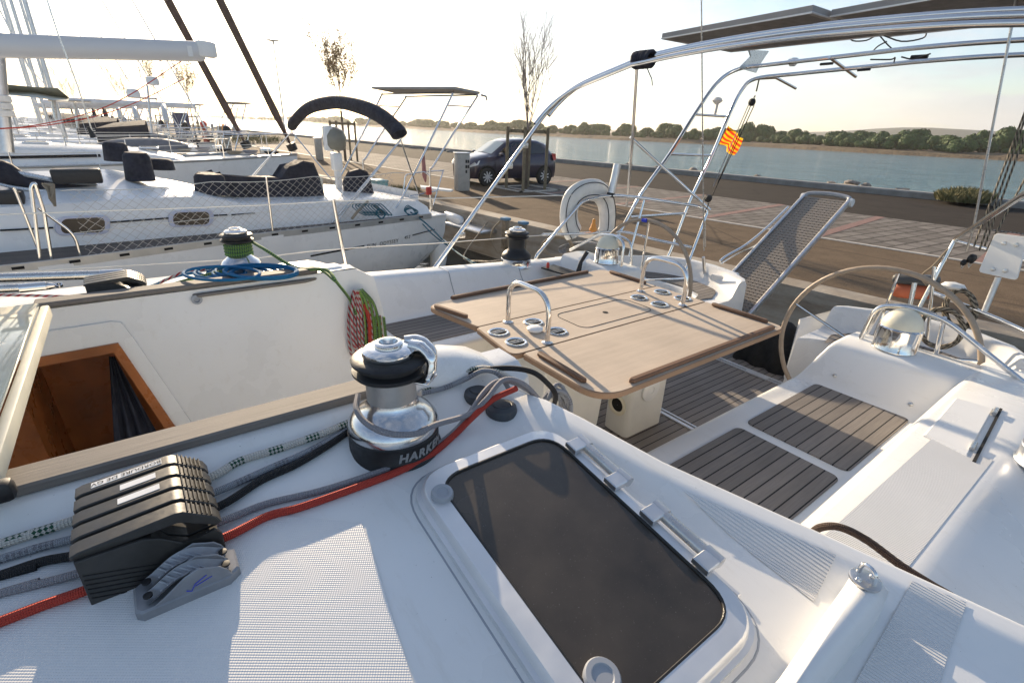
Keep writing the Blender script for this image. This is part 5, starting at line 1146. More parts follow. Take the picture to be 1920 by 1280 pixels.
# rescue light (grey canister) and orange light
m = MB(); m.tube([Y(1158, 308, 3.0), Y(1146, 362, 3.0)], .032, 16); o = tag(part('antenna_tube', m, MAT['alu'], None), 'grey cylinder clamped to the rail above the lifebuoy', 'canister'); m = MB(); m.tube([Y(1146, 362, 3.0), Y(1144, 370, 3.0)], .036, 14); part('end_cap', m, MAT['blackp'], o)
c = Y(1112, 432, 3.02); m = MB(); m.lathe([(.022, -.01), (.034, 0), (.034, .015), (.024, .03), (.022, .05), (.015, .06), (.014, .09), (.006, .10)], c, n=20); tag(part('rescue_light', m, MAT['yellow'], None), 'orange rescue light on the rail inside the horseshoe lifebuoy', 'light')
# ---------------------------------------------------- passerelle
pr0, pr1 = Vector((3.92, 1.90, 1.36)), Vector((5.24, 1.90, 2.19)); d = (pr1-pr0); dl = d.length; d = d.normalized(); w = Vector((0, 1, 0)); nn_ = d.cross(w).normalized()
if nn_.z < 0: nn_ = -nn_
G = thing('gangway', 'raised perforated gangplank with pale side rails at the stern', 'gangway', pr0); Wd = .40
q = N('grey_plastic_grating', (.27, .235, .20), .7); q.bump(q.noise(q.co(), 60, 3), .4, .003); gm = q.m
m = MB(); L0 = .02
def gp(a, b, z=0): return pr0+d*a+w*b+nn_*z
# perforated plate: a grid of little bars
nx, ny = int(dl/.034), 10
for i in range(nx+1): m.prism([gp(i*dl/nx-.0115, .02), gp(i*dl/nx+.0115, .02), gp(i*dl/nx+.0115, Wd-.02), gp(i*dl/nx-.0115, Wd-.02)], nn_*-.012)
part('grating', m, gm, G); m = MB()
for j in range(ny+1): y_ = .02+(Wd-.04)*j/ny; m.prism([gp(.0, y_-.013, -.002), gp(dl, y_-.013, -.002), gp(dl, y_+.013, -.002), gp(0, y_+.013, -.002)], nn_*-.010)
part('grating_ribs', m, gm, G); 
m = MB(); m.prism([gp(0, .01, -.018), gp(dl, .01, -.018), gp(dl, Wd-.01, -.018), gp(0, Wd-.01, -.018)], nn_*-.006); part('under_plate', m, simple('gangway_underside', (.07, .065, .06), .7), G)
for y_ in (0, Wd): m = MB(); m.prism([gp(-.04, y_-.014, -.03), gp(dl+.02, y_-.014, -.03), gp(dl+.02, y_+.014, -.03), gp(-.04, y_+.014, -.03)], nn_*.05, .006); part('side_rail', m, MAT['alu'], G)
m = MB(); m.tube(spl([gp(dl, 0, .0), gp(dl+.06, .03, .0), gp(dl+.085, Wd/2, 0), gp(dl+.06, Wd-.03, 0), gp(dl, Wd, 0)], 6), .020, 10); part('end_bumper', m, MAT['greypl'], G)
m = MB(); m.lathe([(.035, -.02), (.04, 0), (.035, .02)], gp(dl+.02, -.01, -.02), (0, 1, 0), 20); m.lathe([(.035, -.02), (.04, 0), (.035, .02)], gp(dl+.02, Wd+.01, -.02), (0, 1, 0), 20); part('wheel', m, MAT['whitepl'], G)
m = MB(); m.tube(spl([Y(1350, 490, 2.34), Y(1362, 480, 2.34), Y(1400, 458, 2.34), Y(1440, 425, 2.34), Y(1478, 388, 2.34)], 4), .011, 10); m.tube(spl([Y(1352, 494, 2.33), Y(1385, 475, 2.33), Y(1425, 455, 2.33), Y(1455, 420, 2.33)], 4), .006, 8); part('handrail', m, MAT['chrome'], G)
# white transom steps and black mound
m = MB(); m.prism([Z(1467, 708, 1.16), X(1496, 598, 3.62), X(1558, 582, 3.80), X(1540, 660, 3.62), Z(1490, 722, 1.16)], (.05, -.02, 0), .012); part('transom_gate', m, MAT['gel'], OY)
m = MB(); m.box((3.96, 2.20, 1.46), (.2, .16, .34), Matrix.Rotation(rad(-6), 3, 'Y'), .02); part('transom_gate', m, MAT['gel'], OY)
m = MB(); random.seed(5); rows = []  # black mound, built tall to fill the dark area at the open stern
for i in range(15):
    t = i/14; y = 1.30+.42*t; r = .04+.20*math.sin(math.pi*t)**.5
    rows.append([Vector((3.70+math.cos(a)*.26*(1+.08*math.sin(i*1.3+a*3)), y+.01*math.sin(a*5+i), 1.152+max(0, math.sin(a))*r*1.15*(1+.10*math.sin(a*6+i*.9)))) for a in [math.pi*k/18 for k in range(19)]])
m.grid(rows); tag(part('black_mound', m, MAT['black'], None, smooth=70), 'lumpy black mound on the cockpit floor by the open stern', 'cover')
# ---------------------------------------------------- ropes on the near deck
def D(pts, r, seq_up=0): return [onD(a, b)+Vector((0, 0, r+seq_up)) for a, b in pts]
def CK(k): yk = CY-(k+.5)*.036; zz = max(CZ, zd(yk))+.011; return [Vector((CX-.002, yk, zz)), Vector((CX+CL*.5, yk, zz)), Vector((CX+CL+.004, yk, zz))]
def drope(pts, r, mat, lab, k=6, n=12, up=None, name='rope'):
    P = []
    for q_ in pts:
        if isinstance(q_, int): P += CK(q_)
        else: P.append(onD(q_[0], q_[1], r+(q_[2] if len(q_) > 2 else 0)))
    if any(isinstance(q_, int) for q_ in pts): e_ = P[0]+(P[0]-P[1]).normalized()*.9; e_.z = zd(min(.95, max(-1.1, e_.y)))+r; P.insert(0, e_)
    m = MB(); m.tube(spl(P, k), r, n); return tag(part(name, m, mat, None, smooth=60), lab, 'rope')
drope([(-60, 1188), (0, 1165), (75, 1136), 4, (500, 968), (565, 950), (667, 914), (750, 882), (810, 850), (852, 815), (890, 778, .02), (925, 748, .04), (968, 728, .045)], .0074, MAT['r_red'], 'red rope running through the clutches, past the winch base')
drope([(-60, 1130), (0, 1112), (75, 1094), 3, (500, 944), (600, 920), (700, 888), (780, 858), (845, 815), (880, 775, .02), (905, 738, .045), (930, 716, .05), (960, 716, .045), (995, 735, .0), (1030, 765, -.05)], .0062, MAT['r_grey'], 'thin grey rope lying right beside the red rope')
drope([(-60, 1095), (0, 1078), (80, 1052), 2, (490, 900), (560, 868), (640, 818), (700, 770), (760, 745), (820, 725), (860, 708, .01), (905, 694, .03), (955, 690, .045), (1000, 698, .04), (1030, 722, .0), (1042, 742, -.04), (1036, 765, -.1)], .0072, MAT['r_black'], 'black braided rope passing behind the winch and over the deck edge')
drope([(-60, 1066), (0, 1048), (70, 1027), 1, (505, 878), (580, 845), (650, 806), (710, 765)], .0066, MAT['r_grey2'], 'pale grey flecked rope between the black rope and the white green one')
drope([(-60, 1040), (0, 1020), (60, 1001), 0, (450, 864), (520, 842), (590, 818, .004), (650, 794, .006), (700, 772, .01), (760, 748, .012), (810, 726, .012), (850, 704, .012), (905, 690, .03), (940, 700, .04), (960, 712, .04)], .0076, MAT['r_fleck'], 'white rope with dark green flecks nearest the teak rail')
# turn of grey rope round the winch
P = [WD(150, .068, .135), WD(185, .078, .125), WD(215, .088, .112), WD(245, .095, .098), WD(275, .099, .088), WD(300, .104, .088)]
P += [onD(880, 776, .03), onD(912, 748, .055), onD(945, 712, .075), onD(985, 722, .04), onD(1020, 760, -.05)]
m = MB(); m.tube(spl(P, 8), .0062, 12); tag(part('rope', m, MAT['r_grey'], None, smooth=60), 'grey rope taking one turn round the chrome winch skirt', 'rope')
drope([(788, 738, .03), (830, 728, .01), (870, 712, .02), (905, 695, .04), (935, 702, .05), (958, 735, .01)], .0060, MAT['r_grey2'], 'pale grey rope tail curling behind the winch')
# rope bundles over the edge
def coil(c, rx, ry, n, r, mat, lab, tilt, seed, dirs=None):
    random.seed(seed); m = MB()
    for i in range(n):
        a0 = random.uniform(0, 6); sx = rx*random.uniform(.75, 1.1); sy = ry*random.uniform(.8, 1.1); o = Vector([random.uniform(-.012, .012) for _ in range(3)]); pts = []
        for k in range(26):
            a = a0+2*math.pi*k/26; p = tilt @ Vector((math.cos(a)*sx, math.sin(a)*sy, random.uniform(-.004, .004)+.012*math.sin(2*a+i))); pts.append(Vector(c)+p+o)
        m.tube(pts, r, 8, closed=True)
    return tag(part('rope_coil', m, mat, None, smooth=60), lab, 'rope coil')
TL = Matrix.Rotation(rad(80), 3, 'X')
coil(onD(1040, 770, -.14), .045, .07, 7, .006, MAT['r_grey2'], 'pale rope coil hanging inside the cockpit edge below the deck plugs', TL, 3)
# brown braided rope at the coaming
P = [Z(1520, 1000, 1.86), Z(1540, 988, 1.905), Z(1575, 988, 1.925), Z(1625, 1012, 1.915), Z(1690, 1060, 1.90), Z(1745, 1095, 1.89), Z(1800, 1130, 1.88), Z(1890, 1215, 1.86), Z(1940, 1275, 1.85)]
m = MB(); m.tube(spl(P, 8), .0085, 12); tag(part('rope', m, MAT['r_brown'], None, smooth=60), 'thick dark brown braided rope lying along the coaming at lower right', 'rope')
# ---------------------------------------------------- ropes on the far side
def zr_(pts, z, r, mat, lab, n=10): m = MB(); m.tube(spl([Z(a, b, z+(c_[0] if c_ else 0)) for a, b, *c_ in pts], 7), r, n); return tag(part('rope', m, mat, None, smooth=60), lab, 'rope')
zr_([(255, 551), (300, 540), (340, 528), (385, 516, .03), (418, 508, .05), (430, 505, .05)], 2.085, .0062, MAT['r_green'], 'green rope leading from the far clutches to the far winch')
zr_([(252, 549), (290, 534), (320, 521), (360, 512), (375, 515), (390, 525), (430, 530), (480, 528), (520, 516), (548, 512)], 2.085, .0060, MAT['r_blue'], 'blue rope running under the far winch')
zr_([(-60, 552), (0, 553), (60, 554), (155, 556), (250, 552), (300, 530), (350, 508, .03), (385, 506, .03)], 2.085, .0055, MAT['r_rw'], 'red and white rope entering the far clutches')
zr_([(70, 580), (160, 568), (250, 553), (310, 541), (380, 538), (440, 535)], 2.082, .0052, MAT['r_teal'], 'thin blue-green rope along the far teak rail')
wf = Vector((.31, 2.33, 2.075))
m = MB(); P = []
for k in range(90): a = k*.28; P.append(wf+Vector((math.cos(a)*.049, math.sin(a)*.049, .095+k*.00055)))
m.tube(P, .0062, 8); 
P = [Vector(wf)+Vector((.05, -.01, .15)), Z(500, 470, 2.21), Z(540, 495, 2.15), Z(570, 505, 2.13), Z(600, 504, 2.15), Z(618, 510, 2.15), Z(632, 530, 2.12), Y(655, 560, 2.06), Y(668, 590, 2.05)]
m.tube(spl(P, 8), .0062, 8); tag(part('rope', m, MAT['r_green'], None, smooth=60), 'green rope wound on the far winch and led to the hanging bundle', 'rope')
zr_([(480, 498), (520, 500), (560, 506), (600, 506, .04), (630, 528, .03)], 2.09, .006, MAT['r_green'], 'second green rope lying between the far winch and the coaming end')
random.seed(8); m = MB()
for i in range(17):
    pts = []; ox, oy = random.uniform(-34, 100), random.uniform(-6, 6); a0 = random.uniform(0, 6)
    for k in range(16): a = a0+k*2*math.pi/16; pts.append(Z(430+ox*.7+math.cos(a)*(24+i*3), 511+oy*.7+math.sin(a)*(8+i*.3), 2.085+.004*i))
    m.tube(spl(pts, 3, True), .0058, 8, closed=True)
tag(part('rope_coil', m, MAT['r_blue'], None, smooth=60), 'loose blue rope coil around the foot of the far winch', 'rope coil')
def bundle(mat, lab, cols, x0, x1, y0, y1, seed):
    random.seed(seed); m = MB()
    for i in range(cols):
        f = (i+.5)/cols; a = lerp(x0, x1, f); yd = 2.07-.02*math.sin(f*3.1)+random.uniform(-.012, .012); b_ = random.uniform(-6, 8)
        m.tube(spl([Y(lerp(a, 668, .75), y0-2, 2.04), Y(lerp(a, 668, .25), y0+22, yd), Y(a, lerp(y0, y1, .5)+b_, yd), Y(a+3, y1-14+b_, yd), Y(a+10, y1+b_, yd+.01), Y(a+15, y1-16+b_, yd+.02), Y(a+10, lerp(y0, y1, .4), yd+.02)], 6), .0062, 8)
    return tag(part('rope_bundle', m, mat, None, smooth=60), lab, 'rope coil')
bundle(MAT['r_rw'], 'red and white rope bundle hanging at the end of the far recess wall', 9, 650, 705, 545, 660, 2)
bundle(MAT['r_green'], 'green rope bundle hanging behind the red and white one', 5, 672, 714, 545, 668, 4)
m = MB(); m.tube(spl([Y(683, 570, 2.05), Y(692, 600, 2.03), Y(694, 650, 2.03)], 4), .0085, 8); tag(part('rope', m, MAT['r_red'], None), 'short red rope in the middle of the hanging bundle', 'rope')
# beige/black coil on the port pushpit
def xcoil(px, py, rx, ry, n, xx, mat, lab, seed):
    random.seed(seed); m = MB()
    for i in range(n):
        a0 = random.uniform(0, 6); pts = []; sx, sy = rx*random.uniform(.8, 1.1), ry*random.uniform(.85, 1.1); xo = xx+random.uniform(-.04, .04)
        for k in range(20): a = a0+2*math.pi*k/20; pts.append(X(px+math.cos(a)*sx, py+math.sin(a)*sy, xo))
        m.tube(spl(pts, 2, True), .0065, 8, closed=True)
    return tag(part('rope_coil', m, mat, None, smooth=60), lab, 'rope coil')
xcoil(1765, 615, 42, 36, 9, 3.66, MAT['r_bw'], 'beige and black rope coil hung below the port pushpit rail', 6)
xcoil(1800, 580, 30, 38, 12, 3.72, MAT['r_bw'], 'small beige and black rope coil hung from the pushpit beside the white plate', 7)
c = X(1788, 537, 3.72); m = MB(); m.lathe([(.01, -.02), (.05, -.012), (.06, 0), (.045, .018), (.001, .026)], c, (.1, 0, 1), 24); tag(part('white_dish', m, MAT['whitepl'], None), 'white plastic dish on the pushpit above the rope coil', 'dish')
m = MB(); m.tube(spl([X(1792, 455, 3.95), X(1775, 470, 3.93), X(1750, 498, 3.9), X(1732, 512, 3.9), X(1728, 522, 3.9), X(1738, 535, 3.9)], 4), .006, 8); tag(part('rope', m, MAT['r_tan'], None), 'tan lashing tied to the pushpit corner', 'rope')
xcoil(1045, 462, 30, 18, 9, 3.35, MAT['r_tan'], 'tan mooring rope coil lying behind the far pushpit', 9)
xcoil(1095, 468, 44, 14, 9, 3.4, MAT['r_grey2'], 'grey mooring rope coil lying beside the far compass', 10)
# hull cleat
# ================================================================ THE NEIGHBOURING YACHT
AO = Vector((4.25, 9.5, 0)); AF = Vector((-.988, -.156, 0)).normalized(); AN = Vector((.156, -.988, 0)).normalized()
def A_(s, b, z): return AO+AF*s+AN*b+Vector((0, 0, z))
def AP(px, py, b): return PL(px, py, AO+AN*b, AN)
NY = thing('sailing_yacht', 'white yacht moored alongside, with a navy folded bimini, netting and a stern solar arch', 'yacht', A_(2, 0, 1.2))
MAT['gel2'] = simple('aged_white_gelcoat', (.78, .775, .76), .3, var=.05, sc=2); MAT['toerail'] = simple('toe_rail', (.45, .45, .44), .4, .6)
MAT['bluefr'] = simple('pale_blue_frame', (.50, .53, .66), .4); MAT['port'] = simple('dark_port', (.012, .009, .010), .22)
def half(s): 
    pts = [(-.05, 1.50), (0, 1.56), (1.5, 1.74), (3.2, 1.86), (5.4, 2.2), (8, 2.2), (10.5, 1.6), (12.5, .75), (13.8, .05)]
    for (a, x), (b, y) in zip(pts, pts[1:]):
        if a <= s <= b: t = (s-a)/(b-a); return x+(y-x)*t
    return .05
def yacht_hull(nm, root, F, L, hf, zs, mat, sink=.25):
    m = MB(); rows = []
    for i in range(29):
        s = L*i/28; b = hf(s); z = zs(s); r = []
        for sg in (1, -1):
            sec = [(b, z), (b*1.0, z-.04), (b*.985, z*.62), (b*.93, z*.34), (b*.78, z*.08), (b*.5, -.25)]
            if s < .9: k = 1-s/.9; sec = [(x*(1-.12*k*j/5), zz+(.5*k)*(j/5)**1.3) for j, (x, zz) in enumerate(sec)]
            r.append([F(s, sg*x, zz) for x, zz in sec])
        rows.append(r[0][::-1] and (r[0][::-1]+[F(s, 0, z+.03)]+r[1]))
    m.grid(rows); m.add(rows[0], [tuple(range(len(rows[0])))]); return part('hull', m, mat, root, smooth=45)
zsA = lambda s: 1.24+.012*s
hA = yacht_hull('hull', NY, A_, 13.8, half, zsA, MAT['gel2'])
# teak side deck + toe rail
m = MB(); m.grid([[A_(s, half(s)-.05, zsA(s)+.012), A_(s, half(s)-.75, zsA(s)+.03)] for s in [i*.5 for i in range(1, 24)]])
MAT['teakA'] = teak('side_deck_teak', .05, (.15, .125, .105), (.09, .075, .065), True); part('side_deck', m, MAT['teakA'], NY)
m = MB(); m.grid([[A_(s, half(s)+.004, zsA(s)-.03), A_(s, half(s)+.004, zsA(s)+.05), A_(s, half(s)-.012, zsA(s)+.055), A_(s, half(s)-.02, zsA(s)+.01)] for s in [i*.4 for i in range(1, 30)]]); tr = part('toe_rail', m, MAT['toerail'], NY)
for i in range(24):
    m = MB(); s = .6+i*.42; m.add([A_(s, half(s)+.0075, zsA(s)), A_(s+.09, half(s+.09)+.0075, zsA(s)), A_(s+.09, half(s+.09)+.0075, zsA(s)+.028), A_(s, half(s)+.0075, zsA(s)+.028)], [(0, 1, 2, 3)]); part('drain_slot', m, MAT['black'], tr, smooth=0)
# hull stripe and name
def hb(s, z):   # half beam of the topside at height z, matches yacht_hull sections
    b = half(s); zz = zsA(s); sec = [(b, zz), (b, zz-.04), (b*.985, zz*.62), (b*.93, zz*.34)]
    for (x0, z0), (x1, z1) in zip(sec, sec[1:]):
        if z1 <= z <= z0: t = (z0-z)/(z0-z1); return x0+(x1-x0)*t
    return b
def stripe(s0, s1, z0, z1, w=.022):
    m = MB(); n = 16; m.grid([[A_(s, hb(s, z)+.006, z+w/2), A_(s, hb(s, z-w)+.006, z-w/2)] for s, z in [(lerp(s0, s1, i/n), lerp(z0, z1, i/n)) for i in range(n+1)]]); part('hull_stripe', m, MAT['black'], NY)
def sz(px, py):   # where does this pixel hit the topside
    b = 1.7
    for _ in range(8): p = AP(px, py, b); s = (p-AO).dot(AF); b = hb(max(0, s), p.z)
    return s, p.z
sa, za = sz(815, 430); sb_, zb_ = sz(773, 441); sc, zc_ = sz(683, 461); sd_, zd_ = sz(582, 480)
stripe(sa, sb_, za, zb_, .018); stripe(sc, sd_, zc_, zd_, .026)
def onhull(co, s0, z0, slope): s = s0-co.x; z = z0+co.y+co.x*slope; return A_(s, hb(max(.05, s), min(z, zsA(s)))+.008+co.z, z)
s0, z0 = sz(718, 456); text_obj('SUN  ODYSSEY', .085, MAT['black'], NY, place=lambda co: onhull(co, s0, z0-.03, .01), extr=.0005, spacing=1.1, shear=.12)
s1, z1 = sz(763, 444); text_obj('45.2', .075, MAT['black'], NY, place=lambda co: onhull(co, s1, z1-.03, .01), extr=.0005, shear=.2)
em = MB(); s2_, z2_ = sz(728, 443); 
for k in (-1, 0, 1): em.add([A_(s2_+k*.012, hb(.5, z2_)+.01, z2_-.03), A_(s2_+k*.03, hb(.5, z2_)+.01, z2_+.025), A_(s2_+k*.012+.012, hb(.5, z2_)+.01, z2_-.03)], [(0, 1, 2)])
part('emblem', em, MAT['yellow'], NY, smooth=0)
# coachroof and coaming, near side traced on a fore-and-aft plane
bC = 1.36
def Cz(px, py): p = AP(px, py, bC); return ((p-AO).dot(AF), p.z)
prof_top = [Cz(-160, 398), Cz(0, 387), Cz(250, 371), Cz(380, 366), Cz(425, 375), Cz(455, 381), Cz(600, 378), Cz(700, 372), Cz(792, 378), Cz(808, 388)]
print('A top', [(round(a, 2), round(b, 2)) for a, b in prof_top])
m = MB(); rows = []
for s, z in prof_top:
    bb = bC if s > .9 else bC-.1
    rows.append([A_(s, bb+.10, zsA(s)+.0), A_(s, bb+.02, z-.05), A_(s, bb, z-.012), A_(s, bb-.04, z), A_(s, bb-.28, z+.02+(.05 if s > 4.2 else 0)), A_(s, 0, z+.02+(.20 if s > 4.2 else -.0))])
m.grid(rows); part('coachroof', m, MAT['gel2'], NY, smooth=35)
rows = []
for s, z in prof_top:
    rows.append([A_(s, -bC-.10, zsA(s)), A_(s, -bC, z-.012), A_(s, -bC+.28, z+.02+(.05 if s > 4.2 else 0)), A_(s, 0, z+.021+(.20 if s > 4.2 else -.0))])
part('coachroof', MB().grid([r[::-1] for r in rows]), MAT['gel2'], NY, smooth=35)
m = MB(); m.add([A_(.3, 1.1, 1.25), A_(.3, -1.1, 1.25), A_(.3, -1.1, 1.6), A_(.3, 1.1, 1.6)], [(0, 1, 2, 3)]); part('transom', m, MAT['gel2'], NY)
def window(px0, py0, px1, py1, dy):
    b2 = bC+.075; poly = rounded([AP(px0, py0, b2), AP(px1, py0-dy, b2), AP(px1, py1-dy, b2), AP(px0, py1, b2)], .085, 5)
    m = MB(); m.prism(poly, AN*.018, .004); w = part('window', m, MAT['bluefr'], NY); c = sum(poly, Vector())/len(poly)
    m = MB(); m.add([c+(p-c)*.80+AN*.019 for p in poly], [tuple(range(len(poly)))]); part('pane', m, MAT['port'], w, smooth=0)
window(103, 407, 206, 442, 4); window(315, 396, 400, 426, 3)
for (a, b), (c_, d_) in (((0, 432), (100, 427)), ((207, 417), (316, 409)), ((401, 404), (426, 403)), ((434, 403), (478, 400))): m = MB(); m.tube([AP(a, b, bC+.085), AP(c_, d_, bC+.085)], .010, 6); part('trim_line', m, MAT['black'], NY)
# black canvas: dodger rail cover, winch covers, wheel cover
m = MB(); pl = [(378, 331), (384, 326), (410, 326), (416, 334), (520, 333), (530, 338), (545, 315), (570, 302), (590, 306), (600, 330), (612, 374), (460, 377), (445, 371), (418, 366), (390, 365), (378, 345)]
poly = [AP(a, b, .9) for a, b in pl]; m.prism(poly, AN*-.35, .03); part('spray_cover', m, MAT['canvas'], NY, smooth=30)
m = MB(); m.prism([AP(a, b, .55) for a, b in ((658, 322), (675, 317), (690, 322), (698, 345), (706, 378), (650, 378), (648, 340))], AN*-.12, .02); part('wheel_cover', m, MAT['canvas'], NY)
m = MB(); m.box(A_(2.0, .5, 1.62), (.35, .35, .5), bev=.04); part('helm_seat', m, MAT['cream'], NY)
def cover(px, py, w, h, b, lab):
    c = AP(px, py, b); r = w/2; m = MB(); m.lathe([(r*1.1, 0), (r*1.05, h*.4), (r, h*.85), (r*.8, h), (r*.3, h*1.03), (.001, h*1.03)], c, (.05, 0, 1), 14); return part('winch_cover', m, MAT['canvas'], NY)
cover(264, 338, .30, .34, .5, ''); cover(221, 302, .28, .24, -.3, ''); cover(303, 318, .3, .14, .2, ''); cover(397, 364, .36, .26, 1.0, '')
m = MB(); m.box(AP(145, 330, .9), (.45, .2, .16), bev=.02); part('instrument_cover', m, MAT['blackp'], NY)
m = MB(); m.box(AP(10, 373, 1.2), (.30, .2, .16), bev=.02); part('instrument_cover', m, MAT['blackp'], NY)
# folded dodger (dark navy) on the roof at the left
m = MB(); random.seed(4)
m.tube(spl([AP(-80, 310, .8), AP(0, 322, .8), AP(50, 345, .8), AP(130, 352, .8), AP(225, 363, .8), AP(250, 372, .8)], 5), [.10, .12, .12, .12, .12, .13, .13, .12, .12, .11, .10, .10, .10, .09, .09, .08, .08, .08, .07, .07, .06, .06, .05, .04, .03, .03], 10); part('dodger', m, MAT['canvas'], NY)
m = MB(); m.tube(spl([AP(-60, 330, .95), AP(30, 352, .95), AP(120, 362, .95), AP(220, 370, .95)], 5), .018, 8); m.tube(spl([AP(-60, 300, .7), AP(60, 330, .7), AP(130, 346, .7)], 5), .016, 8); m.tube([AP(0, 318, .85), AP(110, 340, .85), AP(180, 345, .85)], .03, 8); part('dodger_frame', m, MAT['steel'], NY)
m = MB()
for i in range(5): m.tube(spl([AP(80+i*5, 345, 1.5), AP(90+i*3, 358+i*3, 1.55), AP(95+i*2, 375+i*3, 1.6), AP(100-i, 352+i, 1.55)], 4, True), .012, 6, closed=True)
part('rope_coil', m, MAT['r_tan'], NY)
# netting on the lifelines
def gun(s): return half(s)-.06
m = MB(); zt = AP(499, 336, 1.82).z; s0, s1 = -.0+1.15, 5.15
def NP(s, z): return A_(s, gun(s), z)
pitch = .105; z0n = 1.31; Hn = zt-z0n; n_ = int((s1-s0)/pitch)
for i in range(-6, n_+1):
    for sg in (1, -1):
        a = s0+i*pitch; b2 = a+Hn*1.15
        za_, zb2 = (z0n, z0n+Hn) if sg > 0 else (z0n+Hn, z0n)
        def cl_(s, z): return s, z
        A1, B1 = a, b2
        if A1 < s0: f = (s0-A1)/(B1-A1); za_ = lerp(za_, zb2, f); A1 = s0
        if B1 > s1: f = (s1-A1)/(B1-A1); zb2 = lerp(za_, zb2, f); B1 = s1
        if B1-A1 > .03:
            k5 = 6; pts = []
            for j in range(k5+1):
                f = j/k5; s_ = lerp(A1, B1, f); z_ = lerp(za_, zb2, f); sag = .035*math.sin(math.pi*((s_-s0)/(s1-s0)*3 % 1))*((z_-z0n)/Hn); pts.append(NP(s_+random.uniform(-.008, .008), z_-sag+random.uniform(-.006, .006)))
            m.tube(pts, .0023, 3, caps=False)
part('netting', m, MAT['net'], NY, smooth=0)
m = MB(); m.tube([NP(lerp(.9, 5.2, j/40), zt+.004-.035*math.sin(math.pi*((lerp(.9, 5.2, j/40)-s0)/(s1-s0)*3 % 1))) for j in range(41)], .005, 6); part('lifeline', m, MAT['wire'], NY)
m = MB(); m.tube([NP(s, 1.58) for s in [.9, 2, 3.2, 5.2]], .004, 6); part('lifeline', m, MAT['wire'], NY)
def stan(px0, py0, px1, py1, b): m = MB(); m.tube([AP(px0, py0, b), AP(px1, py1, b)], .0135, 10); part('stanchion', m, MAT['chrome'], NY)
stan(499, 332, 512, 440, 1.82)
m = MB(); m.tube(bendy([AP(75, 395+90, 2.08), AP(58, 350, 2.08), AP(65, 342, 2.08), AP(82, 395, 2.08), AP(98, 492, 2.08)], .03, 4), .016, 10); m.tube(bendy([AP(72, 390, 2.06), AP(140, 440, 2.06), AP(152, 485, 2.06)], .1, 5), .014, 10); m.tube(bendy([AP(25, 352, 1.9), AP(30, 360, 1.9), AP(73, 470, 1.9)], .1, 5), .013, 10); part('gate_rail', m, MAT['chrome'], NY)
# bimini with folded navy canvas
def hoopA(pa, pb, b_): return AP(pa, pb, b_)
nL0, nL1 = AP(622, 418, 1.55), AP(752, 262, 1.55)
def HA(t, y): return None
ft = (nL1-nL0); m = MB()
off = AN*-1
apex = [nL1+AN*(-x)+Vector((0, 0, z)) for x, z in ((0, 0), (.10, .12), (.45, .30), (1.2, .48), (2.0, .54), (2.8, .50), (3.5, .34), (3.95, .14), (4.05, 0))]
apex = [p+ft.normalized()*0 for p in apex]
hp = [nL0]+spl(apex, 5)+[nL0+AN*-4.05]; m.tube(hp, .014, 10); bA = part('bimini_frame', m, MAT['chrome'], NY)
m = MB(); m.tube([nL0+AF*-.07, nL1+AF*.02+Vector((0, 0, -.02))], .013, 10); part('hoop', m, MAT['chrome'], bA); m = MB(); m.tube([nL0+AN*-4.05+AF*-.07, nL1+AN*-4.05], .013, 10); part('hoop', m, MAT['chrome'], bA)
m = MB(); P = spl(apex, 7)[2:-2:2]; rr = [(.095+.035*(1-i/len(P)))*(1+.03*math.sin(i*.9)) for i in range(len(P))]; rr[0] = .06; rr[-1] = .05
m.tube([p+Vector((0, 0, .006*math.sin(i*1.1))) for i, p in enumerate(P)], rr, 14); part('bimini_canvas', m, MAT['canvas'], bA, smooth=60)
m = MB(); m.tube([nL1+Vector((0, 0, -.02)), AP(786, 367, 1.4)], .012, 10); part('support_strut', m, MAT['chrome'], bA); m = MB(); m.tube([nL1+AN*-4.05, AP(786, 367, 1.4)+AN*-3.2], .012, 8); part('support_strut', m, MAT['chrome'], bA)
# stern arch of the neighbour
def both(pts, r, nm='arch_tube', par=None, w=2.3):
    for k in (0, 1):
        m = MB(); m.tube([p+AN*(-w*k) for p in pts], r, 10); part(nm, m, MAT['chrome'], par or NY)
LA1 = spl([AP(733, 412, 1.35), AP(737, 395, 1.35), AP(753, 372, 1.33), AP(800, 278, 1.25), AP(846, 182, 1.2), AP(849, 173, 1.15)], 4)
LA2 = spl([AP(808, 400, 1.15), AP(806, 322, 1.15), AP(812, 312, 1.15), AP(850, 250, 1.15), AP(893, 184, 1.12), AP(893, 178, 1.10)], 4)
both(LA1, .018); both(LA2, .018)
both([AP(839, 198, 1.2), AP(880, 200, 1.13)], .012, 'rung')
m = MB(); c1, c2 = AP(849, 173, 1.15), AP(893, 178, 1.10); 
m.prism([c1+AN*.12+Vector((-.05, 0, .04)), c2+AN*.1+Vector((.0, 0, .01)), c2+AN*-2.5+Vector((0, 0, .05)), c1+AN*-2.5+Vector((-.1, 0, .10))], (0, 0, .04)); part('solar_panel', m, MAT['panelunder'], NY)
m = MB(); m.tube([c1, c1+AN*-2.3], .016, 8); m.tube([c2, c2+AN*-2.3], .016, 8); m.tube([c2+AN*.1+Vector((.02, 0, -.0)), c2+AN*.12+Vector((.12, 0, -.02)), c2+AN*.12+Vector((.14, 0, -.09))], .02, 8); part('arch_crossbar', m, MAT['chrome'], NY)
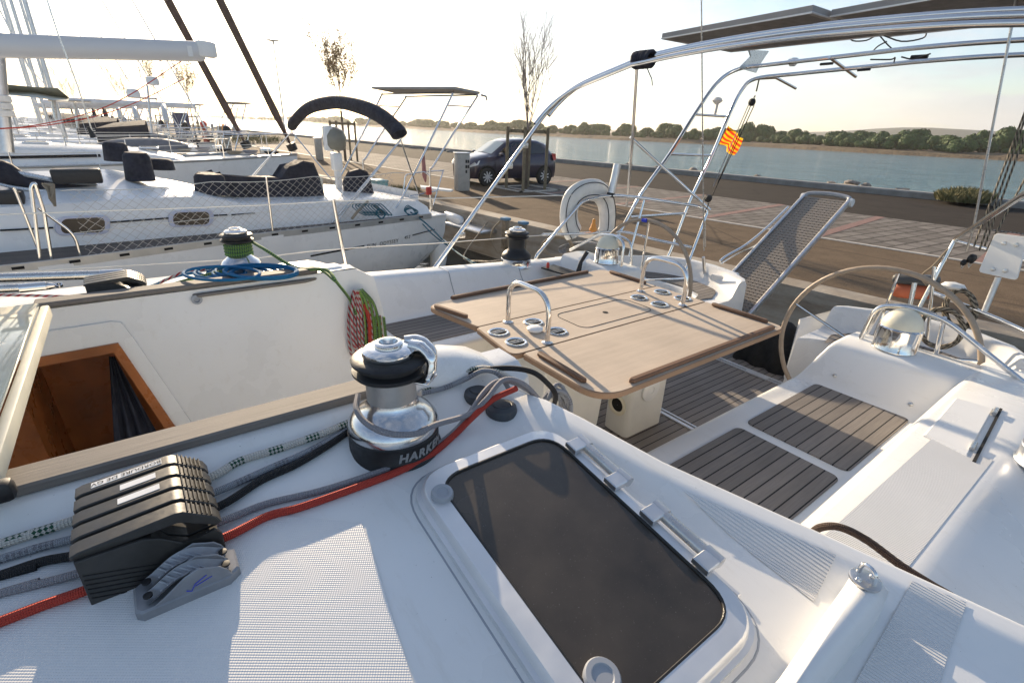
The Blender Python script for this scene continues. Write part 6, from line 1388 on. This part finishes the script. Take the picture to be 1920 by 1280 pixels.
# pushpit and boarding seat
m = MB(); m.tube(bendy([AP(810, 392, 1.15), AP(806, 330, 1.15), AP(795, 322, 1.15), AP(760, 328, 1.2), AP(755, 375, 1.2)], .05, 4), .013, 10); m.tube([AP(832, 320, 1.1), AP(800, 322, 1.1)], .011, 8); m.tube([AP(831, 320, 1.1), AP(812, 385, 1.1)], .011, 8); m.tube([AP(768, 368, 1.15), AP(820, 358, 1.12)], .012, 8); part('pushpit', m, MAT['chrome'], NY)
m = MB(); m.prism([AP(788, 350, .7), AP(850, 358, .7), AP(845, 360, .9), AP(790, 354, .9)], (0, 0, .03)); part('pushpit_seat', m, MAT['whitepl'], NY)
m = MB(); m.box(AP(804, 358, 1.17), (.10, .05, .14), bev=.01); part('rescue_line', m, MAT['red'], NY)
m = MB(); m.tube([AP(793, 290, .9), AP(796, 330, .9), AP(798, 342, .9)], [.03, .045, .012], 8); part('furled_ensign', m, simple('faded_pink_cloth', (.28, .13, .13), .8), NY)
# outboard motor on the rail, bucket
c = AP(627, 262, .0); m = MB(); m.lathe([(.08, -.18), (.15, -.16), (.19, -.10), (.20, .05), (.15, .16), (.06, .2), (.001, .21)], c, (.1, 0, 1), 18); ob_ = part('outboard_motor', m, simple('grey_outboard', (.22, .21, .17), .35), NY)
m = MB(); m.box(c+Vector((.0, 0, -.36)), (.16, .2, .3), bev=.03); m.box(c+Vector((0, 0, -.75)), (.10, .12, .6), bev=.02); part('outboard_leg', m, MAT['whitepl'], ob_)
m = MB(); m.box(c+Vector((-.12, -.05, .02)), (.16, .12, .4), bev=.03); part('outboard_side', m, MAT['whitepl'], ob_)
# boom
c1, c2 = AP(381, 97, .0), AP(-70, 84, .0); dd = (c2-c1); m = MB()
rows = []
for t in (0, .02, .5, 1):
    r = .118 if t else .10; rows.append([c1+dd*t+Vector((0, 0, math.sin(a)*r*1.05))+AN*math.cos(a)*.07 for a in [2*math.pi*k/20 for k in range(20)]])
m.add([p for r in rows for p in r], [(i*20+k, i*20+(k+1) % 20, (i+1)*20+(k+1) % 20, (i+1)*20+k) for i in range(3) for k in range(20)]+[tuple(reversed(range(20)))]); q = N('silver_boom', (.66, .65, .64), .4, .1); bo = part('boom', m, q.m, NY)
m = MB(); m.box(c1+Vector((.04, 0, .03)), (.24, .16, .2), Matrix.Rotation(rad(9), 3, 'Z'), .03); part('boom_end', m, MAT['whitepl'], bo)
m = MB(); m.prism([c1+dd*.09+AN*.072+Vector((0, 0, -.07)), c1+dd*.065+AN*.072+Vector((0, 0, -.07)), c1+dd*.065+AN*.072+Vector((0, 0, .06)), c1+dd*.09+AN*.072+Vector((0, 0, .06))], AN*.003); part('boom_label', m, MAT['whitepl'], bo)
# stern fender, mooring ropes
m = MB(); c = A_(-.05, 1.2, .45); m.lathe([(.03, -.30), (.14, -.24), (.17, 0), (.14, .24), (.04, .3)], c, (.1, 0, 1), 18); tag(part('fender', m, MAT['whitepl'], None), 'round white fender hanging at the corner of the neighbouring stern', 'fender')
def wl_(pts, r, mat, lab, cat='rope', k=5, name='mooring_rope'): m = MB(); m.tube(spl(pts, k), r, 8); return tag(part(name, m, mat, None, smooth=60), lab, cat)
wl_([AP(770, 398, 1.4), AP(800, 420, 1.9), Y(850, 468, 6.5), Y(893, 495, 5.2), Y(940, 520, 4.6)], .012, MAT['r_teal'], 'teal mooring rope running from the neighbouring stern towards us')
wl_([AP(775, 400, 1.4), AP(812, 440, 1.9), Y(860, 475, 6.3), Y(905, 510, 5.2)], .010, MAT['r_teal'], 'second teal mooring line just below the first')
wl_([Q(9.3, 0, .75), Z(870, 478, .5), Y(905, 490, 4.9), Y(960, 485, 4.2)], .012, MAT['r_tan'], 'pale slack mooring rope by the quay wall')
random.seed(12); m = MB()
for i in range(9):
    a = 665+i*6; m.tube(spl([AP(a, 382, 1.66), AP(a+12, 392, 1.70), AP(a+22, 404, 1.72), AP(a+8, 398, 1.70), AP(a-4, 388, 1.67)], 4, True), .008, 7, closed=True)
m.tube(spl([AP(705, 400, 1.75), AP(712, 392, 1.75), AP(722, 400, 1.75), AP(716, 410, 1.75)], 4, True), .012, 7, closed=True)
tag(part('rope_coil', m, MAT['r_teal'], None, smooth=60), 'teal rope coil on the side deck of the neighbouring yacht', 'rope coil')
m = MB()
for i in range(4): m.tube(spl([AP(765+i*3, 385+i*2, 1.5), AP(778+i*2, 398, 1.52), AP(770, 403+i, 1.52), AP(758+i, 395, 1.5)], 4, True), .008, 7, closed=True)
tag(part('rope_coil', m, MAT['r_teal'], None, smooth=60), 'small teal rope coil on the stern cleat of the neighbouring yacht', 'rope coil')
m = MB(); m.tube(spl([AP(690, 378, 1.6), AP(672, 395, 1.7), AP(660, 410, 1.75)], 4), .02, 8); m.tube(spl([AP(700, 385, 1.6), AP(720, 400, 1.7)], 4), .02, 8); part('hose', m, MAT['r_tan'], NY)
# rigging wires of the neighbour
for seq, b in (([(-10, 0), (52, 125), (90, 165)], 0), ([(88, 0), (110, 68), (145, 160), (176, 256)], 1.9), ([(265, 0), (302, 78), (345, 160), (385, 260)], -1.9), ([(-20, -10), (25, 62), (70, 160)], -1.2)): m = MB(); m.tube([AP(a, c_, b) for a, c_ in seq], .007, 5); part('rigging_wire', m, MAT['steel'], NY)
m = MB(); m.tube([AP(165, 238, 1.9), AP(176, 258, 1.9)], [.012, .03], 8); part('rigging_screw', m, MAT['blackp'], NY)
for k, seq in enumerate(([(-20, 242), (60, 236), (160, 214), (240, 180), (340, 115)], [(-20, 243), (80, 236), (180, 218), (260, 190), (345, 148)])): wl_([AP(a, c_, -2.4) for a, c_ in seq], .007, MAT['r_red'], ('upper red line sagging across the boats at the left', 'lower red line sagging across the boats at the left')[k], k=6, name='rope')
# ================================================================ yachts further along
def far_yacht(bow, ang, L, B, zd0, label, seed, roof=.38, dark=None, stripe_c=None):
    random.seed(seed); O = Vector(bow); F0 = Vector((math.cos(rad(ang)), math.sin(rad(ang)), 0)); F = -F0; Nn = Vector((F0.y, -F0.x, 0))
    # s runs from the stern forward to the bow
    def P(s, b, z): return O+F*(L-s)+Nn*b+Vector((0, 0, z))
    P0 = P; root = thing('sailing_yacht', label, 'yacht', P(L*.5, 0, .9), 'yachts moored further along the quay')
    def hf(s): t = s/L; return B/2*(.78+.22*min(1, t/.35))*(1 if t < .5 else max(.01, 1-((t-.5)/.5)**2.1))
    zs = lambda s: zd0+.25*(s/L)**2
    m = MB(); rows = []
    for i in range(25):
        s = L*i/24; b = hf(s); z = zs(s); sec = [(b, z), (b, z-.05), (b*.97, z*.55), (b*.85, z*.2), (b*.5, -.2)]
        rows.append([P(s, x, zz) for x, zz in sec][::-1]+[P(s, 0, z+.04)]+[P(s, -x, zz) for x, zz in sec])
    m.grid(rows); m.add(rows[0], [tuple(range(len(rows[0])))]); part('hull', m, MAT['gel2'], root, smooth=45)
    for sg in (1, -1): m = MB(); m.tube([P(L*i/24, sg*(hf(L*i/24)-.01), zs(L*i/24)+.02) for i in range(25)], .03, 6); part('toe_rail', m, MAT['toerail'], root)
    m = MB(); rows = []
    for t, w, h in ((.10, .62, .30), (.30, .64, .32), (.34, .62, roof), (.5, .60, roof+.02), (.66, .48, roof*.8), (.74, .34, roof*.25), (.76, .28, 0)):
        s = t*L; b = min(hf(s)-.28, B/2*w); z = zs(s); rows.append([P(s, b+.08, z), P(s, b, z+h*.85), P(s, b-.12, z+h), P(s, 0, z+h+.06), P(s, -b+.12, z+h), P(s, -b, z+h*.85), P(s, -b-.08, z)])
    m.grid(rows); m.add(rows[0], [tuple(range(7))]); part('coachroof', m, MAT['gel2'], root, smooth=30)
    for sg in (1, -1):
        m = MB(); pts = [P(t*L, sg*(min(hf(t*L)-.28, B/2*w)+.045), zs(t*L)+roof*.5) for t, w in ((.40, .615), (.5, .60), (.62, .52))]; m.tube(pts, .035, 6); part('window', m, MAT['port'], root)
    for sg in (1, -1):
        m = MB()
        for h in (.58, .30): m.tube([P(L*i/12, sg*max(.12, hf(L*i/12)-.06), zs(L*i/12)+h) for i in range(1, 12)], .008, 5)
        part('lifeline', m, MAT['wire'], root)
        for i in range(2, 11, 2): s = L*i/12; m = MB(); m.tube([P(s, sg*max(.12, hf(s)-.06), zs(s)), P(s, sg*max(.12, hf(s)-.06), zs(s)+.6)], .014, 6); part('stanchion', m, MAT['chrome'], root)
    m = MB(); s = L*.93; w = hf(s)-.04; m.tube(bendy([P(L*.84, hf(L*.84)-.06, zs(s)+.6), P(L*.93, w, zs(s)+.62), P(L+.15, 0, zs(s)+.66), P(L*.93, -w, zs(s)+.62), P(L*.84, -hf(L*.84)+.06, zs(s)+.6)], .4), .015, 8); m.tube([P(s, w, zs(s)), P(s, w, zs(s)+.62)], .013, 6); m.tube([P(s, -w, zs(s)), P(s, -w, zs(s)+.62)], .013, 6); m.tube([P(L*.985, .05, zs(s)), P(L+.05, .05, zs(s)+.64)], .013, 6); part('pulpit', m, MAT['chrome'], root)
    for tt, w_ in ((.70, .45), (.52, .5), (.36, .4)):
        s = tt*L; c = P(s, 0, zs(s)+roof*(1.0 if tt < .6 else .62)+.07); m = MB(); m.box(c, (w_, w_, .05), Matrix.Rotation(rad(ang), 3, 'Z'), .02); hh_ = part('deck_hatch', m, MAT['alufr'], root); m = MB(); m.box(c+Vector((0, 0, .028)), (w_*.8, w_*.8, .01), Matrix.Rotation(rad(ang), 3, 'Z')); part('hatch_pane', m, MAT['port'], hh_)
    m = MB(); a = P(L*.93, 0, zs(L)+.04); m.box(a+Vector((0, 0, .08)), (.3, .2, .16), Matrix.Rotation(rad(ang), 3, 'Z'), .04); part('windlass', m, MAT['steel'], root)
    for tt in (.62, .46, .3):
        s = tt*L; c = P(s, hf(s)+.14, .75); m = MB(); m.lathe([(.02, .45), (.10, .36), (.12, 0), (.10, -.36), (.03, -.42)], c, n=14); m.tube([c+Vector((0, 0, .42)), P(s, hf(s)-.05, zs(s)+.3)], .008, 5); tag(part('fender', m, random.choice((MAT['whitepl'], MAT['canvas'])), None), 'fender hanging between the yachts of the far row', 'fender', 'fenders hanging between the far yachts')
    if seed in (3, 10, 12):
        m = MB(); rows = []
        for i in range(9):
            t = i/8; s = L*(.70+.17*t); w_ = .55*math.sin(math.pi*(.12+.8*t))**.5; rows.append([P(s, math.cos(a)*w_, zs(s)+roof*.3+math.sin(a)*.38*math.sin(math.pi*(.1+.82*t))**.5) for a in [math.pi*k/10 for k in range(11)]])
        m.grid(rows); tag(part('dinghy', m, simple('grey_dinghy', (.16, .16, .17), .6), None, smooth=60), ('grey dinghy upside down on the foredeck two berths beyond the neighbour', 'grey dinghy upside down on a foredeck in the middle of the far row', 'grey dinghy upside down on the foredeck of the fifth far yacht')[(3, 10, 12).index(seed)], 'dinghy')
    for k in range(3):
        m = MB(); c = P(L*(.86+.04*k), .25*(-1)**k, zs(L)+.05)
        for j in range(4): m.tube([c+Vector((math.cos(a)*(.14+.02*j), math.sin(a)*(.16+.02*j), .02*j)) for a in [2*math.pi*q_/14 for q_ in range(14)]], .014, 5, closed=True)
        part('rope_coil', m, (MAT['r_tan'], MAT['r_grey'], MAT['canvas'])[k], root)
    m = MB(); a = P(L*.34, -.9, zs(0)+roof); b_ = P(L*.34, .9, zs(0)+roof); c = P(L*.30, 0, zs(0)+roof); m.grid([[a+Vector((0, 0, 0)), a+Vector((0, 0, .45)), c+Vector((0, 0, .62)), b_+Vector((0, 0, .45)), b_], [P(L*.22, -1.0, zs(0)+roof*.9), P(L*.22, -1.0, zs(0)+roof+.6), P(L*.22, 0, zs(0)+roof+.75), P(L*.22, 1.0, zs(0)+roof+.6), P(L*.22, 1.0, zs(0)+roof*.9)]]); part('sprayhood', m, MAT['canvas'], root)
    # stern gear: arch, folded bimini, pushpit, wheel
    for sg in (1, -1):
        m = MB(); b0 = B*.36; m.tube([P(.5, sg*b0, zs(0)), P(.2, sg*b0*.95, zs(0)+1.0), P(-.2, sg*b0*.9, zs(0)+1.75)], .022, 8); m.tube([P(.1, sg*b0, zs(0)), P(-.3, sg*b0*.95, zs(0)+1.0), P(-.6, sg*b0*.9, zs(0)+1.75)], .022, 8); part('stern_arch', m, MAT['chrome'], root)
        m = MB(); m.tube([P(1.8, sg*B*.42, zs(0)+.6), P(.1, sg*B*.40, zs(0)+.62), P(.0, sg*B*.18, zs(0)+.62)], .014, 6); m.tube([P(.1, sg*B*.40, zs(0)), P(.1, sg*B*.40, zs(0)+.62)], .014, 6); part('pushpit', m, MAT['chrome'], root)
    m = MB(); m.box(P(-.4, 0, zs(0)+1.80), (.75, B*.66, .04), Matrix.Rotation(rad(ang), 3, 'Z')); part('solar_panel', m, MAT['panelunder'], root)
    m = MB(); ap = [P(1.9, math.cos(a)*B*.40, zs(0)+.85+math.sin(a)**.7*.75 if 0 < a < math.pi else zs(0)+.85) for a in [math.pi*k/14 for k in range(15)]]; m.tube([P(1.9, B*.40, zs(0))]+ap+[P(1.9, -B*.40, zs(0))], .016, 6); bm_ = part('bimini_frame', m, MAT['chrome'], root); m = MB(); m.tube(ap[1:-1], .09, 10); part('bimini_canvas', m, random.choice((MAT['canvas'], MAT['whitefab'], MAT['canvas'])), bm_)
    m = MB(); m.tube([P(1.1, math.cos(a)*.5, zs(0)+.35+math.sin(a)*.5) for a in [2*math.pi*k/20 for k in range(20)]], .02, 6, closed=True); part('steering_wheel', m, MAT['canvas'] if seed % 2 else MAT['chrome'], root)
    m = MB(); c = P(.15, -B*.33, zs(0)+.85); m.lathe([(.05, -.2), (.13, -.16), (.15, 0), (.10, .16), (.02, .2)], c, n=12); part('outboard_motor', m, random.choice((MAT['blackp'], MAT['greypl'])), root)
    m = MB(); c = P(.05, B*.30, zs(0)+.75); m.tube([c+F*0+Nn*math.cos(a)*.22+Vector((0, 0, math.sin(a)*.26)) for a in [math.pi*(-.15+1.3*k/10) for k in range(11)]], .07, 8); part('lifebuoy', m, random.choice((MAT['orange'], MAT['whitefab'], MAT['yellow'])), root)
    H = L*1.62; m = MB(); mb_ = P(L*.42, 0, zs(L*.42)+roof); m.tube([mb_, mb_+Vector((0, 0, H))], [.065, .05], 12); ms = part('mast', m, MAT['alu'], root)
    m = MB(); m.tube([mb_+Vector((0, 0, 1.2)), P(L*.08, 0, zs(0)+roof+1.25)], .09, 12); part('boom', m, MAT['sail'], root)
    for z_ in (.45, .75):
        m = MB(); c = mb_+Vector((0, 0, H*z_)); m.tube([c+Nn*.9, c, c-Nn*.9], .025, 6); part('spreader', m, MAT['alu'], ms)
    m = MB()
    for sg in (1, -1):
        a = P(L*.40, sg*(B/2-.25), zs(L*.5)); m.tube([a, mb_+Vector((0, 0, H*.45))+Nn*.9*sg, mb_+Vector((0, 0, H*.75))+Nn*.9*sg, mb_+Vector((0, 0, H))], .007, 5); m.tube([P(L*.35, sg*(B/2-.25), zs(L*.5)), mb_+Vector((0, 0, H*.45))], .006, 5)
    m.tube([P(.1, 0, zs(0)), mb_+Vector((0, 0, H))], .007, 5); part('rigging_wire', m, MAT['steel'], root)
    m = MB(); a = P(L-.15, 0, zs(L)+.35); b_ = mb_+Vector((0, 0, H*.97)); n = 24; m.tube([a.lerp(b_, i/n) for i in range(n+1)], [.03]+[(.11 if dark else .028)*(1-.55*i/n)*(1+.07*math.sin(i*1.9)) for i in range(1, n+1)], 10); part('furled_sail', m, dark or MAT['sail'], root); m = MB(); m.lathe([(.04, -.25), (.14, -.22), (.15, -.02), (.05, 0)], a, (b_-a).normalized(), 16); part('furling_drum', m, MAT['blackp'], root)
    return root, P, zs
bB = Z(556, 288, 1.75); print('bowB', bB)
rB = far_yacht((bB.x, bB.y, 0), -3, 12.5, 3.8, 1.45, 'white yacht moored bow to the quay just beyond the neighbour, with the paler furled sail', 2, dark=MAT['brownsail'])
bC_ = Z(470, 283, 1.75); print('bowC', bC_)
rC = far_yacht((bC_.x, bC_.y, 0), -2, 13, 4.0, 1.45, 'white yacht two berths beyond the neighbour, with the darker furled brown sail', 3, dark=MAT['brownsail'])
for i, (y, L, lab) in enumerate(((23.5, 11.5, 'white yacht moored stern to the quay beyond the two furled brown sails'), (30.5, 12, 'white yacht moored stern to, its arch seen under the white boom'), (36.5, 11, 'distant yacht moored stern to beside the blue kiosk'), (44, 12.5, 'distant yacht moored stern to left of the blue kiosk'), (52, 12, 'very distant yacht moored stern to, its hull hidden by nearer decks'), (60, 12, 'small faraway yacht under the boom end'), (69, 12, 'faint faraway yacht beyond the others'), (80, 12, 'last faint yacht of the far row'))):
    far_yacht((7.1-.0916*y-1.5-L, y, 0), 176+i, L, 3.8, 1.4, lab, 31+i)
for i, (y, L, lab) in enumerate(((26.5, 12, 'white yacht in the middle of the far row with an upright bow rail'), (32.5, 11, 'white yacht far along the quay, fourth from the neighbour'), (39, 13, 'white yacht far along the quay, fifth from the neighbour'), (47, 12, 'small distant yacht near the street lamps'))):
    far_yacht((7.1-.0916*y-1.3, y, 0), -4+i, L, 3.8, 1.4, lab, 10+i)
# grey mast foot at the left edge with halyards
m = MB(); m.tube([PL(-8, 60, AO+AN*-3.2, AN), PL(2, 180, AO+AN*-3.2, AN), PL(14, 285, AO+AN*-3.2, AN)], .09, 14); mh = tag(part('mast', m, MAT['alu'], None), 'grey mast foot at the left edge of the photo beyond the neighbouring yacht', 'mast')
m = MB()
for k in range(3): c = PL(4+k*3, 185+k*14, AO+AN*-3.2, AN); m.lathe([(.10, -.05), (.115, -.04), (.115, .04), (.10, .05)], c, n=14)
part('strap', m, MAT['whitefab'], mh)
# clutter on the far boats: radar pole, grey awning
m = MB(); 
AW = thing('awning', 'grey-green boom awning stretched over a boat at the far left', 'awning', PL(60, 200, AO+AN*-9, AN))
def FP(px, py, b): return PL(px, py, AO+AN*b, AN)
m = MB(); m.grid([[FP(-40, 158, -8), FP(10, 158, -8), FP(60, 163, -8), FP(108, 165, -8), FP(128, 182, -8)], [FP(-40, 168, -8.6), FP(10, 172, -8.6), FP(60, 172, -8.6), FP(100, 180, -8.6), FP(130, 184, -8.6)], [FP(-40, 176, -7.4), FP(10, 178, -7.4), FP(60, 183, -7.4), FP(100, 188, -7.4), FP(128, 190, -7.4)]]); part('canvas', m, simple('awning_grey', (.62, .60, .5), .8), AW, smooth=60)
m = MB(); m.tube([FP(100, 188, -8), FP(104, 222, -8)], .04, 8); m.tube([FP(140, 192, -8), FP(146, 240, -8)], .03, 8); m.tube([FP(90, 188, -8), FP(170, 191, -8)], .025, 6); part('awning_pole', m, MAT['steel'], AW)
RPx = thing('radar_pole', 'stern pole carrying two white radomes, left of the young trees', 'pole', FP(283, 240, -10))
m = MB(); m.tube([FP(285, 250, -10), FP(276, 160, -10)], .03, 8); m.tube([FP(240, 182, -10), FP(295, 186, -10)], .025, 6); part('mast_tube', m, MAT['alu'], RPx)
for px, py, r in ((286, 152, .17), (250, 175, .17)): m = MB(); c = FP(px, py, -10); m.lathe([(.05, -.12), (r*.9, -.10), (r, 0), (r*.8, .10), (.001, .13)], c, n=18); part('radome', m, MAT['whitepl'], RPx)
# things on the quay at the left: blue shelter, red pump, grey cabinet, van-like grey box
def qbox(name, px, py, w, d, h, mat, lab, cat, dark=None):
    c = Z(px, py, .9); t = thing(name, lab, cat, c); R = Matrix.Rotation(rad(-5), 3, 'Z'); part('body', MB().box(c+Vector((0, 0, h/2)), (d, w, h), R, .03), mat, t); part('roof', MB().box(c+Vector((0, 0, h+.03)), (d+.1, w+.1, .06), R, .01), MAT['alu'], t); part('door', MB().box(c+R @ Vector((-d/2-.01, 0, h*.45)), (.03, w*.7, h*.8), R, .005), dark or mat, t); return t
qbox('kiosk', 347, 259, 1.5, 1.2, 2.0, simple('navy_panel', (.04, .05, .12), .6), 'small dark blue kiosk with a pale roof on the far quay', 'kiosk')
qbox('service_cabinet', 425, 282, 1.0, .6, 1.3, simple('cabinet_grey2', (.30, .29, .25), .6), 'wide grey cabinet on the quay behind the darker furled sail', 'cabinet')
c = Z(392, 287, .9); t = thing('fire_point', 'faded red pump stand on the quay between the kiosk and the grey cabinet', 'pump', c); part('post', MB().tube([c, c+Vector((0, 0, 1.35))], [.16, .13], 10), simple('faded_red', (.32, .07, .045), .6), t); part('hose_reel', MB().lathe([(.30, -.08), (.30, .08)], c+Vector((0, 0, .8)), (1, .2, 0), 20), simple('faded_red2', (.30, .06, .04), .6), t); part('pump_head', MB().lathe([(.16, 0), (.17, .12), (.08, .25), (.001, .27)], c+Vector((0, 0, 1.35)), n=14), MAT['red'], t)
c = Z(712, 362, .9); t = thing('storage_box', 'pale turquoise box on the quay behind the neighbouring helm', 'box', c); part('body', MB().box(c+Vector((0, 0, .16)), (.3, .55, .32), bev=.02), simple('turquoise', (.22, .40, .38), .5), t); part('lid', MB().box(c+Vector((0, 0, .34)), (.33, .58, .05), bev=.01), simple('turquoise2', (.25, .44, .42), .5), t)
# mooring hardware on the quay wall: blue-topped posts, number
for k, (px, py) in enumerate(((967, 430), (1000, 438))):
    c = Z(px, py, .9)-Vector((.25, 0, .0)); c.z = .62; t = thing('fender_post', ('left blue-topped steel post on the quay edge beside the far winch', 'right blue-topped steel post on the quay edge beside the far winch')[k], 'post', c)
    m = MB(); m.box(c+Vector((0, 0, .2)), (.10, .12, .55), bev=.01); part('post', m, simple('rusty_galvanised', (.24, .19, .13), .6, .3, var=.4, sc=14), t); m = MB(); m.box(c+Vector((0, 0, .50)), (.14, .17, .05), bev=.01); part('cap', m, simple('blue_cap', (.12, .25, .38), .5), t)
    m = MB(); m.tube(spl([c+Vector((-.05, .1, .45)), c+Vector((-.15, .22, .25)), c+Vector((-.1, .3, .0)), c+Vector((-.02, .2, -.2))], 5), .018, 8); part('chain', m, MAT['r_tan'], t)
m = MB(); c = Q(9.6, -.25, .62); m.box(c, (.45, 1.4, .07), Matrix.Rotation(rad(5), 3, 'Z'), .02); tag(part('boarding_ledge', m, MAT['alu'], None), 'narrow metal ledge bolted low on the quay wall', 'ledge')
m = MB(); m.lathe([(.05, -.45), (.10, -.38), (.11, 0), (.10, .38), (.05, .45)], Q(10.3, -.2, .72), (0.1, 1, 0), 14); tag(part('fender', m, MAT['whitepl'], None), 'long white fender lying on the metal ledge of the quay wall', 'fender')
text_obj('A01', .22, MAT['whitepaint'], None, name='berth_number', place=lambda co: Q(9.95-co.x, -.012-co.z, .60+co.y), extr=.002)
tag(bpy.data.objects['berth_number'], 'white painted berth number A01 on the quay wall', 'number')
for o in list(C.objects):
    if '_local' in o: del o['_local']
print('objects', len(C.objects))
# ---------------------------------------------------- the damp sea air
hz = MB(); hz.box((900, 1050, 60), (4300, 4200, 126)); q = bpy.data.materials.new('sea_haze'); q.use_nodes = True; t = q.node_tree; t.nodes.clear()
o = t.nodes.new('ShaderNodeOutputMaterial'); v = t.nodes.new('ShaderNodeVolumePrincipled'); v.inputs['Color'].default_value = (1, .975, .935, 1); v.inputs['Density'].default_value = .0003; v.inputs['Anisotropy'].default_value = .5
t.links.new(v.outputs[0], o.inputs['Volume']); hz_ = part('haze', hz, q, smooth=0); hz_['kind'] = 'stuff'; hz_['label'] = 'thin bright sea haze over the channel and the far shore'
